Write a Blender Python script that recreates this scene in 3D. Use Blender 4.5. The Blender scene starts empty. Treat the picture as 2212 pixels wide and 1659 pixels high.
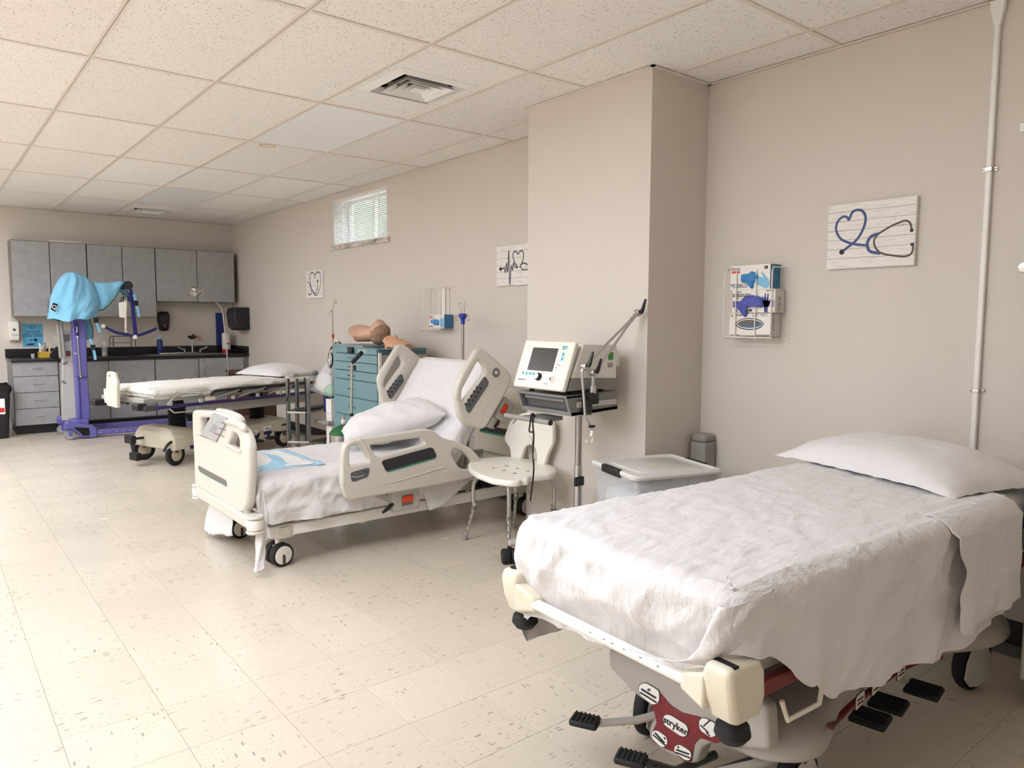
import bpy, bmesh, math, random
from mathutils import Vector, Matrix, noise
import numpy as np

sc = bpy.context.scene
COL = sc.collection
random.seed(4)

# ------------------------------------------------------------------ camera
FOC, YAW, PITCH, ROLL, CZ = 1592.69, 0.67935, -0.0869354, 0.0042733, 1.334
_f = Vector((math.sin(YAW) * math.cos(PITCH), math.cos(YAW) * math.cos(PITCH), math.sin(PITCH)))
_r0 = Vector((math.cos(YAW), -math.sin(YAW), 0)); _u0 = _r0.cross(_f)
_r = _r0 * math.cos(ROLL) + _u0 * math.sin(ROLL); _u = _u0 * math.cos(ROLL) - _r0 * math.sin(ROLL)
EYE = Vector((0, 0, CZ))
cam_d = bpy.data.cameras.new('camera'); cam = bpy.data.objects.new('camera', cam_d); COL.objects.link(cam)
cam_d.sensor_width = 36; cam_d.lens = FOC / 2212 * 36; cam_d.clip_start = 0.02
cam.matrix_world = Matrix(((_r.x, _u.x, -_f.x, 0), (_r.y, _u.y, -_f.y, 0), (_r.z, _u.z, -_f.z, CZ), (0, 0, 0, 1)))
sc.camera = cam

# ------------------------------------------------------------------ world and exposure
sc.view_settings.view_transform = 'Standard'; sc.view_settings.look = 'None'
sc.view_settings.exposure = 0.24; sc.view_settings.gamma = 1; sc.view_settings.use_curve_mapping = False
w = bpy.data.worlds.new('sky'); sc.world = w; w.use_nodes = True
_bg = w.node_tree.nodes['Background']; _bg.inputs[0].default_value = (0.80, 0.90, 1.0, 1); _bg.inputs[1].default_value = 10.0
LAMP = 17.0          # strength of the lit ceiling panels
LAMP_COL = (0.945, 1.0, 1.095)
sc.cycles.use_denoising = True
sc.cycles.max_bounces = 10; sc.cycles.diffuse_bounces = 6; sc.cycles.transparent_max_bounces = 12
sc.cycles.sample_clamp_indirect = 6.0

# ------------------------------------------------------------------ pixel -> point
def ray(x, y): return _f + _r * ((x - 1106) / FOC) - _u * ((y - 829.5) / FOC)
def onX(x, y, X): d = ray(x, y); return EYE + d * (X / d.x)
def onY(x, y, Y): d = ray(x, y); return EYE + d * (Y / d.y)
def onZ(x, y, Z): d = ray(x, y); return EYE + d * ((Z - CZ) / d.z)
def to_px(p):
    d = Vector(p) - EYE; k = d.dot(_f)
    return (1106 + FOC * d.dot(_r) / k, 829.5 - FOC * d.dot(_u) / k, k)
def crop(x0, y0, s): return lambda x, y: (x0 + x / s, y0 + y / s)
c1 = crop(0, 480, 3.457); c2 = crop(200, 700, 3.814); c3 = crop(400, 720, 2.989); c4 = crop(980, 620, 2.676)
c5 = crop(1080, 1200, 3.568); c6 = crop(1600, 1200, 3.614); c8 = crop(640, 560, 4.148)
cl = crop(0, 660, 5.529); cv = crop(1100, 730, 8.508)

# ------------------------------------------------------------------ materials
def lin(c):
    c = c / 255.0
    return c / 12.92 if c <= 0.04045 else ((c + 0.055) / 1.055) ** 2.4
def rgb(h):
    if isinstance(h, str): h = tuple(int(h[i:i + 2], 16) for i in (0, 2, 4))
    return (lin(h[0]), lin(h[1]), lin(h[2]), 1)
class NT:
    def __init__(s, m): s.m = m; s.t = m.node_tree; s.b = s.t.nodes['Principled BSDF']
    def n(s, kind, **kw):
        o = s.t.nodes.new(kind)
        for k, v in kw.items(): setattr(o, k, v)
        return o
    def l(s, a, b): s.t.links.new(a, b)
    def math(s, op, a, b=None, clamp=False):
        o = s.n('ShaderNodeMath', operation=op, use_clamp=clamp)
        for i, v in enumerate((a, b)):
            if v is None: continue
            if isinstance(v, (int, float)): o.inputs[i].default_value = v
            else: s.l(v, o.inputs[i])
        return o.outputs[0]
    def mix(s, fac, a, b, mode='MIX'):
        o = s.n('ShaderNodeMix', data_type='RGBA', blend_type=mode)
        for i, v in ((0, fac), (6, a), (7, b)):
            if isinstance(v, (int, float)): o.inputs[i].default_value = v
            elif isinstance(v, tuple): o.inputs[i].default_value = v
            else: s.l(v, o.inputs[i])
        return o.outputs[2]
    def ramp(s, fac, stops):
        o = s.n('ShaderNodeValToRGB'); e = o.color_ramp.elements
        while len(e) < len(stops): e.new(0.5)
        for q, (p_, c_) in zip(e, stops): q.position = p_; q.color = c_ if isinstance(c_, tuple) else (c_, c_, c_, 1)
        s.l(fac, o.inputs[0]); return o.outputs[0]
    def noise(s, vec, scale, detail=3, rough=.5):
        o = s.n('ShaderNodeTexNoise'); o.inputs['Scale'].default_value = scale; o.inputs['Detail'].default_value = detail
        o.inputs['Roughness'].default_value = rough
        if vec is not None: s.l(vec, o.inputs['Vector'])
        return o.outputs['Fac']
    def bump(s, h, strength, dist=0.01):
        o = s.n('ShaderNodeBump'); o.inputs['Strength'].default_value = strength; o.inputs['Distance'].default_value = dist
        s.l(h, o.inputs['Height']); s.l(o.outputs[0], s.b.inputs['Normal']); return o
    def pos(s): return s.n('ShaderNodeNewGeometry').outputs['Position']
    def obj(s): return s.n('ShaderNodeTexCoord').outputs['Object']
    def mapping(s, vec, scale=(1, 1, 1), rot=(0, 0, 0), loc=(0, 0, 0)):
        o = s.n('ShaderNodeMapping'); o.inputs['Scale'].default_value = scale; o.inputs['Rotation'].default_value = rot
        o.inputs['Location'].default_value = loc; s.l(vec, o.inputs['Vector']); return o.outputs[0]
M = {}
def mat(name, color, rough=.5, metal=0., var=.05, scale=9., bump=0., bscale=120., spec=.5, coat=0., trans=0., emit=None, estr=0., alpha=1., sheen=0.):
    m = bpy.data.materials.new(name); m.use_nodes = True; k = NT(m); b = k.b
    c = rgb(color); v = k.obj()
    if var > 0:
        f = k.noise(v, scale, 3)
        lo = tuple(max(0, q * (1 - var)) for q in c[:3]) + (1,); hi = tuple(min(1, q * (1 + var)) for q in c[:3]) + (1,)
        k.l(k.mix(f, lo, hi), b.inputs['Base Color'])
    else: b.inputs['Base Color'].default_value = c
    b.inputs['Roughness'].default_value = rough; b.inputs['Metallic'].default_value = metal
    b.inputs['Specular IOR Level'].default_value = spec
    b.inputs['Coat Weight'].default_value = coat; b.inputs['Transmission Weight'].default_value = trans; b.inputs['Alpha'].default_value = alpha
    b.inputs['Sheen Weight'].default_value = sheen
    if bump > 0: k.bump(k.noise(v, bscale, 4), bump, .002)
    if emit: b.inputs['Emission Color'].default_value = rgb(emit); b.inputs['Emission Strength'].default_value = estr
    M[name] = m; return m

# ------------------------------------------------------------------ geometry helpers
def V(*a): return Vector(a)
class MB:
    def __init__(s): s.v = []; s.f = []
    def add(s, vs, fs):
        o = len(s.v); s.v += [Vector(q) for q in vs]; s.f += [tuple(i + o for i in q) for q in fs]; return s
    def box(s, x0, x1, y0, y1, z0, z1, rot=None, about=None):
        vs = [V(x, y, z) for z in (z0, z1) for y in (y0, y1) for x in (x0, x1)]
        if rot is not None:
            c = Vector(about) if about else V((x0 + x1) / 2, (y0 + y1) / 2, (z0 + z1) / 2)
            vs = [rot @ (q - c) + c for q in vs]
        return s.add(vs, [(0, 2, 3, 1), (4, 5, 7, 6), (0, 1, 5, 4), (2, 6, 7, 3), (0, 4, 6, 2), (1, 3, 7, 5)])
    def cbox(s, c, size, rot=None):
        h = [q / 2 for q in size]
        return s.box(c[0] - h[0], c[0] + h[0], c[1] - h[1], c[1] + h[1], c[2] - h[2], c[2] + h[2], rot)
    def hexa(s, bottom, top):        # two quads of four points
        return s.add(list(bottom) + list(top), [(3, 2, 1, 0), (4, 5, 6, 7)] + [(i, (i + 1) % 4, (i + 1) % 4 + 4, i + 4) for i in range(4)])
    def tube(s, pts, r, n=8, closed=False, caps=True, flat=None):
        pts = [Vector(p) for p in pts]; m = len(pts); rs = r if isinstance(r, (list, tuple)) else [r] * m
        rings = []; up = None
        for i, p in enumerate(pts):
            if closed: t = (pts[(i + 1) % m] - pts[i - 1])
            else: t = pts[min(i + 1, m - 1)] - pts[max(i - 1, 0)]
            if t.length < 1e-9: t = V(0, 0, 1)
            t.normalize()
            if up is None:
                up = t.orthogonal().normalized()
                if flat is not None: up = (Vector(flat) - t * Vector(flat).dot(t)).normalized()
            up = (up - t * up.dot(t));
            up = up.normalized() if up.length > 1e-6 else t.orthogonal().normalized()
            b = t.cross(up)
            rings.append([p + (up * math.cos(a) + b * math.sin(a)) * rs[i] for a in (2 * math.pi * j / n for j in range(n))])
        vs = [q for rg in rings for q in rg]; fs = []
        for i in range(m if closed else m - 1):
            a, b_ = i * n, ((i + 1) % m) * n
            fs += [(a + j, a + (j + 1) % n, b_ + (j + 1) % n, b_ + j) for j in range(n)]
        if caps and not closed: fs += [tuple(range(n))[::-1], tuple(range((m - 1) * n, m * n))]
        return s.add(vs, fs)
    def cyl(s, p0, p1, r, r1=None, n=16): return s.tube([p0, p1], [r, r if r1 is None else r1], n)
    def lathe(s, prof, o=(0, 0, 0), axis=(0, 0, 1), n=20, arc=None):
        o = Vector(o); ax = Vector(axis).normalized(); e = ax.orthogonal().normalized(); g = ax.cross(e)
        vs = [o + ax * z + (e * math.cos(a) + g * math.sin(a)) * r for r, z in prof for a in (2 * math.pi * j / n for j in range(n))]
        fs = []
        for i in range(len(prof) - 1):
            fs += [(i * n + j, i * n + (j + 1) % n, (i + 1) * n + (j + 1) % n, (i + 1) * n + j) for j in range(n)]
        if prof[0][0] > 1e-6: fs.append(tuple(range(n))[::-1])
        if prof[-1][0] > 1e-6: fs.append(tuple(range((len(prof) - 1) * n, len(prof) * n)))
        return s.add(vs, fs)
    def prism(s, outline, off):
        n = len(outline); a = [Vector(p) for p in outline]; off = Vector(off)
        return s.add(a + [p + off for p in a], [tuple(range(n)), tuple(range(2 * n - 1, n - 1, -1))] + [(i, i + n, (i + 1) % n + n, (i + 1) % n) for i in range(n)])
    def loft(s, rings, closed=True, caps=True):
        n = len(rings[0]); vs = [q for r in rings for q in r]; fs = []
        for i in range(len(rings) - 1):
            fs += [(i * n + j, i * n + (j + 1) % n, (i + 1) * n + (j + 1) % n, (i + 1) * n + j) for j in range(n if closed else n - 1)]
        if caps and closed: fs += [tuple(range(n))[::-1], tuple(range((len(rings) - 1) * n, len(rings) * n))]
        return s.add(vs, fs)
    def grid(s, fn, nu, nv):
        vs = [fn(i / nu, j / nv) for j in range(nv + 1) for i in range(nu + 1)]; k = nu + 1
        return s.add(vs, [(j * k + i, j * k + i + 1, (j + 1) * k + i + 1, (j + 1) * k + i) for j in range(nv) for i in range(nu)])
    def sphere(s, c, r, n=16, m=10, scale=(1, 1, 1), fn=None):
        c = Vector(c); vs = []; fs = []
        for i in range(m + 1):
            th = math.pi * i / m
            for j in range(n):
                ph = 2 * math.pi * j / n
                d = V(math.sin(th) * math.cos(ph), math.sin(th) * math.sin(ph), math.cos(th))
                q = V(d.x * r * scale[0], d.y * r * scale[1], d.z * r * scale[2])
                if fn: q = fn(d, q)
                vs.append(c + q)
        for i in range(m): fs += [(i * n + j, (i + 1) * n + j, (i + 1) * n + (j + 1) % n, i * n + (j + 1) % n) for j in range(n)]
        return s.add(vs, fs)
    def xf(s, mtx): s.v = [mtx @ q for q in s.v]; return s
    def build(s, name, m, parent=None, world=False, smooth=35, bevel=0, seg=2, solid=0, sub=0, weld=False):
        me = bpy.data.meshes.new(name)
        vs = s.v
        if world and parent is not None:
            inv = parent_mw(parent).inverted(); vs = [inv @ q for q in vs]
        me.from_pydata([tuple(q) for q in vs], [], s.f)
        bm = bmesh.new(); bm.from_mesh(me)
        if weld: bmesh.ops.remove_doubles(bm, verts=bm.verts, dist=1e-5)
        bmesh.ops.recalc_face_normals(bm, faces=bm.faces); bm.to_mesh(me); bm.free()
        return finish(name, me, m, parent, smooth, bevel, seg, solid, sub)
def parent_mw(p):
    m = p.matrix_basis.copy()
    while p.parent: p = p.parent; m = p.matrix_basis @ m
    return m
def finish(name, me, m, parent=None, smooth=35, bevel=0, seg=2, solid=0, sub=0):
    if m is not None: me.materials.append(M[m] if isinstance(m, str) else m)
    if smooth:
        me.polygons.foreach_set('use_smooth', [True] * len(me.polygons)); me.set_sharp_from_angle(angle=math.radians(smooth))
    o = bpy.data.objects.new(name, me); COL.objects.link(o)
    if parent is not None: o.parent = parent
    if solid: q = o.modifiers.new('solid', 'SOLIDIFY'); q.thickness = solid; q.offset = 0
    if bevel: q = o.modifiers.new('bevel', 'BEVEL'); q.width = bevel; q.segments = seg; q.limit_method = 'ANGLE'; q.angle_limit = math.radians(40); q.harden_normals = False
    if sub: q = o.modifiers.new('sub', 'SUBSURF'); q.levels = sub; q.render_levels = sub
    return o
def rnd(pts, r, n=4):
    """2-D polygon with rounded corners (r: one radius or one per corner)."""
    out = []; m = len(pts); rs = r if isinstance(r, (list, tuple)) else [r] * m
    for i in range(m):
        p = Vector(pts[i][:2]); a = Vector(pts[i - 1][:2]) - p; b = Vector(pts[(i + 1) % m][:2]) - p
        la, lb = a.length, b.length
        if la < 1e-9 or lb < 1e-9: continue
        k = min(rs[i], la * .48, lb * .48)
        if k < 1e-5: out.append(p); continue
        s, e = p + a / la * k, p + b / lb * k
        for j in range(n + 1):
            t = j / n; out.append(s * (1 - t) ** 2 + p * 2 * t * (1 - t) + e * t * t)
    return out
def plate(name, outer, holes, o, ax, ay, thick, m, parent=None, bevel=.004, bres=2, world=False, smooth=40):
    """A plate with holes: 2-D outlines in the frame (o, ax, ay), thickness centred on the frame, edges rounded."""
    cu = bpy.data.curves.new(name, 'CURVE'); cu.dimensions = '2D'; cu.fill_mode = 'BOTH'
    bevel = min(bevel, thick / 2)
    cu.extrude = max(thick / 2 - bevel, 0); cu.bevel_depth = bevel; cu.bevel_resolution = bres; cu.offset = -bevel
    for pl in [outer] + list(holes):
        sp = cu.splines.new('POLY'); sp.points.add(len(pl) - 1); sp.use_cyclic_u = True
        for q, p_ in zip(sp.points, pl): q.co = (p_[0], p_[1], 0, 1)
    ob = bpy.data.objects.new('tmp', cu); COL.objects.link(ob)
    dg = bpy.context.evaluated_depsgraph_get(); dg.update()
    me = bpy.data.meshes.new_from_object(ob.evaluated_get(dg)); bpy.data.objects.remove(ob); bpy.data.curves.remove(cu)
    ax = Vector(ax).normalized(); ay = Vector(ay).normalized(); az = ax.cross(ay); o = Vector(o)
    mx = Matrix(((ax.x, ay.x, az.x, o.x), (ax.y, ay.y, az.y, o.y), (ax.z, ay.z, az.z, o.z), (0, 0, 0, 1)))
    if world and parent is not None: mx = parent_mw(parent).inverted() @ mx
    me.transform(mx); me.materials.clear()
    return finish(name, me, m, parent, smooth)
def text(name, s, size, o, ax, ay, m, parent=None, depth=.0004, align='CENTER', world=False, sx=1., shear=0., bold=0.):
    cu = bpy.data.curves.new(name, 'FONT'); cu.body = s; cu.size = size; cu.align_x = align; cu.align_y = 'CENTER'; cu.extrude = depth; cu.shear = shear
    cu.offset = bold; cu.resolution_u = 2
    ob = bpy.data.objects.new('tmp', cu); COL.objects.link(ob)
    dg = bpy.context.evaluated_depsgraph_get(); dg.update()
    me = bpy.data.meshes.new_from_object(ob.evaluated_get(dg)); bpy.data.objects.remove(ob); bpy.data.curves.remove(cu)
    ax = Vector(ax).normalized(); ay = Vector(ay); ay = (ay - ax * ay.dot(ax)).normalized(); az = ax.cross(ay); o = Vector(o); ax = ax * sx
    mx = Matrix(((ax.x, ay.x, az.x, o.x), (ax.y, ay.y, az.y, o.y), (ax.z, ay.z, az.z, o.z), (0, 0, 0, 1)))
    if world and parent is not None: mx = parent_mw(parent).inverted() @ mx
    me.transform(mx); me.materials.clear()
    return finish(name, me, m, parent, 0)
def thing(name, label, cat, loc=(0, 0, 0), rz=0., group=None):
    o = bpy.data.objects.new(name, None); COL.objects.link(o); o.empty_display_size = .1
    o.location = loc; o.rotation_euler = (0, 0, math.radians(rz)); return tag(o, label, cat, group)
def tag(o, label, cat, group=None):
    o['label'] = label; o['category'] = cat
    if group: o['group'] = group
    return o
def struct(o, label=None):
    o['kind'] = 'structure'
    if label: o['label'] = label
    return o
def dup(o, parent=None):
    c = o.copy(); COL.objects.link(c); c.parent = parent
    for ch in list(o.children): dup(ch, c)
    return c
def catmull(pts, k=6, closed=False):
    P = [Vector(p) for p in pts]; n = len(P); out = []
    for i in range(n if closed else n - 1):
        if closed: a, b, c, d = P[i - 1], P[i], P[(i + 1) % n], P[(i + 2) % n]
        else: a, b, c, d = P[max(i - 1, 0)], P[i], P[i + 1], P[min(i + 2, n - 1)]
        for j in range(k):
            t = j / k; out.append(.5 * ((2 * b) + (c - a) * t + (2 * a - 5 * b + 4 * c - d) * t * t + (3 * b - a - 3 * c + d) * t ** 3))
    if not closed: out.append(P[-1])
    return out
def circ(cx, cy, r, n=20, ry=None): return [Vector((cx + r * math.cos(2 * math.pi * i / n), cy + (ry or r) * math.sin(2 * math.pi * i / n))) for i in range(n)]
def rrect(x0, x1, y0, y1, r, n=4): return rnd([(x0, y0), (x1, y0), (x1, y1), (x0, y1)], r, n)
def caster(parent, at, r, w, mt, mh, yaw=0., fork=None, twin=False, hub='wheel_hub', top=None, hr=.66):
    """A caster (wheel part with hub sub-part) under a thing, local coordinates; at = floor point."""
    x, y = at; a = math.radians(yaw); ax = V(-math.sin(a), math.cos(a), 0); c = V(x, y, r); wh = None
    prof = lambda s: [(r * hr * .95, -s), (r * .95, -s), (r, -s * .55), (r, s * .55), (r * .95, s), (r * hr * .95, s)]
    offs = (-w * .55, w * .55) if twin else (0,)
    for q in offs:
        hw = w * .42 if twin else w / 2
        wh = MB().lathe(prof(hw), c + ax * q, ax, 28).build('wheel', mt, parent)
        MB().lathe([(0.001, -hw * 1.06), (r * hr * .86, -hw * 1.06), (r * hr, -hw * .9), (r * hr, hw * .9), (r * hr * .86, hw * 1.06), (0.001, hw * 1.06)], c + ax * q, ax, 24).build(hub, mh, wh)
    if fork:
        t = top or r * 2.3; k = V(math.cos(a), math.sin(a), 0)
        f = MB()
        if twin: f.cbox((x, y, r * 1.15), (r * 1.0, w * .22, r * 1.3), Matrix.Rotation(a, 3, 'Z'))
        else:
            for sgn in (-1, 1):
                b = c + ax * sgn * (w * .62)
                f.prism([b + k * r * .3 + V(0, 0, -r * .2), b - k * r * .3 + V(0, 0, -r * .2), b - k * r * .45 + V(0, 0, r * 1.12), b + k * r * .45 + V(0, 0, r * 1.12)], ax * sgn * .006)
            f.cbox((x, y, r * 1.15), (r * .9, w * 1.3, .014), Matrix.Rotation(a, 3, 'Z'))
        f.cyl(V(x, y, r * 1.1), V(x, y, t), r * .28)
        f.build('caster_fork', fork, parent, bevel=.002)
    return wh
# ------------------------------------------------------------------ materials used across the room
def m_wall():
    m = bpy.data.materials.new('wall_paint'); m.use_nodes = True; k = NT(m); p = k.pos()
    k.l(k.mix(k.noise(p, .8, 3), rgb((211, 203, 194)), rgb((216, 208, 199))), k.b.inputs['Base Color'])
    k.b.inputs['Roughness'].default_value = .55; k.b.inputs['Specular IOR Level'].default_value = .3
    h = k.math('ADD', k.noise(k.mapping(p, (900, 900, 120)), 1, 2), k.noise(k.mapping(p, (120, 120, 900)), 1, 2))
    k.bump(h, .12, .001); M['wall'] = m
m_wall()
def m_floor():
    m = bpy.data.materials.new('vinyl_tile'); m.use_nodes = True; k = NT(m); p = k.pos()
    oi = k.n('ShaderNodeObjectInfo')
    ang = k.math('MULTIPLY', k.math('GREATER_THAN', oi.outputs['Random'], .8), math.pi / 2)
    ang = k.math('ADD', ang, k.math('MULTIPLY', k.math('SUBTRACT', oi.outputs['Random'], .5), .25))
    vr = k.n('ShaderNodeVectorRotate', rotation_type='Z_AXIS'); k.l(p, vr.inputs['Vector']); k.l(ang, vr.inputs['Angle'])
    v = vr.outputs[0]
    warp = k.n('ShaderNodeTexNoise'); warp.inputs['Scale'].default_value = 5
    k.l(v, warp.inputs['Vector'])
    def chips(sx, sy, thr, keep):
        mp = k.mapping(v, (sx, sy, 1))
        vo = k.n('ShaderNodeTexVoronoi', feature='F1', voronoi_dimensions='2D'); vo.inputs['Scale'].default_value = 1; k.l(mp, vo.inputs['Vector'])
        sep = k.n('ShaderNodeSeparateColor'); k.l(vo.outputs['Color'], sep.inputs[0])
        near = k.math('LESS_THAN', vo.outputs['Distance'], k.math('MULTIPLY', sep.outputs['Green'], thr))
        return k.math('MULTIPLY', near, k.math('GREATER_THAN', sep.outputs['Red'], keep))
    a = chips(17, 62, .25, .66); b = chips(46, 120, .30, .55)
    dens = k.ramp(k.noise(v, 3.2, 2), [(.38, .15), (.62, 1.)])
    base = k.mix(k.noise(k.mapping(v, (6, 30, 1)), 1, 4, .6), rgb((203, 192, 175)), rgb((211, 200, 184)))
    base = k.mix(k.math('MULTIPLY', k.math('MULTIPLY', b, dens), .42), base, rgb((150, 132, 112)))
    base = k.mix(k.math('MULTIPLY', k.math('MULTIPLY', a, dens), .6), base, rgb((96, 88, 80)))
    tint = k.math('MULTIPLY', k.math('SUBTRACT', oi.outputs['Random'], .5), .07)
    hs = k.n('ShaderNodeHueSaturation'); k.l(base, hs.inputs['Color']); k.l(k.math('ADD', tint, 1.0), hs.inputs['Value'])
    k.l(hs.outputs[0], k.b.inputs['Base Color'])
    k.l(k.ramp(k.noise(p, 2.6, 4), [(.3, .2), (.75, .28)]), k.b.inputs['Roughness'])
    k.b.inputs['Specular IOR Level'].default_value = .45
    k.bump(k.noise(p, 9, 3), .05, .004); M['floor'] = m
m_floor()
def m_ceil():
    m = bpy.data.materials.new('fissured_ceiling_tile'); m.use_nodes = True; k = NT(m); p = k.pos()
    oi = k.n('ShaderNodeObjectInfo')
    mp = k.mapping(p, (95, 42, 1)); wn = k.n('ShaderNodeTexNoise'); wn.inputs['Scale'].default_value = 14; k.l(p, wn.inputs['Vector'])
    add = k.n('ShaderNodeVectorMath', operation='MULTIPLY_ADD'); k.l(wn.outputs['Color'], add.inputs[0]); add.inputs[1].default_value = (5, 2.2, 0); k.l(mp, add.inputs[2])
    vo = k.n('ShaderNodeTexVoronoi', feature='F1', voronoi_dimensions='2D'); vo.inputs['Scale'].default_value = 1; k.l(add.outputs[0], vo.inputs['Vector'])
    sep = k.n('ShaderNodeSeparateColor'); k.l(vo.outputs['Color'], sep.inputs[0])
    fis = k.math('MULTIPLY', k.math('LESS_THAN', vo.outputs['Distance'], k.math('MULTIPLY', sep.outputs['Green'], .27)), k.math('GREATER_THAN', sep.outputs['Red'], .45))
    pin = k.math('LESS_THAN', k.noise(p, 330, 1), .36)
    base = k.mix(oi.outputs['Random'], rgb((237, 232, 227)), rgb((242, 238, 233)))
    base = k.mix(k.math('MULTIPLY', pin, .3), base, rgb((186, 172, 158)))
    base = k.mix(k.math('MULTIPLY', fis, .55), base, rgb((138, 122, 108)))
    k.l(base, k.b.inputs['Base Color']); k.b.inputs['Roughness'].default_value = .95; k.b.inputs['Specular IOR Level'].default_value = .1
    k.bump(k.math('SUBTRACT', k.noise(p, 260, 2), fis), .5, .002); M['ceiling'] = m
m_ceil()
mat('tee', (226, 216, 206), .45, var=.02)
mat('lamp_off', (236, 237, 238), .35, var=.02)
mat('lamp_lit', (255, 255, 255), .5, var=0); _k = NT(M['lamp_lit']); _k.b.inputs['Emission Color'].default_value = LAMP_COL + (1,); _k.b.inputs['Emission Strength'].default_value = LAMP
mat('dark', (8, 8, 9), .9, var=.1)
mat('black_vinyl', (34, 31, 31), .45, var=.1)
mat('black_plastic', (26, 26, 28), .45, var=.1)
mat('black_rubber', (22, 22, 23), .7, var=.15, bump=.15, bscale=300)
mat('white_plastic', (236, 231, 222), .35, var=.02)
mat('bed_plastic', (208, 203, 193), .3, var=.02)
mat('cream_plastic', (222, 215, 196), .32, var=.03)
mat('grey_plastic', (150, 147, 143), .42, var=.03)
mat('light_grey', (190, 187, 182), .4, var=.03)
mat('mid_grey', (118, 116, 114), .45, var=.04)
mat('dark_grey', (70, 69, 71), .45, var=.05)
mat('white_paint', (238, 236, 232), .35, var=.02)
mat('chrome', (200, 198, 195), .18, 1., var=.03)
mat('steel', (176, 174, 172), .32, 1., var=.06, scale=30)
mat('aluminium', (196, 195, 194), .35, .9, var=.04, scale=20)
mat('ink', (32, 34, 42), .6, var=.05)
mat('ink_grey', (105, 104, 108), .6, var=.05)
mat('red', (196, 40, 34), .4, var=.05)
mat('orange_red', (226, 78, 40), .35, var=.03)
mat('green', (30, 140, 110), .45, var=.04)
mat('white_print', (244, 242, 238), .5, var=.02)
def m_cloth(name, col, weave=1400, wr=.35, crease=.0):
    m = bpy.data.materials.new(name); m.use_nodes = True; k = NT(m); p = k.obj()
    k.l(k.mix(k.noise(p, 6, 3), rgb(tuple(c * .975 for c in col)), rgb(col)), k.b.inputs['Base Color'])
    k.b.inputs['Roughness'].default_value = .8; k.b.inputs['Sheen Weight'].default_value = .2; k.b.inputs['Specular IOR Level'].default_value = .25
    r = k.n('ShaderNodeTexNoise'); r.noise_type = 'RIDGED_MULTIFRACTAL'; r.inputs['Scale'].default_value = 7; r.inputs['Detail'].default_value = 3
    k.l(k.mapping(p, (1, .7, 1), (0, 0, .5)), r.inputs['Vector'])
    h = k.math('ADD', k.math('MULTIPLY', k.noise(k.mapping(p, (1, 2.2, 1), (0, 0, .7)), 11, 4, .55), .9), k.math('MULTIPLY', r.outputs['Fac'], .12))
    h = k.math('ADD', h, k.math('MULTIPLY', k.noise(p, weave * .2, 2), .05))
    k.bump(h, wr, .035); M[name] = m
m_cloth('sheet', (225, 223, 224), wr=.5); m_cloth('pillow_cloth', (226, 224, 225), wr=.3); m_cloth('sheet_far', (238, 235, 230))
# ------------------------------------------------------------------ the room
XR, YF, YB, XL, HC = 3.488, 10.60, -2.6, -5.6, 2.628
GX0, GXS, GY0, GYS = 0.1378, 0.6096, 3.067, 1.2259
WIN = [(6.19, 7.33, 2.10, 2.575), (-0.62, 0.52, 2.10, 2.575)]         # openings in the right wall (y0, y1, z0, z1)

# floor: slab and tiles
floor = struct(MB().box(XL - .1, XR + .3, YB - .1, YF + .1, -.12, -.004).build('floor', 'mid_grey', smooth=0), 'cream speckled vinyl tile floor')
TS = .3048; tx0, ty0 = -.012, .197
tile_m = MB(); g = TS / 2 - .0005; e = .0006
tile_m.loft([[V(-g, -g, -.004), V(g, -g, -.004), V(g, g, -.004), V(-g, g, -.004)], [V(-g, -g, -e), V(g, -g, -e), V(g, g, -e), V(-g, g, -e)],
             [V(-g + e, -g + e, 0), V(g - e, -g + e, 0), V(g - e, g - e, 0), V(-g + e, g - e, 0)]])
proto = tile_m.build('floor_tile', 'floor', floor, smooth=0)
cells = []
for i in range(int((XL - tx0) / TS), int((XR - tx0) / TS) + 1):
    for j in range(int((YB - ty0) / TS), int((YF - ty0) / TS) + 1):
        cx, cy = tx0 + (i + .5) * TS, ty0 + (j + .5) * TS
        if cx + TS / 2 > XR + .05 or cy + TS / 2 > YF + .2: continue
        x, y, k = to_px((cx, cy, 0)); vis = k > .3 and -60 < x < 2270 and y < 1760
        cells.append((-(1 / k ** 3) if vis else 1, cx, cy))
cells.sort()
rest = MB()
for n_, (s_, cx, cy) in enumerate(cells):
    if n_ < 290 and s_ < 0:
        t = proto if n_ == 0 else proto.copy()
        if n_: COL.objects.link(t)
        t.location = (cx, cy, 0)
    else: rest.add([q + V(cx, cy, 0) for q in tile_m.v], tile_m.f)
rest.build('floor_tiles_beyond', 'floor', floor, smooth=0)['kind'] = 'stuff'

# walls
def wall_x(x, y0, y1, holes, name, th=.24, lab=None):
    b = MB(); ys = y0
    for (a, c, z0, z1) in sorted(holes):
        b.box(x, x + th, ys, a, 0, HC + .3); b.box(x, x + th, a, c, 0, z0); b.box(x, x + th, a, c, z1, HC + .3); ys = c
    b.box(x, x + th, ys, y1, 0, HC + .3)
    return struct(b.build(name, 'wall', smooth=0), lab)
wall_x(XR, YB, YF + .2, WIN, 'wall_right', lab='long beige painted wall with the pictures and high windows')
struct(MB().box(XL - .2, XR + .24, YF, YF + .2, 0, HC + .3).build('wall_far', 'wall', smooth=0), 'beige end wall behind the grey cabinets')
struct(MB().box(XL - .2, XL, YB - .2, YF + .2, 0, HC + .3).build('wall_left', 'wall', smooth=0))
struct(MB().box(XL - .2, XR + .24, YB - .2, YB, 0, HC + .3).build('wall_back', 'wall', smooth=0))
PX0, PY0, PY1 = 3.012, 2.592, 3.578
struct(MB().box(PX0, XR, PY0, PY1, 0, HC + .02).build('wall_pier', 'wall', smooth=0), 'boxed beige pier jutting from the long wall')
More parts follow.
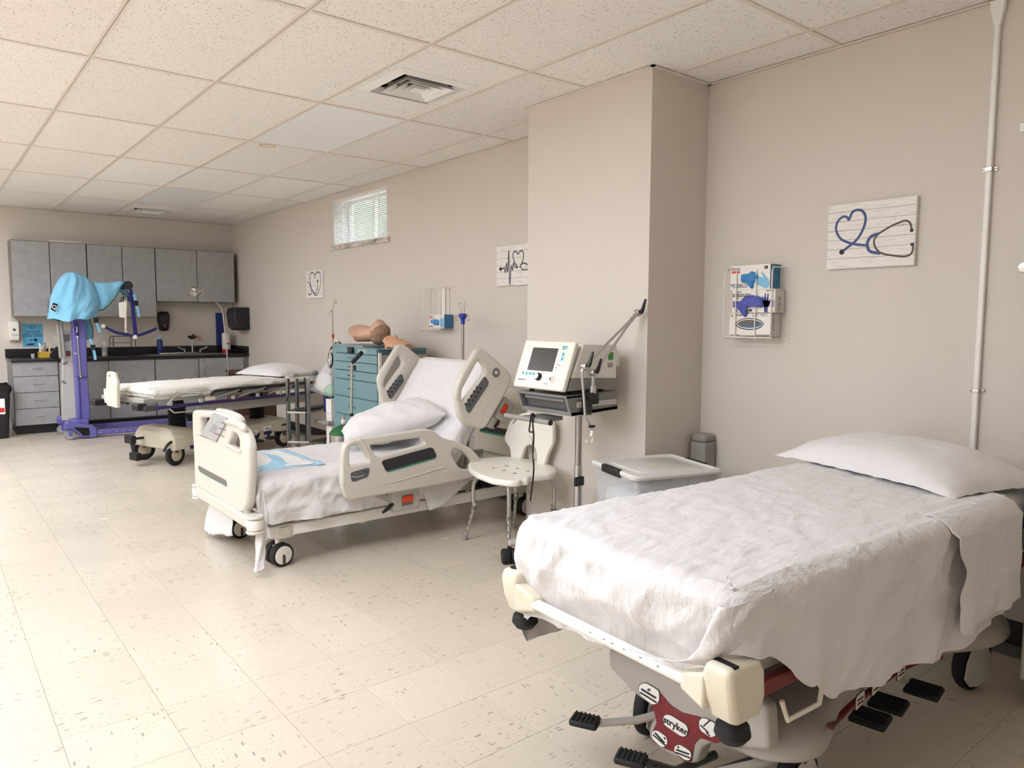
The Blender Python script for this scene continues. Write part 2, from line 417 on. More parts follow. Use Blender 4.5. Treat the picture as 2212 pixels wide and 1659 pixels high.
bb = [('baseboard_right', [(XR - .006, XR, YB, PY0, 0, .1), (XR - .006, XR, PY1, 9.95, 0, .1)]), ('baseboard_far', [(XL, .8, YF - .006, YF, 0, .1)])
      ]
for nm, bs in bb:
    b = MB()
    for q in bs: b.box(*q)
    struct(b.build(nm, 'black_vinyl', smooth=0))

# ceiling: deck, lay-in tiles, exposed grid, wall angle
ceil = struct(MB().box(XL - .2, XR + .24, YB - .2, YF + .2, HC + .30, HC + .4).build('ceiling', 'dark', smooth=0), 'suspended ceiling of fissured white panels in a metal grid')
xs = [GX0 + GXS * i for i in range(-10, 7)]; ys = [GY0 + GYS * j for j in range(-6, 8)]
LIT = {(0, -1), (-1, 3), (-2, 2), (-2, 4), (-4, -1), (-4, 0), (-7, -2), (-7, -1), (-7, 0), (-7, 1), (-7, 2)}   # (column, row) of unseen lit panels beyond the frame, cells chosen to match brightness
OFF = {(3, 1), (3, 4)}
VENT = {(3, 0), (3, 5)}
stuff = MB(); cache = {}
for i, x in enumerate(xs):
    for j, y in enumerate(ys):
        ci, rj = i - 10, j - 6
        x0, x1, y0, y1 = max(x, XL), min(x + GXS, XR), max(y, YB), min(y + GYS, YF)
        if x1 - x0 < .03 or y1 - y0 < .03: continue
        if (ci, rj) in LIT or (ci, rj) in OFF: continue
        cx, cy = (x0 + x1) / 2, (y0 + y1) / 2; sx, sy = round(x1 - x0, 4), round(y1 - y0, 4)
        inset = .004
        vent = (ci, rj) in VENT
        def tile_mb(sx, sy, vent):
            b = MB(); hx, hy = sx / 2 - inset, sy / 2 - inset; z0, z1 = 0, .016
            if not vent: b.box(-hx, hx, -hy, hy, z0, z1)
            else:
                h = .215
                for q in ((-hx, hx, -hy, -h), (-hx, hx, h, hy), (-hx, -h, -h, h), (h, hx, -h, h)): b.box(q[0], q[1], q[2], q[3], z0, z1)
            return b
        pxs = [to_px((a, b_, HC)) for a in (x0, x1) for b_ in (y0, y1)]
        vis = any(k > .2 and -80 < a < 2290 and b_ > -80 for a, b_, k in pxs)
        if vis:
            key = (sx, sy, vent)
            if key not in cache: t = tile_mb(sx, sy, vent).build('ceiling_panel', 'ceiling', ceil, smooth=0); cache[key] = t
            else: t = cache[key].copy(); COL.objects.link(t)
            t.location = (cx, cy, HC + .007)
        else: stuff.add([q + V(cx, cy, HC + .007) for q in tile_mb(sx, sy, vent).v], tile_mb(sx, sy, vent).f)
stuff.build('ceiling_panels_beyond', 'ceiling', ceil, smooth=0)['kind'] = 'stuff'
tw = .012
for x in xs:
    if XL < x < XR: MB().box(x - tw, x + tw, YB, YF, HC, HC + .0065).box(x - .001, x + .001, YB, YF, HC, HC + .04).build('main_runner', 'tee', ceil, smooth=0)
for y in ys:
    if YB < y < YF: MB().box(XL, XR, y - tw, y + tw, HC + .0012, HC + .0066).box(XL, XR, y - .001, y + .001, HC + .003, HC + .04).build('cross_tee', 'tee', ceil, smooth=0)
def angle_trim(n, boxes): 
    b = MB()
    for q in boxes: b.box(*q)
    struct(b.build('trim_%d' % n, 'tee', smooth=0), 'thin metal angle where ceiling meets wall')
tr = .022
angle_trim(1, [(XR - tr, XR, YB, PY0, HC - .001, HC + .003), (XR - tr, XR, PY1, YF, HC - .001, HC + .003), (XR - .002, XR, YB, PY0, HC - .001, HC + .02)])
angle_trim(2, [(PX0 - tr, PX0, PY0 - tr, PY1 + tr, HC - .001, HC + .003), (PX0 - tr, XR, PY0 - tr, PY0, HC - .001, HC + .003), (PX0, XR, PY1, PY1 + tr, HC - .001, HC + .003)])
angle_trim(3, [(XL, XR, YF - tr, YF, HC - .001, HC + .003)])

# ceiling lights
def ceiling_light(ci, rj, m, label):
    x0, y0 = GX0 + GXS * ci, GY0 + GYS * rj
    t = thing('ceiling_light', label, 'ceiling light', (x0 + GXS / 2, y0 + GYS / 2, HC), 0, 'flat ceiling light panels')
    hx, hy = GXS / 2 - tw, GYS / 2 - tw
    MB().box(-hx, hx, -hy, hy, .0045, .009).build('diffuser', m, t, smooth=0)
    f = MB()
    f.box(-hx - .006, hx + .006, -hy - .006, hy + .006, .0101, .10); f.build('housing', 'white_paint', t, smooth=0)
ceiling_light(3, 1, 'lamp_off', 'unlit smooth ceiling light panel just beyond the nearer air vent')
ceiling_light(3, 4, 'lamp_off', 'unlit smooth ceiling light panel next to the far air vent')
for q in sorted(LIT): ceiling_light(q[0], q[1], 'lamp_lit', 'unseen lit ceiling light panel placed beyond the frame for the room brightness')

# air vents
def air_vent(ci, rj, label):
    cx, cy = GX0 + GXS * (ci + .5), GY0 + GYS * (rj + .5)
    t = thing('ceiling_vent', label, 'air vent', (cx, cy, HC), 0, 'square four-way ceiling vents')
    def ring(b, h0, z0, h1, z1, th=.004):       # a square louvre: outer half-size h0 at z0 to inner h1 at z1
        o = [V(sx * h0, sy * h0, z0) for sx, sy in ((-1, -1), (1, -1), (1, 1), (-1, 1))]; i_ = [V(sx * h1, sy * h1, z1) for sx, sy in ((-1, -1), (1, -1), (1, 1), (-1, 1))]
        o2 = [q + V(0, 0, th) for q in o]; i2 = [q + V(0, 0, th) for q in i_]
        vs = o + i_ + o2 + i2; fs = []
        for k in range(4):
            n = (k + 1) % 4; fs += [(k, n, n + 4, k + 4), (k + 8, k + 12, n + 12, n + 8), (k, k + 8, n + 8, n), (k + 4, n + 4, n + 12, k + 12)]
        b.add(vs, fs)
    b = MB(); ring(b, .245, .004, .195, -.006, .006); ring(b, .199, -.004, .185, .03, .004); b.build('vent_frame', 'white_paint', t, smooth=0)
    for h in (.150, .105, .060):
        b = MB(); ring(b, h, -.012 + (.15 - h) * .05, h - .042, .034, .003); b.build('louvre', 'white_paint', t, smooth=0)
    b = MB(); b.loft([[V(sx * .036, sy * .036, -.008) for sx, sy in ((-1, -1), (1, -1), (1, 1), (-1, 1))], [V(sx * .006, sy * .006, .03) for sx, sy in ((-1, -1), (1, -1), (1, 1), (-1, 1))]]).build('vent_core', 'white_paint', t, smooth=0)
    b = MB()
    for a in (math.pi / 4, 3 * math.pi / 4): b.cbox((0, 0, .04), (.5, .006, .012), Matrix.Rotation(a, 3, 'Z'))
    b.build('vent_spider', 'grey_plastic', t, smooth=0)
    b = MB(); h = .21
    for q in ((-h, h, -h, -h + .002), (-h, h, h - .002, h), (-h, -h + .002, -h, h), (h - .002, h, -h, h)): b.box(q[0], q[1], q[2], q[3], .01, .22)
    b.box(-h, h, -h, h, .218, .22); b.build('vent_duct', 'dark', t, smooth=0)
air_vent(3, 0, 'square white ceiling vent nearest the camera')
air_vent(3, 5, 'square white ceiling vent near the cabinets wall')
# round cover on the panel beyond the light
p_ = onZ(577, 314, HC + .006)
t = thing('ceiling_cover', 'small round yellowed cover plate on a ceiling panel', 'cover plate', (p_.x, p_.y, HC + .007))
MB().lathe([(.001, -.007), (.045, -.007), (.058, -.004), (.06, 0)], (0, 0, 0)).build('plate', 'tee', t)
mat('yellowed', (196, 168, 112), .6); MB().lathe([(.052, -.0065), (.0555, -.0075), (.059, -.0055)], (0, 0, 0)).build('rim', 'yellowed', t)

# windows
mat('sill_stone', (196, 186, 172), .35, var=.0)
_k = NT(M['sill_stone']); _k.l(_k.ramp(_k.noise(_k.mapping(_k.obj(), (14, 4, 14)), 1.5, 6, .7), [(.35, rgb((120, 108, 98))), (.5, rgb((206, 198, 188))), (.7, rgb((224, 218, 208)))]), _k.b.inputs['Base Color'])
gm = bpy.data.materials.new('window_glass'); gm.use_nodes = True; gm.node_tree.nodes['Principled BSDF'].inputs['Transmission Weight'].default_value = 1
gm.node_tree.nodes['Principled BSDF'].inputs['Roughness'].default_value = 0; gm.node_tree.nodes['Principled BSDF'].inputs['IOR'].default_value = 1.02; M['glass'] = gm
for n_, (a, c, z0, z1) in enumerate(WIN):
    wn = bpy.data.objects.new('window_%d' % (n_ + 1), None); COL.objects.link(wn); wn.location = (XR, (a + c) / 2, z0); struct(wn, 'small high window with blind' if n_ == 0 else None)
    hy, hz = (c - a) / 2, z1 - z0
    b = MB(); fw = .035
    for q in ((-hy, hy, 0, fw), (-hy, hy, hz - fw, hz), (-hy, -hy + fw, fw, hz - fw), (hy - fw, hy, fw, hz - fw), (-.015, .015, fw, hz - fw)): b.box(.17, .21, q[0], q[1], q[2], q[3])
    b.build('window_frame', 'white_paint', wn, smooth=0, bevel=.003)
    MB().box(.188, .192, -hy + fw, hy - fw, fw, hz - fw).build('pane', 'glass', wn, smooth=0)
    MB().box(-.022, .17, -hy - .055, hy + .055, -.045, -.001).build('window_sill', 'sill_stone', wn, smooth=0, bevel=.003)
    b = MB()
    for q in ((-hy, -hy + .008, 0, hz), (hy - .008, hy, 0, hz), (-hy, hy, hz - .008, hz)): b.box(0.0, .17, q[0], q[1], q[2], q[3])
    b.build('window_reveal', 'white_paint', wn, smooth=0)
mat('slat', (242, 242, 240), .35, var=.01, trans=0)
_b = NT(M['slat']).b; _b.inputs['Subsurface Weight'].default_value = 0
a, c, z0, z1 = WIN[0]
bl = thing('window_blind', 'white slatted venetian blind in the small high window', 'window blind', (XR + .024, (a + c) / 2, z0))
hy = (c - a) / 2 - .012; hz = z1 - z0
MB().box(-.02, .02, -hy, hy, hz - .035, hz - .009).build('head_rail', 'white_paint', bl, smooth=0, bevel=.002)
sl = None; NS = 21
for i in range(NS):
    z = .022 + (hz - .075) * i / (NS - 1)
    if sl is None:
        b = MB(); A_ = math.radians(36)
        b.grid(lambda u, v: V((u - .5) * .025 * math.cos(A_) , (v - .5) * 2 * hy, (u - .5) * .025 * math.sin(A_) + .0025 * (1 - (2 * u - 1) ** 2)), 4, 1)
        sl = b.build('slat', 'slat', bl, solid=.0006); s_ = sl
    else: s_ = sl.copy(); COL.objects.link(s_)
    s_.location = (0, 0, z)
MB().box(-.014, .014, -hy, hy, .001, .014).build('bottom_rail', 'white_paint', bl, smooth=0, bevel=.002)
for q in (-hy * .72, hy * .72): MB().box(-.0145, -.0135, q - .006, q + .006, .01, hz - .03).build('ladder_tape', 'white_paint', bl, smooth=0)
MB().cyl((-.025, hy - .1, hz - .03), (-.028, hy - .1, .12), .0035, n=8).build('wand', 'white_plastic', bl)
# ground outside so that the lower part of the window is not an endless sky
mat('pavement', (150, 148, 140), .8); mat('hedge', (92, 96, 82), .9, var=.6, scale=25)
hg = MB().box(XR + 2.4, XR + 3.0, -12, 22, 2.0, 3.9).build('outside_bank', 'hedge', smooth=0); struct(hg, 'grey green bank outside the window')
struct(MB().box(XR + .3, XR + 14, -12, 22, 1.98, 2.02).build('outside_ground', 'pavement', smooth=0))
# ------------------------------------------------------------------ cloth and pillow builders
def interp(tab, x):
    if isinstance(tab, (int, float)): return tab
    if x <= tab[0][0]: return tab[0][1]
    for (a, p), (b, q) in zip(tab, tab[1:]):
        if x <= b:
            t = (x - a) / (b - a); t = t * t * (3 - 2 * t); return p + (q - p) * t
    return tab[-1][1]
def sstep(a, b, x):
    t = max(0., min(1., (x - a) / (b - a))); return t * t * (3 - 2 * t)
def nz(x, y, z=0.): return noise.noise(Vector((x, y, z)))
def ridge(x, y, z=0.): return (1 - abs(noise.noise(Vector((x, y, z))))) ** 3
def sheet(name, m, L, W, z, drop, tuck, fold, label, cat, seed=0., rad=.035, step=.016, wr=.004, gather=.0018, sk=3.4, nin=34, bend=None, flare=None, parent=None, extra=None):
    """Bed sheet over a mattress top (x 0..L, y -W..W at height z): drop/tuck/fold are dicts near, far, foot, head of
    tables along that side. The skirt hangs from a rounded edge, folds stand out from it, tucked sides curl under."""
    cr = .05; per = []
    def side(p0, p1, n, nm):
        k = max(2, int((Vector(p1) - Vector(p0)).length / step))
        for i in range(k): per.append((Vector(p0).lerp(Vector(p1), i / k), Vector(n), nm))
    def corner(c, a0, nm0, nm1, k=10):
        for i in range(k):
            a = math.radians(a0 + 90 * i / k); d = V(math.cos(a), math.sin(a), 0); per.append((Vector(c) + d * cr, d, (nm0, nm1, i / k)))
    side((L - cr, -W, 0), (cr, -W, 0), (0, -1, 0), 'near'); 
    for q, a0, n0, n1 in (((cr, -W + cr, 0), 270, 'near', 'foot'),):
        for i in range(10):
            a = math.radians(270 - 90 * i / 10); d = V(math.cos(a), math.sin(a), 0); per.append((Vector(q) + d * cr, d, (n0, n1, i / 10)))
    side((0, -W + cr, 0), (0, W - cr, 0), (-1, 0, 0), 'foot')
    for i in range(10):
        a = math.radians(180 - 90 * i / 10); d = V(math.cos(a), math.sin(a), 0); per.append((V(cr, W - cr, 0) + d * cr, d, ('foot', 'far', i / 10)))
    side((cr, W, 0), (L - cr, W, 0), (0, 1, 0), 'far')
    for i in range(10):
        a = math.radians(90 - 90 * i / 10); d = V(math.cos(a), math.sin(a), 0); per.append((V(L - cr, W - cr, 0) + d * cr, d, ('far', 'head', i / 10)))
    side((L, W - cr, 0), (L, -W + cr, 0), (1, 0, 0), 'head')
    for i in range(10):
        a = math.radians(0 - 90 * i / 10); d = V(math.cos(a), math.sin(a), 0); per.append((V(L - cr, -W + cr, 0) + d * cr, d, ('head', 'near', i / 10)))
    def val(tab, p, nm):
        def one(s): return interp(tab[s], p.x if s in ('near', 'far') else p.y)
        if isinstance(nm, tuple): return one(nm[0]) * (1 - nm[2]) + one(nm[1]) * nm[2]
        return one(nm)
    n = len(per); acc = [0.]
    for i in range(1, n): acc.append(acc[-1] + (per[i][0] - per[i - 1][0]).length)
    def gath(w_): return math.sin(w_ * 150 + 5 * nz(w_ * 6, seed)) * (.5 + .5 * nz(w_ * 9, seed + 3)) + nz(w_ * 55, seed, 2.)
    rings = []
    ins = [W - (W - .55 * rad) * (i / nin) ** .8 for i in range(nin + 1)]
    def top_z(p):
        wx, wy = p.x + .06 * nz(p.x * 4, p.y * 4, seed), p.y + .06 * nz(p.x * 4 + 9, p.y * 4, seed)
        return z + wr * (nz(p.x * 3 + seed, p.y * 3) * 1. + ridge(wx * 3.1 + wy * 2 + seed, wy * 6.) * .8 + ridge(wx * 9 + seed, wy * 4 - wx * 3, 2.) * .55 + ridge(wy * 13 - wx * 4, wx * 6 + seed, 5.) * .4 + nz(p.x * 22, p.y * 16 + seed) * .25)
    for d in ins:
        rg = []
        for i, (p, nr, nm) in enumerate(per):
            cx = min(max(p.x, d), L - d) if L > 2 * d else L / 2
            cy = min(max(p.y, -(W - d)), W - d)
            q = V(cx, cy, 0); q.z = top_z(q) - .002 * (1 - min(1, (d - .55 * rad) / .1)) ** 2 + gather * gath(acc[i]) * max(0, 1 - (d - .55 * rad) / .09) ** 1.5
            rg.append(q)
        rings.append(rg)
    NQ = 22
    for j in range(1, NQ + 1):
        rg = []
        for i, (p, nr, nm) in enumerate(per):
            D = val(drop, p, nm); T = val(tuck, p, nm); F = val(fold, p, nm); s = j / NQ * (D + .5 * rad)
            if s < rad * 1.57:
                a = s / rad; off = rad * math.sin(a); dz = rad * (1 - math.cos(a))
            else: off = rad; dz = rad + s - rad * 1.57
            off -= 0; q = sstep(0, max(.06, D), dz)
            w_ = acc[i]
            f = math.sin(w_ * 21 + seed + 2.2 * nz(w_ * 2.3, seed)) * .55 + nz(w_ * 7 + seed, dz * 2.2, 3.) * 1.1 + nz(w_ * 3 - dz * 4, seed + 5, dz * 3) * .8
            off += F * f * (q ** .8) + (interp(flare, p.x) * q if flare and nm == 'near' else 0)
            hg = sstep(0, .05, dz)
            off += hg * wr * sk * (.5 * nz(w_ * 10 + seed, dz * 9, 1.) + .8 * (ridge(w_ * 4 + dz * 5, dz * 6 - w_ * 2, seed) - .4) + .55 * (ridge(w_ * 9 - dz * 8, dz * 7 + w_ * 3, seed + 4) - .4)) + gather * 1.6 * gath(w_) * math.exp(-dz / .07)
            if T > 0: off -= T * sstep(.35, 1., q) ** 1.3
            rg.append(p + nr * (off - rad * .55) + V(0, 0, z - dz - .002))
        rings.append(rg)
    b = MB(); b.loft(rings, closed=True, caps=False)
    if extra: extra(b)
    if bend:
        hx, ang, rr = bend
        def bd(q):                        # roll the part beyond hx up by ang around a short arc
            s = q.x - hx
            if s <= 0: return q
            la = rr * ang
            if s < la: a = s / rr; c = V(hx + rr * math.sin(a), q.y, z + rr * (1 - math.cos(a)))
            else: a = ang; c = V(hx + rr * math.sin(a) + (s - la) * math.cos(a), q.y, z + rr * (1 - math.cos(a)) + (s - la) * math.sin(a))
            h = q.z - z; return c + V(-math.sin(a), 0, math.cos(a)) * h
        b.v = [bd(q) for q in b.v]
    o = b.build(name, m, parent, smooth=80, weld=True)
    if label: tag(o, label, cat)
    return o
def pillow(name, m, a, b_, T, label, cat, loc, rot, seed=0., sag=None, ears=.06, wr=.006, n=44, flat=.15, group=None):
    mb = MB()
    def f(u, v, s):
        U, Vv = 2 * u - 1, 2 * v - 1
        ex = 1 - ears * (1 - abs(Vv) ** 2.5) * abs(U) ** 3; ey = 1 - ears * 1.3 * (1 - abs(U) ** 2.5) * abs(Vv) ** 3
        h = T * (max(0, 1 - abs(U) ** 2.6) ** .62) * (max(0, 1 - abs(Vv) ** 2.4) ** .62)
        x, y = U * a * ex, Vv * b_ * ey
        edge = (1 - max(abs(U), abs(Vv)) ** 6)
        w_ = wr * edge * (nz(x * 9 + seed, y * 7, s) + 1.2 * ridge(x * 5 + seed, y * 6 + x * 3, s) - .6 + .5 * nz(x * 22, y * 18, seed)) + wr * .8 * (1 - edge) * nz(x * 25, y * 25, seed)
        z = s * h * (1 if s > 0 else flat) + w_
        if sag: z += sag(x, y)
        return V(x, y, z)
    mb.grid(lambda u, v: f(u, v, 1), n, n); mb.grid(lambda u, v: f(u, v, -1), n, n)
    o = mb.build(name, m, None, smooth=80, weld=True)
    zmin = min(v.co.z for v in o.data.vertices)
    o.location = loc; o.rotation_euler = rot
    return tag(o, label, cat, group)
# ------------------------------------------------------------------ the hospital bed with raised back
HB = thing('hospital_bed', 'white electric hospital bed with raised back and moulded side rails', 'bed', (1.3, 4.17, 0))
mat('control_grey', (92, 92, 96), .4); mat('panel_grey', (168, 168, 170), .45); mat('stripe_grey', (110, 106, 102), .5); mat('pad_dark', (44, 42, 46), .6)
mat('mattress_cover', (205, 203, 200), .6)
cF = crop(410, 870, 6.381); hB = crop(790, 730, 6.144); cR = crop(720, 900, 6.506); cB = crop(410, 1040, 5.267)
def yz(cr, pts, X): return [Vector((-q.y, q.z)) for q in (onX(*cr(*p), X) for p in pts)]   # plane x=X seen from -x: right = -y
def xz(cr, pts, Y): return [Vector((q.x, q.z)) for q in (onY(*cr(*p), Y) for p in pts)]
FX = 1.300
def plX(name, cr, pts, X, th, m, par, r=.012, holes=(), hr=.012, bevel=.006, fwd=0):
    return plate(name, rnd(yz(cr, pts, X), r), [rnd(yz(cr, h, X), hr) for h in holes], (X + fwd, 0, 0), (0, -1, 0), (0, 0, 1), th, m, par, bevel=bevel, world=True)
def plY(name, cr, pts, Y, th, m, par, r=.012, holes=(), hr=.012, bevel=.006, fwd=0):
    return plate(name, rnd(xz(cr, pts, Y), r), [rnd(xz(cr, h, Y), hr) for h in holes], (0, Y + fwd, 0), (1, 0, 0), (0, 0, 1), th, m, par, bevel=bevel, world=True)
fb_out = [(85, 150), (95, 105), (130, 92), (180, 98), (390, 105), (560, 145), (690, 205), (722, 240), (715, 285), (800, 370), (848, 480), (872, 600), (877, 850), (866, 1150), (842, 1420), (800, 1495), (745, 1515), (700, 1500), (150, 1150), (122, 1100), (108, 650), (92, 400)]
fb = plX('footboard', cF, fb_out, FX, .05, 'bed_plastic', HB, r=.02, bevel=.018,
         holes=[[(190, 205), (335, 205), (222, 412), (200, 432), (186, 410)], [(655, 398), (722, 455), (745, 520), (740, 620), (715, 652), (580, 575)]], hr=.02)
plX('control_panel', cF, [(400, 135), (600, 205), (560, 310), (438, 532), (228, 440)], FX, .016, 'panel_grey', fb, r=.004, fwd=-.027, bevel=.003)
for i in range(5): plX('panel_text', cF, [(318 - i * 12, 296 + i * 22), (390 - i * 12, 330 + i * 22), (388 - i * 12, 336 + i * 22), (316 - i * 12, 302 + i * 22)], FX - .036, .001, 'mid_grey', fb, r=0, bevel=.0001)
for row, (x0, y0, n_) in enumerate(((440, 270, 3), (415, 350, 4), (372, 430, 5))):
    for i in range(n_): plX('button', cF, [(x0 + i * 24 - 7, y0 + i * 9 - 9), (x0 + i * 24 + 7, y0 + i * 9 - 3), (x0 + i * 24 + 5, y0 + i * 9 + 11), (x0 + i * 24 - 9, y0 + i * 9 + 5)], FX - .036, .002, 'ink_grey', fb, r=.001, bevel=.0004)
mat('led_green', (90, 220, 130), .4, emit=(90, 220, 130), estr=1.2, var=0)
for q in ((362, 222), (347, 246), (476, 246)):
    p_ = onX(*cF(*q), FX - .037); MB().sphere(p_, .003, 8, 6).build('led', 'led_green', fb, world=True)
plX('stop_button', cF, [(346, 412), (366, 418), (364, 436), (344, 430)], FX - .036, .003, 'red', fb, r=.001, bevel=.0005)
# rolled crest over the control panel and over the near handle
b = MB(); b.tube(catmull([onX(*cF(*q), FX + .012) for q in ((400, 120), (520, 140), (630, 180), (700, 225), (712, 268))], 5), .020, 10); b.build('crest', 'bed_plastic', fb, world=True)
b = MB(); b.tube(catmull([onX(*cF(*q), FX - .02) for q in ((525, 262), (600, 268), (690, 300), (770, 370))], 5), [.016] + [.02] * 13 + [.014, .012], 10); b.build('crest', 'bed_plastic', fb, world=True)
b = MB(); b.tube(catmull([onX(*cF(*q), FX - .022) for q in ((515, 585), (620, 640), (680, 672), (722, 660))], 5), .012, 8); b.build('grip_lip', 'bed_plastic', fb, world=True)
b = MB(); b.tube(catmull([onX(*cF(*q), FX - .022) for q in ((112, 420), (150, 435), (215, 440))], 5), .010, 8); b.build('grip_lip', 'bed_plastic', fb, world=True)
plX('stripe', cF, [(178, 856), (560, 1058), (576, 1092), (577, 1140), (210, 940), (184, 915)], FX, .004, 'stripe_grey', fb, r=.004, fwd=-.0255, bevel=.001)
plX('green_stripe', cF, [(195, 928), (577, 1140), (577, 1154), (215, 954)], FX, .004, 'green', fb, r=.001, fwd=-.0252, bevel=.001)
b = MB(); b.tube(catmull([onX(*cF(*q), FX - .0255) for q in ((165, 985), (400, 1110), (555, 1192), (605, 1240), (615, 1290))], 6), .0035, 6); b.build('moulded_ridge', 'bed_plastic', fb, world=True)
b = MB(); b.cyl((1.30, 4.56, .30), (1.30, 4.56, .345), .018); b.build('footboard_post', 'light_grey', HB, world=True)
b = MB(); b.cyl((1.30, 3.80, .29), (1.30, 3.80, .345), .018); b.build('footboard_post', 'light_grey', HB, world=True)
b = MB(); b.box(1.262, 1.345, 3.72, 4.60, .262, .325); b.build('foot_beam', 'bed_plastic', HB, world=True, bevel=.012, seg=3)
for y in (3.69, 4.63):
    b = MB(); b.lathe([(.02, -.03), (.04, -.026), (.045, 0), (.04, .026), (.02, .03)], (1.298, y, .288), (0, 0, 1), 24); r_ = b.build('bumper_roller', 'white_plastic', HB, world=True)
    for dz in (-.038, .038): MB().lathe([(.001, -.008), (.042, -.008), (.046, 0), (.042, .008), (.001, .008)], (1.298, y, .288 + dz), (0, 0, 1), 24).build('roller_cap', 'bed_plastic', r_, world=True)
# base frame
b = MB(); b.box(1.40, 3.30, 3.765, 3.805, .172, .236); b.build('frame_rail', 'white_paint', HB, world=True, bevel=.006)
b = MB(); b.box(1.40, 3.30, 4.535, 4.575, .172, .236); b.build('frame_rail', 'white_paint', HB, world=True, bevel=.006)
for x in (1.44, 2.3, 3.2): MB().box(x - .03, x + .03, 3.79, 4.55, .18, .23).build('frame_cross', 'white_paint', HB, world=True, bevel=.005)
for x in (1.75, 2.75): MB().box(x, x + .11, 3.95, 4.39, .2, .44).build('lift_column', 'light_grey', HB, world=True, bevel=.01)
b = MB(); b.box(1.34, 2.50, 3.75, 4.59, .34, .375); b.build('deck', 'light_grey', HB, world=True, bevel=.006)
for yy in (3.84, 4.50):
    for xx in (1.49, 3.20):
        b = MB(); b.lathe([(.03, .155), (.075, .162), (.085, .185), (.085, .225), (.06, .235)], (xx, yy, 0), (0, 0, 1), 20); b.build('caster_housing', 'bed_plastic', HB, world=True)
        w_ = caster(HB, (xx - 1.3 - .015, yy - 4.17), .064, .055, 'black_rubber', 'white_plastic', yaw=8, fork='white_plastic', twin=True, top=.17, hr=.86)
        ax = V(-math.sin(math.radians(8)), math.cos(math.radians(8)), 0)
        plate('brake_mark', rnd([(-.01, -.05), (.01, -.05), (.01, -.0), (0, .006), (-.01, -.0)], .006), [], V(xx - 1.3 - .015, yy - 4.17, .064) - ax * (.055 * .55 + .055 * .42 * 1.08), (1, 0, 0), (0, 0, 1), .001, 'dark_grey', w_, bevel=.0003)
for xx in (2.02, 2.62):
    b = MB(); b.lathe([(.001, -.02), (.036, -.02), (.04, -.012), (.04, .012), (.036, .02), (.001, .02)], (xx, 3.93, .155), (0, 1, 0), 24); r_ = b.build('roller_wheel', 'white_plastic', HB, world=True)
    MB().lathe([(.001, -.0225), (.024, -.0225), (.026, -.02)], (xx, 3.93, .155), (0, 1, 0), 20).build('wheel_cap', 'light_grey', r_, world=True)
    MB().box(xx - .02, xx + .02, 3.945, 3.955, .15, .2).build('roller_bracket', 'white_plastic', HB, world=True)
# mattress: flat part and raised back
mz0, mz1 = .375, .490
b = MB(); b.box(1.35, 2.44, 3.755, 4.585, mz0, mz1); b.build('mattress', 'mattress_cover', HB, world=True, bevel=.03, seg=3)
BA = math.radians(56)
def bk(s, t, y): return V(2.46 + .03 + s * math.cos(BA) - t * math.sin(BA), y, .47 + s * math.sin(BA) + t * math.cos(BA))
b = MB(); b.hexa([bk(.06, -.09, 3.77), bk(.72, -.09, 3.77), bk(.72, -.09, 4.57), bk(.06, -.09, 4.57)], [bk(.06, .012, 3.77), bk(.72, .012, 3.77), bk(.72, .012, 4.57), bk(.06, .012, 4.57)]); b.build('back_mattress', 'mattress_cover', HB, world=True, bevel=.03, seg=3)
b = MB(); b.hexa([bk(.02, -.125, 3.78), bk(.72, -.125, 3.78), bk(.72, -.125, 4.56), bk(.02, -.125, 4.56)], [bk(.02, -.095, 3.78), bk(.72, -.095, 3.78), bk(.72, -.095, 4.56), bk(.02, -.095, 4.56)]); b.build('back_deck', 'light_grey', HB, world=True, bevel=.006)
for y in (3.82, 4.5):
    b = MB(); b.hexa([V(2.70, y, .36), V(2.74, y, .36), V(2.74, y + .03, .36), V(2.70, y + .03, .36)], [bk(.22, -.13, y) + V(.02, 0, 0), bk(.22, -.13, y) + V(.06, 0, 0), bk(.22, -.13, y + .03) + V(.06, 0, 0), bk(.22, -.13, y + .03) + V(.02, 0, 0)]); b.build('back_strut', 'aluminium', HB, world=True, bevel=.003)
# side rails: foot rail near, two head rails
NY, FY = 3.675, 4.655
def rail_kit(Y, sgn):
    rl = plY('foot_rail', cR, [(95, 1000), (100, 560), (140, 380), (230, 330), (420, 290), (1250, 175), (1340, 172), (1420, 215), (1500, 290), (1740, 355), (1900, 430), (2010, 540), (2090, 680), (2080, 800), (1980, 845), (1500, 945), (215, 1165), (150, 1130)], Y, .048, 'bed_plastic', HB, r=.03, bevel=.010,
        holes=[[(205, 430), (240, 405), (330, 400), (385, 440), (480, 590), (470, 640), (215, 690), (200, 660)], [(485, 390), (1180, 292), (1230, 305), (1262, 365), (1230, 395), (600, 560), (560, 540)], [(1640, 450), (1700, 432), (1810, 485), (1915, 600), (1950, 690), (1900, 735), (1780, 735), (1720, 680), (1625, 510)]], hr=.018)
    return rl
fr = rail_kit(NY, -1)
plY('dark_pad', cR, [(648, 635), (670, 605), (1330, 425), (1370, 435), (1418, 530), (1405, 580), (735, 770), (710, 755)], NY, .004, 'pad_dark', fr, r=.008, fwd=-.0245, bevel=.001)
plY('green_stripe', cR, [(722, 756), (1410, 562), (1400, 584), (740, 772)], NY, .0045, 'green', fr, r=.002, fwd=-.0245, bevel=.001)
cu = plY('rail_control', cR, [(212, 790), (235, 770), (440, 710), (475, 715), (478, 760), (455, 835), (260, 905), (225, 895)], NY, .005, 'control_grey', fr, r=.008, fwd=-.0245, bevel=.0015)
b = MB(); b.tube([onY(*cR(*q), NY - .028) for q in ((265, 845), (340, 850), (430, 822))], .0022, 6); b.build('control_lever', 'light_grey', fr, world=True)
plY('led', cR, [(312, 842), (326, 838), (326, 850), (312, 854)], NY, .002, 'red', fr, r=.001, fwd=-.029, bevel=.0003)
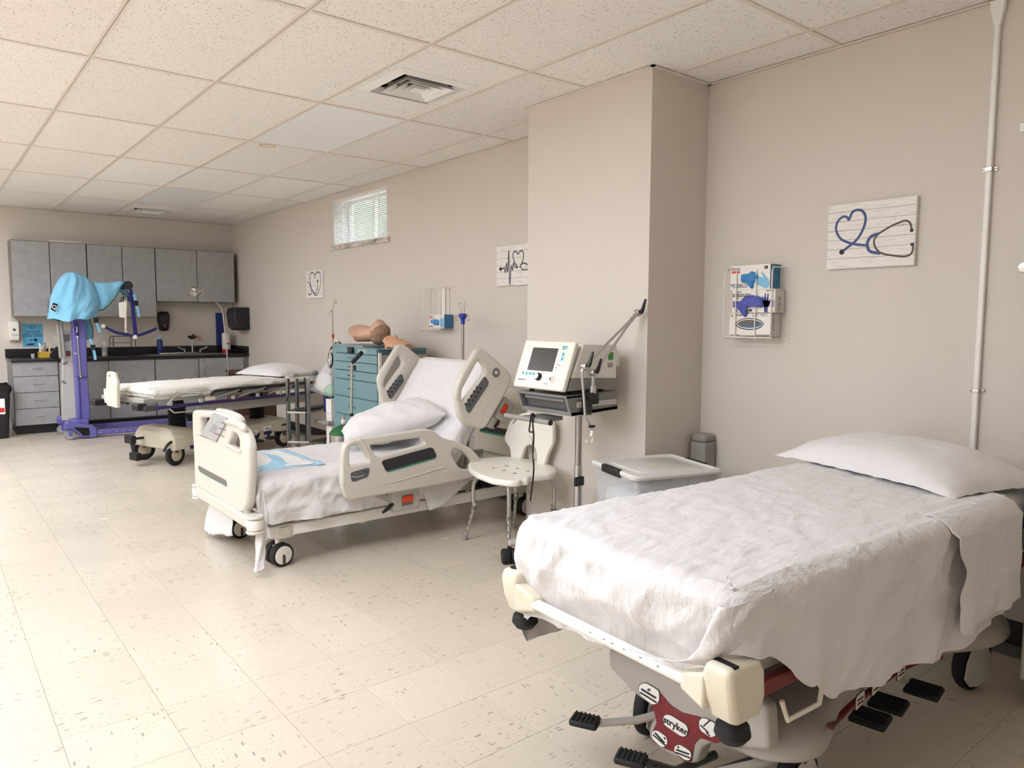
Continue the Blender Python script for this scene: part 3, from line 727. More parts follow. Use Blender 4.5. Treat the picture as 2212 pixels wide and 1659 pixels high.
for q in ((385, 757), (412, 752), (435, 765)): plY('button', cR, [(q[0], q[1]), (q[0] + 16, q[1] - 4), (q[0] + 16, q[1] + 8), (q[0], q[1] + 12)], NY, .002, 'ink', fr, r=.001, fwd=-.0275, bevel=.0003)
b = MB(); b.tube([onY(*cR(*q), NY - .024) for q in ((520, 1000), (1000, 880), (1560, 705))], [.001, .004, .006], 6); b.build('moulded_ridge', 'bed_plastic', fr, world=True)
b = MB(); b.tube([onY(*cR(*q), NY - .022) for q in ((380, 310), (470, 460), (640, 770))], [.006, .007, .001], 6); b.build('moulded_ridge', 'bed_plastic', fr, world=True)
for i in range(13):
    t_ = i / 12; q = (1730 + 290 * t_, 370 + 40 * t_ + 150 * t_ ** 2)
    p_ = onY(*cR(*q), NY - .023); MB().sphere(p_, .0035, 8, 5).build('grip_bead', 'white_plastic', fr, world=True)
b = MB(); b.box(2.10, 2.29, 3.70, 3.76, .215, .345); b.build('rail_mount', 'light_grey', HB, world=True, bevel=.012, seg=3)
rm = bpy.data.objects['rail_mount']
plY('release_handle', cR, [(968, 1125), (1118, 1092), (1112, 1185), (968, 1212)], 3.697, .012, 'orange_red', rm, r=.004, fwd=-.002, bevel=.002)
plY('handle_recess', cR, [(962, 1115), (1124, 1085), (1118, 1225), (962, 1258)], 3.697, .004, 'mid_grey', rm, r=.003, bevel=.001)
b = MB(); b.tube([onY(*cR(*q), 3.70) for q in ((845, 1225), (815, 1240), (745, 1310), (690, 1352))], [.006, .012, .012, .007], 8); b.build('cable', 'black_plastic', HB, world=True)
# head rails
for Y, pts, slot, panel, fwd, s_ in (
    (NY, [(1165, 760), (1180, 640), (1260, 460), (1440, 160), (1500, 135), (1580, 175), (1880, 440), (1920, 520), (1890, 640), (1570, 1190), (1500, 1215), (1290, 1150), (1215, 1050)], [(1470, 290), (1540, 360), (1560, 470), (1270, 835), (1250, 820), (1255, 690)], [(1540, 510), (1565, 515), (1600, 580), (1595, 620), (1350, 990), (1320, 985), (1292, 890), (1310, 850)], -.0245, -1),
    (FY, [(145, 560), (165, 480), (370, 150), (410, 90), (460, 78), (520, 100), (740, 280), (800, 380), (760, 520), (420, 900), (350, 935), (250, 935), (205, 880)], [(425, 215), (470, 300), (470, 360), (240, 670), (220, 640), (235, 540)], [(435, 478), (460, 480), (484, 545), (480, 580), (320, 805), (290, 800), (262, 730), (275, 690)], -.0245, 1)):
    hr_ = plY('head_rail', hB, pts, Y, .048, 'bed_plastic', HB, r=.025, bevel=.018, holes=[slot], hr=.02)
    pn = plY('keypad', hB, panel, Y, .004, 'control_grey', hr_, r=.006, fwd=fwd, bevel=.001)
    bt = [(1478, 660), (1532, 670), (1440, 714), (1495, 722), (1404, 768), (1458, 776), (1365, 825), (1420, 833), (1328, 880), (1382, 888)] if s_ < 0 else [(403, 568), (456, 572), (366, 615), (420, 620), (330, 663), (386, 668), (293, 712), (349, 715), (312, 765)]
    for q in bt:
        p_ = onY(*hB(*q), Y + fwd - .003); MB().lathe([(.001, -.0015), (.007, -.0015), (.008, .001)], p_, (0, 1, 0), 12).build('button', 'ink', pn, world=True)
    q = (1342, 942) if s_ < 0 else (438, 520)
    p_ = onY(*hB(*q), Y + fwd - .003); MB().lathe([(.001, -.0015), (.008, -.0015), (.009, .001)], p_, (0, 1, 0), 12).build('button', 'green', pn, world=True)
    if s_ < 0:
        p_ = onY(*hB(1732, 460), Y - .026); MB().lathe([(.001, .001), (.019, .001), (.021, -.003), (.028, -.003), (.031, .003)], p_, (0, 1, 0), 24).build('angle_dial', 'mid_grey', hr_, world=True)
        MB().lathe([(.001, -.004), (.012, -.004), (.014, 0)], p_, (0, 1, 0), 16).build('dial_centre', 'light_grey', hr_, world=True)
        b = MB(); b.tube([onY(*hB(*q), Y - .022) for q in ((1790, 640), (1530, 960), (1520, 1000), (1540, 1090))], [.002, .005, .005, .002], 6); b.build('moulded_ridge', 'bed_plastic', hr_, world=True)
        for i in range(12):
            t_ = i / 11; q = (1262 - 75 * t_, 545 + 290 * t_); p_ = onY(*hB(*q), Y - .0235); MB().sphere(p_, .003, 8, 5).build('grip_bead', 'white_plastic', hr_, world=True)
b = plY('head_rail_mount', hB, [(1830, 770), (1965, 885), (1830, 1145), (1690, 1035)], 3.74, .05, 'light_grey', HB, r=.012, bevel=.01)
plY('release_handle', hB, [(1845, 865), (1895, 900), (1832, 1028), (1778, 990)], 3.713, .008, 'orange_red', b, r=.004, fwd=-.002, bevel=.002)
b = plY('rail_bracket', hB, [(1670, 1040), (1760, 1090), (1690, 1210), (1590, 1180)], 3.75, .02, 'light_grey', HB, r=.006, bevel=.003)
b = MB(); b.tube([onY(*hB(*q), 3.73) for q in ((1770, 1095), (1750, 1140), (1715, 1185))], [.006, .011, .008], 8); b.build('cable', 'black_plastic', HB, world=True)
# headboard at the wall end
hb_ = plate('headboard', rnd([(-4.64, .31), (-3.70, .31), (-3.70, .76), (-3.78, .825), (-4.56, .825), (-4.64, .76)], .04), [], (3.42, 0, 0), (0, -1, 0), (0, 0, 1), .045, 'cream_plastic', HB, bevel=.016, world=True)
MB().box(3.393, 3.397, 3.82, 4.6, .475, .52).build('stripe', 'pad_dark', hb_, world=True, smooth=0)
MB().box(3.3925, 3.397, 3.82, 4.6, .46, .475).build('green_stripe', 'green', hb_, world=True, smooth=0)
b = MB(); b.box(3.30, 3.45, 3.74, 4.60, .24, .31); b.build('head_beam', 'bed_plastic', HB, world=True, bevel=.012)
for y in (3.80, 4.49): MB().box(2.5, 3.35, y, y + .05, .30, .345).build('head_frame', 'light_grey', HB, world=True, bevel=.005)

# bedding
def bed_flaps(b):
    pass
sh = sheet('bed_sheet', 'sheet', 1.80, .425, .0, dict(near=[(0, .235), (.30, .245), (.62, .24), (.70, .10), (1.1, .13), (1.8, .1)], far=.2, foot=.18, head=.06),
      dict(near=[(0, .0), (1.0, .0), (1.2, .03)], far=0, foot=.03, head=.05), dict(near=[(0, .010), (.7, .008), (.9, .004), (1.8, .003)], far=.008, foot=.01, head=.004),
      'rumpled white sheet spread on the hospital bed and hanging over its side', 'bed sheet', seed=3.1, wr=.007, bend=(1.10, BA, .05), rad=.03)
sh.location = (1.345, 4.17, .500)
# the corner tail and the hanging corner flap belong to that sheet
def hang(pts_top, pts_bot, nu, nv, amp, seed, name, m, parent):
    T_, B_ = catmull(pts_top, 8), catmull(pts_bot, 8)
    def at(L_, u): x = u * (len(L_) - 1); i = min(int(x), len(L_) - 2); return L_[i].lerp(L_[i + 1], x - i)
    b = MB(); b.grid(lambda u, v: at(T_, u).lerp(at(B_, u), v) + V(amp * nz(u * 5, v * 3, seed) * v, amp * (math.sin(u * 9 + seed) * .6 + nz(u * 4, v * 4, seed)) * v, 0), nu, nv)
    return b.build(name, m, parent, world=True, smooth=80, solid=.0012)
hang([(1.335, 3.705, .47), (1.345, 3.725, .46), (1.36, 3.72, .45)], [(1.285, 3.69, .035), (1.325, 3.675, .05), (1.37, 3.70, .20)], 16, 30, .02, 1., 'sheet_tail', 'sheet', sh)
hang([(1.37, 4.62, .36), (1.37, 4.45, .36), (1.37, 4.25, .36)], [(1.33, 4.66, .03), (1.33, 4.50, .035), (1.36, 4.25, .09)], 20, 20, .03, 2., 'sheet_tail', 'sheet', sh)
hang([onY(*cR(1230, 960), 3.74), onY(*cR(1500, 925), 3.735), onY(*cR(1930, 850), 3.74)], [onY(*cR(1345, 1320), 3.735), onY(*cR(1620, 1190), 3.72), onY(*cR(1940, 860), 3.735)], 20, 16, .012, 3., 'sheet_flap', 'sheet', sh)
pillow('pillow', 'pillow_cloth', .33, .25, .125, 'plump white pillow lying at the bend of the hospital bed', 'pillow', (2.39, 4.20, .665), (math.radians(0), math.radians(-14), math.radians(-24)), seed=2., flat=.9, wr=.013, ears=.03)
# the pad under the feet
mat('pad_blue', (170, 214, 240), .6); mat('pad_white', (232, 232, 234), .7)
pad = thing('absorbent_pad', 'pale blue edged absorbent pad crumpled at the foot of the hospital bed', 'pad', (1.50, 4.2, .505))
def padf(x0, x1, y0, y1, lift, seed):
    return lambda u, v: V(x0 + (x1 - x0) * u, y0 + (y1 - y0) * v, .006 + lift + .006 * nz(u * 4 + seed, v * 5) + .05 * math.exp(-((u - .3) ** 2) / .06) * math.sin(v * math.pi) * (1 if lift == 0 else 1.0))
b = MB(); b.grid(padf(-.13, .28, -.30, .30, 0, 1), 26, 26); b.build('pad_backing', 'pad_blue', pad, smooth=80, solid=.001)
b = MB(); b.grid(padf(-.12, .235, -.27, .24, .004, 1), 26, 26); b.build('pad_core', 'pad_white', pad, smooth=80, solid=.001)
# ------------------------------------------------------------------ the near stretcher
SA = thing('stretcher', 'large near stretcher with cream corner bumpers and red foot panel', 'stretcher', (1.343, 1.268, 0), -2.3, 'wheeled stretchers')
SA_M = Matrix.Translation((1.343, 1.268, 0)) @ Matrix.Rotation(math.radians(-2.3), 4, 'Z'); SA_I = SA_M.inverted()
def onL(px, axis, val, inv):                   # pixel -> local point on the local plane axis = val
    e = inv @ EYE; d = (inv.to_3x3() @ ray(*px)); return e + d * ((val - e[axis]) / d[axis])
def A0(cr, x, y, u): return onL(cr(x, y), 0, u, SA_I)
mat('base_grey', (176, 171, 164), .38, var=.02); mat('maroon', (122, 26, 34), .4, var=.04); mat('brown_red', (112, 34, 28), .4)
mat('fitted_sheet', (228, 226, 226), .8)
MB().box(.015, 1.93, -.355, .355, .628, .738).build('mattress', 'sheet', SA, bevel=.035, seg=3)
MB().box(.03, 1.95, -.33, .33, .585, .628).build('litter_deck', 'black_plastic', SA, bevel=.006)
for s in (-1, 1):
    MB().box(.05, 1.98, s * .375 - .012, s * .375 + .012, .492, .53).build('side_rail', 'brown_red', SA, bevel=.004)
    MB().box(.05, 1.98, s * .345 - .016, s * .345 + .016, .535, .585).build('rail_frame', 'light_grey', SA, bevel=.005)
    # bumper block at the foot corner
    y0 = s * .372
    def q4(u0, u1, w0, w1, z): return [V(u0, y0 - w0, z), V(u1, y0 - w0, z), V(u1, y0 + w1, z), V(u0, y0 + w1, z)]
    i_, o_ = (.062, .05) if s > 0 else (.05, .062)
    b = MB(); b.loft([q4(.0, .06, .026, .026, .466), q4(-.02, .075, .036, .036, .478), q4(-.035, .085, .04, .04, .52), q4(-.045, .08, .04, .04, .575), q4(-.04, .07, .034, .034, .603)])
    bp = b.build('corner_bumper', 'cream_plastic', SA, bevel=.014, seg=3)
    (MB().lathe([(.001, .6025), (.015, .6028), (.017, .604)], (-.01, y0 + .008, 0), n=20) if s > 0 else MB().cbox((-.012, y0 - .002, .602), (.016, .055, .005))).build('socket', 'dark', bp)
    MB().loft([q4(-.02, .06, .02, .05, .50), q4(-.02, .06, .02, .05, .55)] if False else [[V(-.03, y0 - s * .11, .505), V(.03, y0 - s * .11, .505), V(.03, y0 - s * .11, .545), V(-.03, y0 - s * .11, .545)], [V(-.045, y0 - s * .03, .49), V(.05, y0 - s * .03, .49), V(.05, y0 - s * .03, .575), V(-.045, y0 - s * .03, .575)]]).build('bumper_neck', 'cream_plastic', bp, bevel=.008)
    if s < 0: MB().cbox((.055, y0 + .012, .608), (.02, .03, .022)).build('latch', 'cream_plastic', bp, bevel=.004)
    MB().lathe([(.001, -.03), (.028, -.024), (.04, -.008), (.036, .012), (.022, .024)], (.02, y0, .442)).build('bumper_ball', 'black_rubber', bp)
MB().tube([(-.018, .30, .527), (-.018, -.28, .527)], .0155, 14).build('foot_bar', 'white_paint', SA)
for (t_, a_) in ((-.05, .0), (-.09, .3), (-.145, .1), (-.2, .5), (.03, .2), (-.02, .4)): MB().cbox((-.032, t_, .533), (.003, .007, .002)).build('paint_chip', 'mid_grey', bpy.data.objects['foot_bar'])
MB().tube([(.16, -.40, .475), (.17, -.41, .43), (.30, -.41, .428), (.33, -.40, .47)], .006, 8).build('hook_rail', 'cream_plastic', SA)
for s in (-1, 1): MB().tube(catmull([(1.93, s * .30, .60), (2.02, s * .30, .66), (2.05, s * .29, .76), (2.03, s * .26, .80)], 5), .014, 10).build('push_handle', 'black_rubber', SA)
for x in (.62, 1.38): MB().lathe([(.075, .30), (.075, .36), (.06, .37), (.06, .44), (.07, .45), (.07, .585)], (x, 0, 0)).build('lift_column', 'black_plastic', SA)
# base cover
secs = [(.300, .165, .175, .300, .170), (.34, .25, .29, .318, .185), (.40, .32, .335, .322, .19), (.48, .325, .335, .322, .19), (.56, .30, .305, .325, .205), (.66, .255, .262, .335, .225), (.80, .235, .25, .34, .240), (1.0, .23, .25, .34, .245), (1.15, .24, .26, .335, .235), (1.28, .265, .275, .33, .215), (1.42, .315, .32, .33, .20), (1.55, .335, .345, .33, .195), (1.70, .325, .335, .315, .19), (1.78, .26, .28, .30, .195)]
rings = []
for u, ht, hb, zt, zb in secs:
    half = [(hb * 1.0, zb), (hb * 1.015, zb + .02), (hb, zb + .055), (ht * .93, zb + .085), (ht * .72, zt - .02), (ht * .4, zt - .003), (0, zt)]
    rings.append([V(u, -a, z) for a, z in half] + [V(u, a, z) for a, z in half[-2::-1]])
b = MB(); b.loft(rings, closed=True, caps=True); bc = b.build('base_cover', 'base_grey', SA, smooth=60, sub=2)
# foot fascia with the red panel
FU = .292
def fz(pts, u): return [Vector((-q.y, q.z)) for q in (A0(c5, *p, u) for p in pts)]
def plA(name, pts, th, m, par, r=.006, bevel=.002, fwd=0., u=FU): return plate(name, rnd(fz(pts, u), r), [], (u + fwd, 0, 0), (0, -1, 0), (0, 0, 1), th, m, par, bevel=bevel)
fa = plA('foot_fascia', [(850, 715), (860, 860), (1000, 1000), (1180, 1150), (1205, 1220), (1165, 1320), (1165, 1390), (1260, 1490), (1440, 1590), (1540, 1600), (1575, 1470), (1680, 1430), (1830, 1470), (2100, 1500), (2080, 1150), (1900, 1050), (1500, 960), (1150, 760), (950, 700)], .05, 'base_grey', SA, r=.02, bevel=.012, fwd=.012)
FF = -.0145
rd = plA('red_panel', [(1190, 1135), (1265, 1050), (1340, 1140), (1430, 1198), (1560, 1228), (1700, 1300), (1760, 1410), (1700, 1435), (1570, 1392), (1525, 1440), (1505, 1575), (1440, 1570), (1370, 1500), (1310, 1480), (1200, 1420), (1205, 1340), (1235, 1275), (1215, 1190)], .002, 'maroon', fa, r=.008, bevel=.0005, fwd=FF)
def pill(pts, name='button_label'):
    c = sum((Vector(p) for p in pts), Vector((0, 0))) / len(pts)
    o = plA(name, pts, .002, 'ink', fa, r=.012, bevel=.0004, fwd=FF - .0012)
    plA('label_face', [c + (Vector(p) - c) * .945 for p in pts], .002, 'white_print', o, r=.011, bevel=.0004, fwd=FF - .0018); return o
def icon(par, segs):
    for (x0, y0, x1, y1, w_) in segs:
        d = Vector((x1 - x0, y1 - y0)).normalized(); n = Vector((-d.y, d.x)) * w_ / 2; a, c = Vector((x0, y0)), Vector((x1, y1))
        plA('icon', [a + n, c + n, c - n, a - n], .001, 'ink', par, r=.001, bevel=.0002, fwd=FF - .003)
p1 = pill([(1095, 985), (1150, 962), (1262, 1030), (1262, 1120), (1215, 1145), (1100, 1060)]); icon(p1, [(1110, 1040, 1240, 1120, 13), (1120, 1015, 1235, 1085, 15), (1180, 1010, 1180, 1035, 8), (1165, 1020, 1195, 1022, 8)])
p2 = pill([(1195, 1345), (1235, 1325), (1322, 1385), (1325, 1450), (1280, 1470), (1200, 1400)]); icon(p2, [(1210, 1365, 1310, 1450, 11), (1225, 1350, 1300, 1430, 13), (1295, 1385, 1308, 1402, 10)])
p3 = pill([(1370, 1455), (1410, 1435), (1508, 1495), (1508, 1560), (1465, 1570), (1372, 1500)]); icon(p3, [(1385, 1500, 1500, 1545, 11), (1390, 1480, 1490, 1515, 13), (1402, 1452, 1410, 1470, 10)])
p4 = pill([(1560, 1250), (1600, 1228), (1700, 1280), (1705, 1370), (1660, 1395), (1565, 1330)]); icon(p4, [(1575, 1290, 1640, 1350, 9), (1600, 1300, 1650, 1255, 12), (1620, 1345, 1650, 1375, 9)])
lg = pill([(1280, 1235), (1300, 1208), (1340, 1210), (1470, 1290), (1488, 1330), (1470, 1385), (1430, 1385), (1290, 1290)], 'logo_plate')
pA_, pB_, pC_ = A0(c5, 1300, 1248, FU), A0(c5, 1468, 1345, FU), A0(c5, 1384, 1297, FU)
ax_ = (pB_ - pA_); text('logo_text', 'stryker', .029, pC_ + V(FF - .0042, 0, 0), ax_, (0, 0, 1), 'ink', lg, depth=.0003, sx=1.05, bold=.0004)
# maroon side stripe and its labels
stripe = [(700, 1340), (760, 1270), (880, 1150), (1040, 1035), (1220, 905), (1380, 830), (1560, 792)]
def side_v(u): return -interp([(q[0], q[2] * 1.012) for q in secs], u)
def skirt(px):                                # where the ray meets the skirt of the base cover
    v = -.3
    for _ in range(12): p_ = onL(px, 1, v, SA_I); v = side_v(p_.x)
    return onL(px, 1, v, SA_I)
pts = catmull([skirt(c6(*q)) for q in stripe], 6)
b = MB(); w_ = .010
vs = []; 
for i, p_ in enumerate(pts):
    t_ = (pts[min(i + 1, len(pts) - 1)] - pts[max(i - 1, 0)]).normalized(); n_ = V(-t_.z, 0, t_.x).normalized() * w_ / 2
    vs += [p_ + n_ + V(0, -.008, 0), p_ - n_ + V(0, -.008, 0), p_ - n_ + V(0, .006, 0), p_ + n_ + V(0, .006, 0)]
b.loft([vs[i * 4:i * 4 + 4] for i in range(len(pts))]); b.build('side_stripe', 'maroon', bc)
for q in ((903, 1120), (1030, 1010), (1225, 900)):
    p_ = skirt(c6(*q)) + V(0, -.010, 0)
    o = plate('side_label', rnd([(-.026, -.028), (.026, -.012), (.026, .03), (-.026, .02)], .014), [], p_, (1, 0, 0), (0, 0, 1), .002, 'ink', bc, bevel=.0005)
    plate('label_face', rnd([(-.024, -.026), (.024, -.011), (.024, .028), (-.024, .018)], .012), [], p_ + V(0, -.0012, 0), (1, 0, 0), (0, 0, 1), .002, 'cream_plastic', o, bevel=.0005)
    for dz in (-.008, .004): plate('icon', [(-.016, dz - .002), (.016, dz + .001), (.016, dz + .006), (-.016, dz + .003)], [], p_ + V(0, -.0026, 0), (1, 0, 0), (0, 0, 1), .001, 'ink', o, bevel=.0002)
# pedals
def pedal(c, yaw, size=(.085, .06, .02), name='pedal', tilt=0.):
    R = (Matrix.Rotation(math.radians(yaw), 4, 'Z') @ Matrix.Rotation(math.radians(tilt), 4, 'Y')).to_3x3(); c = Vector(c)
    b = MB(); b.cbox(c, size, R); o = b.build(name, 'black_rubber', SA, bevel=.008, seg=2)
    r_ = MB()
    for i in range(6): r_.cbox(c + R @ V((i - 2.5) * size[0] / 6.5, 0, size[2] / 2 + .001), (size[0] / 14, size[1] * .86, .003), R)
    x = r_.build('pedal_rib', 'black_plastic', o, smooth=0); x['kind'] = 'stuff'
    return o
pedal((.115, .205, .165), -60); MB().tube([(.13, .192, .158), (.24, .12, .165), (.34, .06, .19)], .012, 8).build('pedal_arm', 'light_grey', SA)
pedal((.10, .005, .155), -60); MB().tube([(.14, -.02, .14), (.24, -.03, .085), (.4, -.04, .08)], .013, 8).build('pedal_arm', 'dark_grey', SA)
pedal((.12, -.10, .145), -70, (.07, .055, .02)); MB().tube([(.14, -.11, .14), (.20, -.13, .12), (.40, -.16, .12)], [.02, .02, .013], 10).build('pedal_arm', 'dark_grey', SA)
MB().tube([(.2, -.16, .155), (.42, -.25, .17)], .012, 8).build('pedal_arm', 'light_grey', SA)
for (u, v) in ((1.17, -.27), (.99, -.245), (.86, -.255)):
    pedal((u, v, .135), 12, (.10, .105, .018)); MB().tube([(u - .0, v + .05, .135), (u - .03, v + .22, .19)], .011, 8).build('pedal_arm', 'light_grey', SA)
# casters
for (u, v, yw) in ((.44, -.27, 5), (.44, .25, 20), (1.60, -.245, -8), (1.60, .26, 0)):
    ww = caster(SA, (u, v), .10, .035, 'black_rubber', 'light_grey', yaw=yw)
    b = MB(); a = math.radians(yw); k = V(math.cos(a), math.sin(a), 0); ax = V(-math.sin(a), math.cos(a), 0)
    prof = [(-.086, -.04), (-.075, .02), (-.05, .065), (0, .084), (.05, .065), (.078, .02), (.086, -.02), (.05, -.072), (0, -.086), (-.05, -.074)]
    for s in (-1, 1): b.prism([V(u, v, .10) + k * p[0] * .98 + V(0, 0, p[1] * .98) + ax * s * .021 for p in prof], ax * s * .007)
    b.build('wheel_cover', 'light_grey', SA, bevel=.004)
    MB().tube(catmull([V(u, v, .215) + k * (.07 * math.cos(q)) + ax * (.05 * math.sin(q)) for q in [i * math.pi / 5 for i in range(10)]], 3, True), .010, 8, closed=True).build('brake_ring', 'black_plastic', SA)
    MB().cyl((u, v, .17), (u, v, .25), .03).build('caster_stem', 'dark_grey', SA)

# top sheet of that stretcher
sA = sheet('stretcher_sheet', 'sheet', 1.50, .383, .0,
      dict(near=[(0, .135), (.10, .16), (.27, .27), (.37, .335), (.62, .362), (1.02, .39), (1.55, .368)], far=[(0, .40), (.25, .40), (.5, .36), (1.6, .3)], foot=[(-.38, .14), (-.25, .24), (0, .27), (.38, .29)], head=.004),
      dict(near=[(0, .0), (.1, 0)], far=0, foot=[(-.38, .01), (-.30, .05), (.3, .045), (.38, .02)], head=0),
      dict(near=[(0, .006), (.3, .009), (1.0, .016), (1.5, .014)], far=.012, foot=.006, head=0),
      'wide white sheet draped low over the near stretcher', 'bed sheet', seed=1.7, wr=.0065, rad=.04, step=.0095)
sA.matrix_world = SA_M @ Matrix.Translation((0, 0, .752))
# folded-back outer layer with its own loose edge near the head
def outer(u, v):
    s = v; x = .985 + (1.47 - .985) * u + .012 * nz(v * 4, 2.) * (1 - u) * 2 + .03 * math.exp(-((v - .45) / .12) ** 2) * (1 - u) ** 3
    hz = -.335 + .0 * u - .0 + .012 * nz(u * 3, 8.) + .01 * (1 - u) * 0
    d = s * (hz - .0) ; y = -.383
    if s < .12: a = s / .12 * math.pi / 2; return V(x, y + .06 - .085 * math.sin(a), .009 - .05 * (1 - math.cos(a)))
    z = .009 - .05 + (hz + .05) * (s - .12) / .88
    return V(x, y - .034 - .016 * sstep(.1, 1, v) - .013 * (math.sin(u * 11 + 2 * nz(u * 3, 4.)) * .5 + nz(u * 6, v * 3, 9.)) * sstep(.1, .7, v) - .010 * (1 - u) ** 2, z)
b = MB(); b.grid(outer, 60, 50); b.build('folded_layer', 'sheet', sA, smooth=80, solid=.002)
def corner(a, b):
    # loose corner of the sheet wrapped round the near foot corner; a: free edge (foot face) -> near side, b: top -> hem
    fe = catmull([V(-.016, -.352, -.030), V(-.034, -.330, -.10), V(-.036, -.29, -.165), V(-.034, -.20, -.200), V(-.03, -.10, -.212)], 6); x = b * (len(fe) - 1); i = min(int(x), len(fe) - 2); f0 = fe[i].lerp(fe[i + 1], x - i)
    n1 = V(.13, -.383 - .006, -.012 - .14 * b)
    cz_ = f0.z + (n1.z - f0.z) * .5; cm = V(-.026, -.383 - .022, cz_)
    t_ = a; q = f0 * (1 - t_) ** 2 + cm * 2 * t_ * (1 - t_) + n1 * t_ * t_
    return q + V(-.003 * math.sin(b * 14 + a * 6), -.003 * nz(a * 6, b * 8, 3.), 0)
b = MB(); b.grid(corner, 24, 30); b.build('corner_fold', 'sheet', sA, smooth=80, solid=.002)
pA = pillow('pillow', 'pillow_cloth', .255, .415, .118, 'smooth white pillow on the near stretcher in the foreground', 'pillow', (0, 0, 0), (0, 0, 0), seed=6., wr=.005, ears=.05, flat=.05, sag=lambda x, y: -.01 * sstep(.25, .45, abs(y)), group='white bed pillows')
pA.matrix_world = SA_M @ Matrix.Translation((1.60, .045, .772)) @ Matrix.Rotation(math.radians(-14), 4, 'Z')

# grey cart at the right edge of the picture
EC = thing('equipment_cart', 'pale grey metal cart corner beside the near stretcher at the right edge', 'cart', (3.125, .618, 0), 0)
MB().box(-.20, .22, -.30, .19, .095, .80).build('cart_body', 'light_grey', EC, bevel=.006)
for x in (-.165, .185):
    for y in (-.26, .155): caster(EC, (x, y), .038, .022, 'black_rubber', 'mid_grey', fork='chrome', top=.1)
# ------------------------------------------------------------------ ventilator on its pole cart
VY = 2.70
mat('vent_white', (226, 222, 214), .35); mat('vent_front', (234, 229, 214), .35); mat('vent_grey', (128, 128, 126), .45); mat('vent_grey_dark', (92, 92, 92), .45)
mat('screen', (62, 58, 56), .25); mat('pale_blue', (150, 210, 224), .5); mat('teal_print', (60, 150, 160), .5); mat('green_sticker', (70, 140, 48), .5)
VT = thing('ventilator_cart', 'medical ventilator with square screen on a grey pole cart by the pier', 'ventilator', (2.80, 2.90, 0))
sidep = lambda pts, cr=cv, y=VY: [onY(*cr(*q), y) for q in pts]
def slab(name, pts, w_, m, par=VT, bevel=.006, y=VY, cr=cv): b = MB(); b.prism(sidep(pts, cr, y), (0, w_, 0)); return b.build(name, m, par, world=True, bevel=bevel)
W_ = .395
# tray with drawer
tr_ = sidep([(1040, 1075), (1145, 1445), (1995, 1310), (1985, 965)])
b = MB(); fT, fB, bB, bT = tr_
b.prism([fT, fB, bB, bT], (0, .018, 0)); tray = b.build('tray', 'vent_grey', VT, world=True, bevel=.003)
b = MB(); b.prism([p_ + V(0, W_ - .018, 0) for p_ in tr_], (0, .018, 0)); b.build('tray_side', 'vent_grey', tray, world=True, bevel=.003)
b = MB(); b.prism([fT, fT + V(.004, 0, -.014), bT + V(0, 0, -.014), bT], (0, W_, 0)); b.build('tray_top', 'vent_grey', tray, world=True, bevel=.002)
b = MB(); b.prism([fB + V(-.004, 0, .02), fB, bB, bB + V(0, 0, .02)], (0, W_, 0)); b.build('tray_floor', 'vent_grey', tray, world=True, bevel=.002)
d_ = (fB - fT)
dr = [fT + d_ * .14 + V(.03, .03, 0), fT + d_ * .80 + V(.03, .03, 0)]
b = MB(); b.prism([dr[0], dr[1], dr[1] + V(.25, 0, 0), dr[0] + V(.25, 0, 0)], (0, W_ - .06, 0)); dw = b.build('drawer', 'vent_grey_dark', VT, world=True, bevel=.006)
b = MB(); q = dr[0] + V(-.012, .012, -.004); b.prism([q, q + V(.004, 0, -.018), q + V(.03, 0, -.018), q + V(.03, 0, 0)], (0, W_ - .084, 0)); b.build('drawer_pull', 'vent_grey', dw, world=True, bevel=.003)
MB().box(tr_[3].x - .30, tr_[3].x - .012, VY - .008, VY - .001, .888, .916).build('equipment_rail', 'light_grey', VT, world=True, bevel=.002)
# monitor
TRp, BRp = onY(*cv(1290, 100), VY), onY(*cv(1040, 1010), VY)
bk0, bk1, bk2 = onY(*cv(1975, 160), VY), onY(*cv(1970, 742), VY), onY(*cv(1150, 742), VY)
up_ = (TRp - BRp).normalized(); nrm = V(-up_.z, 0, up_.x)          # out of the front face (towards -x)
if nrm.x > 0: nrm = -nrm
b = MB(); b.prism([TRp + V(.03, 0, -.004), bk2 + V(.0, 0, 0), bk1, V(bk1.x, VY, TRp.z - .012), ], (0, W_ - .03, 0)); mon = b.build('monitor_body', 'vent_white', VT, world=True, bevel=.005)
b = MB(); b.prism([bk2, BRp + V(.015, 0, .006), onY(*cv(1952, 890), VY), bk1], (0, W_ - .03, 0)); b.build('monitor_base', 'vent_grey', VT, world=True, bevel=.003)
fo = BRp + nrm * .012; fh = (TRp - BRp).length
fr_ = plate('front_panel', rrect(0, W_, 0, fh, .014), [], fo + V(0, W_, 0) , (0, -1, 0), up_, .03, 'vent_front', VT, bevel=.008, world=True)
F = lambda x, y, d=.0155: fo + V(0, W_ - x, 0) + up_ * y + nrm * d      # panel coordinates: x from left, y up
def onF(name, outline, m, d=.0155, th=.0015, par=fr_, bevel=.0004): return plate(name, outline, [], F(0, 0, d), (0, -1, 0), up_, th, m, par, bevel=bevel, world=True)
onF('overlay', rrect(.028, .352, .03, fh - .022, .006), 'white_plastic')
onF('screen', rrect(.085, .285, .095, .222, .002), 'screen', .0165)
for i in range(5):
    for x in (.068, .302): onF('soft_key', circ(x, .105 + i * .027, .006, 14), 'white_plastic', .017)
onF('key_group', rrect(.322, .342, .155, .205, .003), 'pale_blue', .0165)
for y in (.168, .192): onF('key', circ(.332, y, .006, 14), 'teal_print', .0175)
onF('badge', rrect(.312, .348, .222, .236, .002), 'pale_blue', .0165)
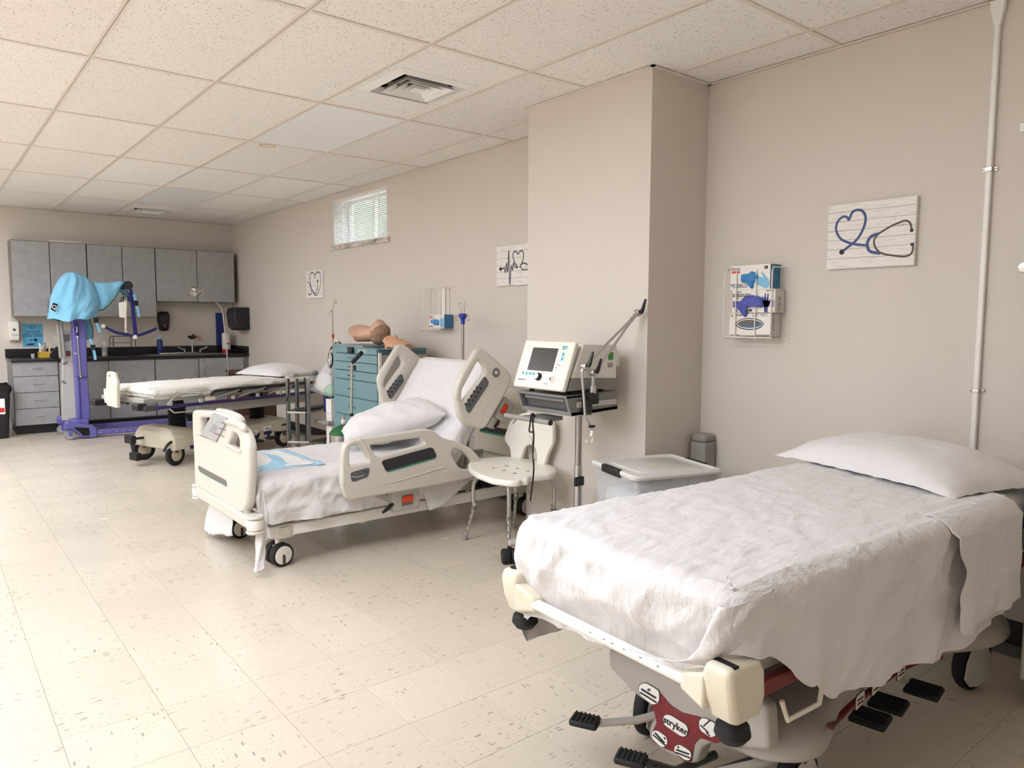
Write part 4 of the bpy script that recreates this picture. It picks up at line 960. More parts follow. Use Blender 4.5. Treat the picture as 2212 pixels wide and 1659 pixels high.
for i, x in enumerate((.088, .118, .148)):
    onF('key_plate', rrect(x - .013, x + .013, .068, .084, .004), 'pale_blue', .0165); onF('key', circ(x, .076, .005, 14), 'teal_print', .0175)
onF('indicator', rrect(.055, .063, .072, .082, .001), 'ink', .017)
for x in (.105, .132): onF('soft_key', circ(x, .048, .006, 14), 'white_plastic', .017)
for i, (x, y, s_) in enumerate(((.068, .04, '|'),)): pass
MB().lathe([(.021, .012), (.019, .03), (.016, .034), (.001, .034)], F(.195, .062, .003), nrm, 24).build('dial_knob', 'black_plastic', fr_, world=True)
MB().lathe([(.001, .0355), (.0145, .0355), (.016, .0335)], F(.195, .062, .003), nrm, 24).build('knob_face', 'white_plastic', fr_, world=True)
pt = MB().lathe([(.024, .0), (.022, .006), (.015, .008), (.014, .016), (.008, .016), (.007, .004), (.001, .004)], F(.30, .055, .0155), nrm, 24).build('gas_port', 'white_plastic', fr_, world=True)
mat('port_dark', (120, 116, 110), .5); MB().lathe([(.001, .0125), (.0075, .0125)], F(.30, .055, .0155), nrm, 16).build('port_hole', 'port_dark', pt, world=True)
text('badge_text', 'BiPAP', .015, F(.330, .232, .0178), (0, -1, 0), up_, 'teal_print', fr_, world=True); text('badge_text', 'Vision', .012, F(.330, .220, .0178), (0, -1, 0), up_, 'teal_print', fr_, world=True); text('maker_text', 'RESPIRONICS INC.', .008, F(.066, .040, .0178), (0, -1, 0), up_, 'ink', fr_, world=True)
for (x, y, l_) in ((.300, .135, .02), (.318, .13, .016), (.298, .118, .014), (.312, .108, .008), (.245, .028, .03), (.05, .225, .008)): onF('print', [(x, y), (x + l_, y), (x + l_, y + .003), (x, y + .003)], 'ink_grey', .0172, .0008)
MB().box(bk0.x - .064, bk0.x - .026, VY - .002, VY + .001, 1.125, 1.165).build('sticker', 'green_sticker', mon, world=True, smooth=0)
MB().box(bk0.x - .066, bk0.x - .03, VY - .002, VY + .001, 1.085, 1.11).build('sticker', 'grey_plastic', mon, world=True, smooth=0)
MB().box(bk0.x, bk0.x + .035, VY + .01, VY + .25, 1.09, 1.17).build('rear_unit', 'vent_white', VT, world=True, bevel=.004)
for (x, y) in ((.06, .05), (.06, .33), (.30, .05), (.30, .33)): MB().cyl((BRp.x + x, VY + y, .935), (BRp.x + x, VY + y, .968), .014, n=12).build('foot', 'black_rubber', VT, world=True)
# handle, pole, base
hx = fB.x - .05
MB().tube([(hx, VY + .105, .806), (hx, VY + W_ + .085, .806)], .0135, 14).build('handle_bar', 'grey_plastic', VT, world=True)
for y in (VY + .104, VY + W_ + .086): MB().lathe([(.001, -.003), (.0145, -.003), (.0145, .003), (.001, .003)], (hx, y, .806), (0, 1, 0), 16).build('handle_cap', 'black_plastic', VT, world=True)
MB().box(hx, fB.x + .1, VY + .17, VY + .33, .80, .822).build('handle_bracket', 'vent_grey', VT, world=True, bevel=.004)
PXc, PYc = 2.815, VY + .2
MB().cyl((PXc, PYc, .53), (PXc, PYc, .85), .019, n=20).build('pole', 'steel', VT, world=True)
MB().cyl((PXc, PYc, .10), (PXc, PYc, .535), .023, n=20).build('pole_sleeve', 'aluminium', VT, world=True)
mat('pole_tape', (148, 120, 104), .5)
MB().box(PXc - .05, PXc + .015, PYc - .035, PYc - .018, .425, .475).box(PXc - .045, PXc - .03, PYc - .05, PYc - .03, .43, .47).build('pole_clamp', 'black_plastic', VT, world=True, bevel=.004)
MB().lathe([(.001, -.03), (.05, -.028), (.06, 0), (.001, 0)], (PXc + .03, PYc, .845), n=20).build('swivel_plate', 'black_plastic', VT, world=True)
for (cx, cy) in ((2.475, 3.08), (2.475, 2.72), (2.945, 3.06), (2.945, 2.74)):
    MB().tube([(PXc, PYc, .105), (PXc + (cx - PXc) * .5, PYc + (cy - PYc) * .6, .11), (cx, cy, .115)], [.03, .024, .021], 10).build('base_leg', 'light_grey', VT, world=True)
    caster(VT, (cx - 2.80, cy - 2.90), .042, .042, 'black_rubber', 'black_plastic', yaw=65, fork='black_plastic', twin=True, top=.1)
# circuit support arm
AY = VY - .032
j0 = onY(*c4(805, 580), AY); j1 = onY(*c4(805, 495), AY); j2 = onY(*c4(1062, 150), AY - .05); j3 = onY(*c4(757, 458), AY - .03)
MB().box(j0.x - .03, j0.x + .03, AY - .016, VY, .905, .965).build('arm_clamp', 'black_plastic', VT, world=True, bevel=.003)
MB().box(j0.x - .055, j0.x - .02, AY - .018, VY, .862, .925).build('arm_clamp', 'black_plastic', VT, world=True, bevel=.003)
MB().tube([V(j0.x, AY, .96), V(j0.x, AY, 1.0), V(j0.x, AY, 1.001), j1], [.017, .017, .010, .010], 12).build('arm_post', 'aluminium', VT, world=True)
def arm(a, c, nm='arm_rod'): 
    a, c = Vector(a), Vector(c); d = (c - a)
    MB().tube([a, a + d * .12, a + d * .121, a + d * .86, a + d * .861, c], [.011, .010, .007, .007, .010, .011], 12).build(nm, 'aluminium', VT, world=True)
arm(j1 + V(0, -.012, 0), j2 + V(.008, .012, 0)); arm(j3, j2 + V(-.008, -.008, 0))
for j, e in ((j1, (-.012, -.02, .0)), (j2, (0, -.02, 0)), (j3, (0, -.02, 0))):
    k_ = MB().lathe([(.001, -.018), (.016, -.018), (.019, -.012), (.019, .012), (.016, .018), (.001, .018)], j, (0, 1, 0), 20).build('arm_joint', 'aluminium', VT, world=True)
    s_ = j + V(0, -.024, 0); MB().tube([s_, s_ + V(.008, -.004, .015), s_ + V(.026, -.008, .072)], [.012, .011, .006], 10).build('joint_lever', 'black_plastic', k_, world=True)
MB().tube(catmull([j3 + V(-.005, 0, -.01), onY(*c4(742, 505), AY - .03), onY(*c4(752, 640), AY - .03), onY(*c4(760, 740), AY - .03), onY(*c4(780, 785), AY - .03), onY(*c4(800, 825), AY - .03)], 5), [.010] * 5 + [.0065] * 21, 10).build('gooseneck', 'aluminium', VT, world=True)
k_ = onY(*c4(798, 806), AY - .045); MB().cbox(k_, (.04, .014, .012)).build('wing_nut', 'black_plastic', VT, world=True, bevel=.003)
q0 = onY(*c4(803, 830), AY - .03)
MB().tube([q0, onY(*c4(795, 865), AY - .03)], [.009, .007], 10).build('tube_holder', 'white_plastic', VT, world=True)
MB().tube(catmull([onY(*c4(*q), AY - .03) for q in ((770, 882), (772, 900), (785, 905), (800, 895), (806, 860))], 5), .0045, 8).build('tube_clip', 'white_plastic', VT, world=True)
# bungee cord hanging from the handle
hy = onX(*c4(450, 760), hx - .016)
CD = thing('bungee_cord', 'black bungee cord with wire hooks hanging from the grey handle bar', 'cord', (hx, hy.y, .806))
PXp = lambda q: onX(*c4(*q), hx - .018)
MB().tube(catmull([V(hx + .004, hy.y + .004, .826), PXp((450, 735)), PXp((440, 800)), PXp((438, 835)), PXp((462, 850)), PXp((458, 960)), PXp((463, 1050)), PXp((455, 1140)), PXp((447, 1195)), PXp((443, 1235))], 6), .0045, 8).build('cord', 'black_rubber', CD, world=True)
MB().tube(catmull([V(hx + .004, hy.y - .004, .826), PXp((457, 735)), PXp((458, 800)), PXp((462, 850))], 6), .0045, 8).build('cord', 'black_rubber', CD, world=True)
MB().tube(catmull([PXp((440, 840)), PXp((436, 900)), PXp((440, 990)), PXp((452, 1005)), PXp((462, 990)), PXp((450, 860))], 5), .0018, 6).build('wire_hook', 'chrome', CD, world=True)
MB().tube(catmull([PXp((440, 1205)), PXp((438, 1228)), PXp((446, 1240)), PXp((456, 1222))], 4), .0025, 6).build('wire_hook', 'chrome', CD, world=True)

# ------------------------------------------------------------------ shower chair
mat('chair_white', (240, 237, 226), .38, var=.015)
SC = thing('shower_chair', 'white moulded shower chair with aluminium legs in front of the pier', 'chair', (2.74, 3.38, 0))
SZ = .455
seat_o = [(82, 1022), (92, 1002), (150, 988), (300, 976), (420, 990), (545, 1020), (590, 1040), (592, 1062), (560, 1082), (442, 1092), (432, 1112), (392, 1112), (380, 1120), (330, 1122), (220, 1108), (130, 1075), (90, 1045)]
so = [onZ(*c4(*q), SZ) for q in seat_o]
st_ = plate('seat', rnd([(p_.x, p_.y) for p_ in so], .02), [], (0, 0, SZ - .018), (1, 0, 0), (0, 1, 0), .036, 'chair_white', SC, bevel=.013, world=True)
sc_ = sum(so, V(0, 0, 0)) / len(so)
for i in range(3):
    for j in range(2): MB().lathe([(.001, 0), (.010, 0), (.012, .0012), (.0125, 0)], (sc_.x - .06 + j * .1, sc_.y - .1 + i * .1, SZ + .0003), n=14).build('drain_hole', 'bed_plastic', st_, world=True)
CX = 2.955
bo = [(305, 850), (335, 775), (385, 735), (440, 722), (560, 752), (583, 795), (583, 900), (560, 945), (545, 985), (532, 1034), (488, 1030), (490, 960), (475, 922), (448, 908), (420, 920), (405, 960), (393, 1000), (338, 990), (335, 930), (300, 885)]
bl_ = plate('backrest', rnd(yz(c4, bo, CX), .02), [], (CX, 0, 0), (0, -1, 0), (0, 0, 1), .03, 'chair_white', SC, bevel=.008, world=True)
MB().tube([onX(*c4(*q), CX - .016) for q in ((342, 792), (352, 775), (378, 754))], [.004, .006, .004], 8).build('grip_slot', 'grey_plastic', bl_, world=True)
mat('chair_tube', (188, 187, 184), .3, .85)
for (tx, ty), (fx, fy) in (((2.565, 3.44), (2.535, 3.59)), ((2.86, 3.48), (2.925, 3.60)), ((2.575, 3.22), (2.535, 3.155)), ((2.83, 3.20), (2.94, 3.15))):
    tp, ft = V(tx, ty, SZ - .03), V(fx, fy, .0); k_ = ft - tp; s_ = tp + k_ * .16 + V((fx - tx) * .35, (fy - ty) * .35, 0)
    lg_ = MB().tube(catmull([V(2.74 + (tx - 2.74) * .5, 3.36 + (ty - 3.36) * .5, SZ - .03), tp, s_, tp + k_ * .5], 5), .0125, 12).build('leg', 'chair_tube', SC, world=True)
    MB().tube([tp + k_ * .42, tp + k_ * .94], .0105, 12).build('leg_extension', 'chair_tube', lg_, world=True)
    MB().tube([tp + k_ * .47, tp + k_ * .52], .016, 12).build('collar', 'mid_grey', lg_, world=True)
    MB().tube([tp + k_ * .93, ft], [.014, .017], 12).build('rubber_foot', 'grey_plastic', lg_, world=True)
    for i in range(4): p_ = tp + k_ * (.58 + i * .09); MB().sphere(p_ + V(-.0098, -.0035, 0), .0035, 8, 6).build('adjustment_hole', 'dark', lg_, world=True)

# ------------------------------------------------------------------ storage bins and grey bin by the pier
mat('clear_plastic', (226, 226, 228), .22, var=.02); NT(M['clear_plastic']).b.inputs['Alpha'].default_value = .3
mat('frosted_lid', (214, 213, 210), .3, var=.02); mat('blue_lid', (92, 140, 190), .4); mat('bag_white', (226, 230, 236), .5, var=.08, scale=20)
cB_ = V(2.825, 2.365, 0); BR_ = -17.7
def bin_(name, label, z0, h, lid_m, loc, bx, by):
    t = thing(name, label, 'storage bin', (loc.x, loc.y, z0), BR_, 'stacked storage bins')
    def rr(hx, hy, z): return [V(p.x, p.y, z) for p in rrect(-hx, hx, -hy, hy, .04)]
    b = MB(); b.loft([rr(bx * .86, by * .86, .001), rr(bx * .97, by * .97, h - .02)], caps=False); b.f.append(tuple(range(len(rr(1, 1, 0))))[::-1]); b.build('bin_body', 'clear_plastic', t, smooth=60, solid=.003)
    b = MB(); b.loft([rr(bx * .80, by * .80, .01), rr(bx * .85, by * .84, h * .45), rr(bx * .7, by * .6, h * .75)]); o = b.build('contents', 'bag_white', t, smooth=60, sub=2)
    dm = o.modifiers.new('d', 'DISPLACE'); tx = bpy.data.textures.new('lumps', 'CLOUDS'); tx.noise_scale = .07; dm.texture = tx; dm.strength = .05; dm.mid_level = .7
    b = MB(); b.loft([rr(bx, by, h - .024), rr(bx * 1.015, by * 1.015, h - .012), rr(bx * .99, by * .985, h - .002), rr(bx * .93, by * .92, h), rr(bx * .90, by * .89, h - .008), rr(bx * .72, by * .7, h - .008), rr(bx * .70, by * .68, h - .003)]); b.build('lid', lid_m, t, smooth=40)
    return t
b1 = bin_('storage_bin', 'lower storage bin with a blue lid under the clear bin by the pier', 0, .315, 'blue_lid', cB_, .235, .215)
b2 = bin_('storage_bin', 'upper clear storage bin with frosted lid and black latches by the pier', .316, .308, 'frosted_lid', cB_, .245, .225)
for s in (-1, 1):
    b = MB(); b.cbox((s * .242, 0, .292), (.03, .17, .04)); b.build('latch', 'black_plastic', b2, bevel=.008)
MB().box(-.05, .02, -.04, .02, .3055, .3062).build('paper_label', 'cream_plastic', b2, smooth=0)
GB = thing('grey_bin', 'tall narrow grey plastic box in the corner behind the clear bin', 'box', (3.425, 2.525, 0))
MB().box(-.05, .055, -.05, .05, .0, .655).build('box_body', 'grey_plastic', GB, bevel=.01)
MB().box(-.046, .051, -.046, .046, .655, .70).build('box_lid', 'grey_plastic', GB, bevel=.014, seg=3)
# ------------------------------------------------------------------ things on the long wall
XW = XR - .001
def canvas_mat():
    m = bpy.data.materials.new('whitewashed_planks'); m.use_nodes = True; k = NT(m); p = k.pos()
    g_ = k.noise(k.mapping(p, (1, 9, 130)), 1.2, 5, .65)
    k.l(k.ramp(g_, [(.3, rgb((196, 190, 182))), (.45, rgb((232, 229, 224))), (.8, rgb((240, 238, 234)))]), k.b.inputs['Base Color']); k.b.inputs['Roughness'].default_value = .7; M['canvas'] = m
canvas_mat()
mat('tube_blue', (56, 76, 128), .5, var=.35, scale=60); mat('tube_brown', (84, 62, 52), .5, var=.3, scale=50); mat('tube_slate', (72, 74, 90), .5, var=.2, scale=50)
pk = crop(1540, 380, 2.765); pw = crop(640, 380, 4.254)
def wall_picture(label, y0, y1, z0, z1, cr, lines, planks):
    t = thing('wall_picture', label, 'picture', (XW, (y0 + y1) / 2, z0), 0, 'stethoscope prints on the long wall')
    MB().box(XW - .022, XW, y0, y1, z0, z1).build('canvas', 'canvas', t, world=True, bevel=.002)
    xf_ = XW - .0224
    for i in range(1, planks): z = z0 + (z1 - z0) * (i + .1) / planks; MB().box(xf_, xf_ + .0008, y0 + .001, y1 - .001, z - .0008, z + .0008).build('plank_line', 'ink_grey', t, world=True, smooth=0)
    for (pts, r, m) in lines:
        if len(pts) == 1:
            p_ = onX(*cr(*pts[0]), xf_); 
            MB().lathe([(.001, .0022), (r * .6, .0022), (r, .0014), (r, -.001)], p_, (-1, 0, 0), 24).build('printed_chestpiece', m, t, world=True)
            MB().lathe([(r * .55, .0024), (r * .8, .0026), (r * .8, .0)], p_, (-1, 0, 0), 24).build('printed_rim', 'ink', t, world=True)
        else:
            b = MB(); b.tube(catmull([onX(*cr(*q), xf_) for q in pts], 6), r * 1.45, 8)
            b.v = [V(xf_ + (q.x - xf_) * .12, q.y, q.z) for q in b.v]; b.build('printed_tube', m, t, world=True)
    return t
wall_picture('large stethoscope print with a blue heart of tubing above the near stretcher', 1.454, 1.860, 1.584, 1.889, pk, [
    ([(770, 455), (800, 430), (860, 380), (900, 310), (912, 250), (895, 212), (865, 203), (835, 215), (822, 240), (812, 262), (800, 246), (775, 245), (745, 275), (736, 320), (758, 370), (800, 395), (850, 408), (918, 415)], .0042, 'tube_blue'),
    ([(992, 345), (945, 362), (922, 405), (938, 450), (1000, 462)], .0048, 'tube_blue'),
    ([(985, 348), (1060, 302), (1110, 280), (1150, 267), (1178, 282), (1188, 325)], .003, 'tube_brown'),
    ([(985, 348), (962, 385), (972, 430), (1008, 462), (1080, 476), (1140, 481), (1180, 468), (1195, 435), (1190, 402)], .003, 'tube_brown'),
    ([(1186, 318), (1188, 334)], .005, 'ink'), ([(1190, 400), (1191, 416)], .005, 'ink'), ([(770, 455)], .0125, 'tube_brown')], 7)
wall_picture('heartbeat trace stethoscope print half hidden behind the pier', 4.080, 4.486, 1.588, 1.884, pw, [
    ([(1890, 855), (1905, 848), (1912, 842), (1921, 890), (1931, 800), (1939, 878), (1945, 850), (1953, 682), (1961, 998), (1972, 850), (1979, 832), (1986, 868), (1996, 800), (2006, 832), (2034, 842), (2010, 800), (1992, 745), (1994, 712), (2010, 692), (2026, 700), (2037, 718), (2050, 698), (2070, 688), (2086, 705), (2086, 760), (2068, 810), (2052, 840), (2068, 815), (2090, 800), (2120, 812), (2150, 830)], .0036, 'tube_slate'),
    ([(2060, 835), (2080, 860), (2110, 862), (2150, 845)], .003, 'tube_slate'), ([(1878, 855)], .015, 'tube_brown')], 6)
wall_picture('small dark heart stethoscope print beyond the high window', 7.578, 8.004, 1.564, 1.868, pw, [
    ([(104, 970), (122, 995), (140, 1050), (135, 1085), (120, 1092), (108, 1078)], .004, 'ink'),
    ([(128, 1000), (150, 1060), (175, 1098), (200, 1080), (218, 1020), (223, 950), (215, 890), (195, 884), (178, 900), (170, 925), (173, 945), (168, 920), (160, 895), (145, 886), (128, 905), (126, 960), (140, 1035), (172, 1080), (192, 1040), (197, 975)], .0042, 'tube_slate'), ([(197, 965)], .014, 'tube_brown')], 7)

# glove racks
gk = crop(1540, 540, 7.54)
mat('wire_white', (236, 233, 226), .35, var=.01); mat('box_white', (238, 234, 228), .6, var=.02); mat('box_blue', (52, 116, 160), .5); mat('box_grey', (206, 204, 202), .55)
mat('glove_blue', (58, 132, 196), .6, var=.25, scale=40); mat('glove_pale', (130, 190, 220), .6, var=.1); mat('glove_violet', (84, 92, 180), .6, var=.2, scale=40); mat('glove_ink', (72, 72, 140), .6); mat('lilac', (176, 164, 206), .6); mat('violet_band', (104, 92, 158), .6); mat('inside_grey', (112, 110, 108), .8)
def wire(pts, par, r=.0033): return MB().tube(pts, r, 6).build('wire', 'wire_white', par, world=True)
def rack(label, y0, y1, z0, z1, dep=.105):
    t = thing('glove_rack', label, 'rack', (XW, (y0 + y1) / 2, z0), 0, 'white wire glove box racks'); xf_ = XW - dep; xb = XW - .003
    c = (y0 + y1) / 2; q = (y1 - y0)
    for y in (y0 + .03, y1 - .03): wire([(xb, y, z0), (xb, y, z1)], t)
    for z in (z0, z1): wire([(xb, y0 - .03, z), (xb, y1 + .03, z)], t, .0028)
    for y in (y0 + .015, y1 - .015): wire([(xb, y, z1 - .005), (xf_ + .02, y, z1 - .005), (xf_, y, z1 - .02), (xf_, y, z0 + .02), (xf_ + .015, y, z0), (xb, y, z0)], t)
    for y in (c - q * .16, c + q * .22): wire([(xb, y, z1 - .012), (xf_ + .01, y, z1 - .012), (xf_, y, z1 - .025), (xf_, y, z0 + .02), (xf_ + .012, y, z0 - .002), (xb, y, z0 - .002)], t)
    for z in (z0 + .006,): wire([(xf_ + .002, y0 + .015, z), (xf_ + .002, y1 - .015, z)], t)
    return t
def box_of(name, label, y0, y1, z0, z1, x0, x1, m):
    t = thing(name, label, 'glove box', ((x0 + x1) / 2, (y0 + y1) / 2, z0), 0, 'boxes of disposable gloves')
    MB().box(x0, x1, y0, y1, z0, z1).build('carton', m, t, world=True, bevel=.0015); return t
def patch(name, par, cr, pts, X, m, r=0., th=.0012, sm=False):
    o2 = [Vector((-q.y, q.z)) for q in (onX(*cr(*p), X) for p in pts)]
    if sm: o2 = [Vector((q.x, q.y)) for q in catmull([V(a.x, a.y, 0) for a in o2], 5, True)]
    elif r: o2 = rnd(o2, r)
    return plate(name, o2, [], (X - .0006, 0, 0), (0, -1, 0), (0, 0, 1), th, m, par, bevel=.0002, world=True)
rack('white wire glove rack with three boxes left of the large print', 2.085, 2.395, 1.241, 1.612)
BX = XW - .098
def span(xl, xr, yt, yb, X=BX): a, c = onX(*gk(xl, yt), X), onX(*gk(xr, yb), X); return c.y, a.y, c.z, a.z
y0, y1, z0, z1 = span(290, 926, 262, 640); g1 = box_of('glove_box', 'top glove box with a blue glove poking out and blue end', y0, y1, z0, z1, BX, XW - .006, 'box_white')
MB().box(BX + .001, XW - .006, y0 - .0012, y0, z0 + .001, z1 - .001).build('end_panel', 'box_blue', g1, world=True, smooth=0)
text('end_text', 'NITRILE GLOVES', .017, (BX + .02, y0 - .0016, (z0 + z1) / 2 - .005), (0, 0, 1), (-1, 0, 0), 'white_print', g1, world=True)
text('brand_text', 'Karat', .024, onX(*gk(370, 312), BX - .0012), (0, -1, 0), (0, 0, 1), 'ink_grey', g1, world=True)
patch('orange_tag', g1, gk, [(308, 350), (445, 345), (445, 378), (308, 384)], BX, 'orange_red', .004)
text('tag_text', 'IN DEPTH', .007, onX(*gk(365, 364), BX - .0016), (0, -1, 0), (0, 0, 1), 'white_print', g1, world=True) if False else None
text('box_text', 'NITRILE', .0195, onX(*gk(376, 578), BX - .0012), (0, -1, 0), (0, 0, 1), 'box_blue', g1, world=True, bold=.0003)
text('box_text', 'GLOVES', .0185, onX(*gk(525, 572), BX - .0012), (0, -1, 0), (0, 0, 1), 'ink_grey', g1, world=True)
text('box_text', 'POWDER FREE GLOVES', .0085, onX(*gk(435, 612), BX - .0012), (0, -1, 0), (0, 0, 1), 'ink_grey', g1, world=True)
patch('size_mark', g1, gk, [(840, 256), (895, 253), (895, 300), (870, 310), (840, 305)], BX, 'ink'); text('size_text', 'L', .02, onX(*gk(868, 282), BX - .002), (0, -1, 0), (0, 0, 1), 'white_print', g1, world=True, depth=.0002)
patch('printed_glove', g1, gk, [(690, 420), (760, 430), (820, 450), (790, 370), (800, 350), (820, 375), (860, 420), (910, 490), (915, 590), (870, 625), (800, 600), (720, 560), (690, 500)], BX, 'glove_pale', sm=True)
def blob(name, par, cr, pts, X, th, m, seed=0.):
    o2 = catmull([onX(*cr(*p), X) for p in pts], 4, True); c = sum(o2, V(0, 0, 0)) / len(o2); b = MB(); rings = []
    for k in range(6):
        s = 1 - (k / 5) ** 2 * .85; rings.append([c + (q - c) * s + V(-th * math.sin(k / 5 * math.pi / 2) - .004 * nz(q.y * 60, q.z * 60, seed + k) * (k > 0), 0, 0) for q in o2])
    b.loft(rings, caps=True); return b.build(name, m, par, world=True, smooth=70)
blob('glove', g1, gk, [(462, 440), (480, 400), (560, 390), (615, 378), (620, 352), (650, 350), (720, 380), (735, 420), (720, 500), (670, 540), (665, 600), (640, 635), (610, 610), (560, 545), (490, 535), (460, 500)], BX - .001, .018, 'glove_blue', 2.)
BX2 = XW - .094
y0, y1, z0, z1 = span(322, 1003, 650, 1022, BX2); g2 = box_of('glove_box', 'middle glove box with a violet glove hanging out', y0, y1, z0, z1, BX2, XW - .006, 'box_white')
MB().box(BX2 + .001, XW - .006, y0 - .0012, y0, z0 + .001, z1 - .001).build('end_panel', 'box_grey', g2, world=True, smooth=0)
patch('violet_band', g2, gk, [(328, 835), (470, 832), (470, 935), (328, 938)], BX2, 'violet_band'); patch('lilac_band', g2, gk, [(800, 820), (1000, 812), (1000, 925), (800, 930)], BX2, 'lilac')
for (s_, x, y, h_) in (('NovaPlus', 430, 686, .008), ('Nitrile Exam Gloves', 482, 722, .0135), ('POWDER-FREE', 450, 757, .0135), ('non sterile', 400, 792, .007), ('MEDICHOICE', 925, 663, .008), ('200', 945, 990, .008)):
    text('box_text', s_, h_, onX(*gk(x, y), BX2 - .0014), (0, -1, 0), (0, 0, 1), 'ink', g2, world=True, sx=.9)
patch('blue_mark', g2, gk, [(326, 718), (340, 717), (340, 774), (326, 775)], BX2, 'glove_ink'); patch('green_mark', g2, gk, [(358, 967), (392, 965), (392, 1004), (358, 1005)], BX2, 'green', .001); patch('grey_mark', g2, gk, [(588, 965), (636, 963), (636, 1002), (588, 1004)], BX2, 'dark_grey', .001)
patch('printed_hand', g2, gk, [(830, 790), (845, 740), (848, 702), (862, 702), (868, 780), (880, 790), (892, 706), (908, 706), (905, 800), (915, 840), (945, 785), (950, 795), (925, 880), (895, 940), (890, 1015), (840, 1015), (825, 920), (820, 850), (800, 760), (815, 755)], BX2, 'glove_ink')
patch('end_print', g2, gk, [(0, 0), (1, 0), (1, 1)], BX2, 'ink') if False else None
text('end_text', 'Nitrile Exam Gloves', .010, (BX2 + .03, y0 - .0016, (z0 + z1) / 2 - .015), (0, 0, 1), (-1, 0, 0), 'ink_grey', g2, world=True); text('end_text', 'POWDER FREE', .010, (BX2 + .045, y0 - .0016, (z0 + z1) / 2 - .015), (0, 0, 1), (-1, 0, 0), 'ink', g2, world=True)
blob('glove', g2, gk, [(390, 885), (430, 860), (520, 760), (600, 738), (700, 742), (790, 775), (815, 850), (800, 935), (740, 915), (600, 925), (500, 935), (550, 990), (565, 1050), (535, 1095), (500, 1075), (450, 1010), (395, 940)], BX2 - .004, .022, 'glove_violet', 5.)
BX3 = XW - .098
y0, y1, z0, z1 = span(272, 922, 1035, 1400, BX3); g3 = box_of('glove_box', 'bottom white glove box with a dark oval opening', y0, y1, z0, z1, BX3, XW - .006, 'box_white')
MB().box(BX3 + .001, XW - .006, y0 - .0012, y0, z0 + .001, z1 - .001).build('end_panel', 'box_grey', g3, world=True, smooth=0)
patch('oval_band', g3, gk, [(370, 1205), (420, 1150), (500, 1118), (597, 1108), (700, 1120), (780, 1150), (825, 1205), (780, 1262), (700, 1292), (597, 1302), (500, 1290), (410, 1260)], BX3, 'ink', sm=True)
patch('oval_rim', g3, gk, [(385, 1205), (430, 1158), (505, 1130), (597, 1122), (695, 1132), (770, 1160), (810, 1205), (770, 1250), (695, 1278), (597, 1286), (505, 1276), (425, 1250)], BX3 - .0006, 'white_print', sm=True)
op = patch('opening', g3, gk, [(400, 1205), (440, 1165), (510, 1142), (597, 1136), (690, 1146), (765, 1170), (800, 1205), (760, 1242), (690, 1264), (597, 1270), (505, 1262), (435, 1240)], BX3 - .0012, 'inside_grey', sm=True)
patch('glove_edge', g3, gk, [(440, 1238), (550, 1248), (640, 1250), (720, 1222), (780, 1212), (770, 1238), (690, 1262), (597, 1268), (505, 1260)], BX3 - .0018, 'glove_blue', sm=True)
patch('yellow_mark', g3, gk, [(290, 1055), (335, 1050), (335, 1090), (290, 1093)], BX3, 'yellowed', .006); text('box_text', 'ProSoft', .014, onX(*gk(420, 1062), BX3 - .0014), (0, -1, 0), (0, 0, 1), 'ink', g3, world=True)
for (x, y, l_) in ((690, 1052, 90), (690, 1066, 100), (690, 1080, 90), (830, 1048, 120), (800, 1062, 60), (850, 1076, 100)): patch('print', g3, gk, [(x - l_ / 2, y), (x + l_ / 2, y - 3), (x + l_ / 2, y + 3), (x - l_ / 2, y + 6)], BX3, 'ink_grey')
text('box_text', '100 GLOVES BY WEIGHT', .008, onX(*gk(795, 1388), BX3 - .0014), (0, -1, 0), (0, 0, 1), 'ink', g3, world=True); text('box_text', 'DO NOT REUSE', .008, onX(*gk(360, 1386), BX3 - .0014), (0, -1, 0), (0, 0, 1), 'ink', g3, world=True)
text('end_text', 'POWDER-FREE GLOVES', .0085, (BX3 + .03, y0 - .0016, (z0 + z1) / 2 + .01), (0, 0, 1), (-1, 0, 0), 'ink', g3, world=True)
r2 = rack('white wire glove rack with one box above the hospital bed', 5.125, 5.475, 1.243, 1.600)
p_ = onX(*c8(1322, 265), XW - .004); MB().box(XW - .008, XW - .002, p_.y - .022, p_.y + .022, 1.30, 1.598).build('backplate', 'wire_white', r2, world=True, bevel=.001)
a_, c_ = onX(*c8(1192, 495), XW - .095), onX(*c8(1325, 622), XW - .095)
g4 = box_of('glove_box', 'blue and white glove box in the rack above the hospital bed', c_.y, a_.y, c_.z, a_.z, XW - .095, XW - .012, 'box_white')
MB().box(XW - .094, XW - .012, c_.y - .0015, c_.y, c_.z + .001, a_.z - .001).build('end_panel', 'box_blue', g4, world=True, smooth=0)
X4 = XW - .095
patch('printed_glove', g4, c8, [(1275, 545), (1300, 530), (1323, 530), (1323, 620), (1300, 605)], X4, 'glove_pale'); blob('glove', g4, c8, [(1205, 550), (1230, 538), (1275, 545), (1278, 590), (1240, 588), (1210, 570)], X4 - .001, .012, 'glove_blue', 1.)
patch('orange_tag', g4, c8, [(1194, 522), (1222, 521), (1222, 530), (1194, 531)], X4, 'orange_red'); text('box_text', 'Karat', .02, onX(*c8(1208, 510), X4 - .0014), (0, -1, 0), (0, 0, 1), 'ink_grey', g4, world=True); text('box_text', 'NITRILE', .018, onX(*c8(1210, 603), X4 - .0014), (0, -1, 0), (0, 0, 1), 'box_blue', g4, world=True)

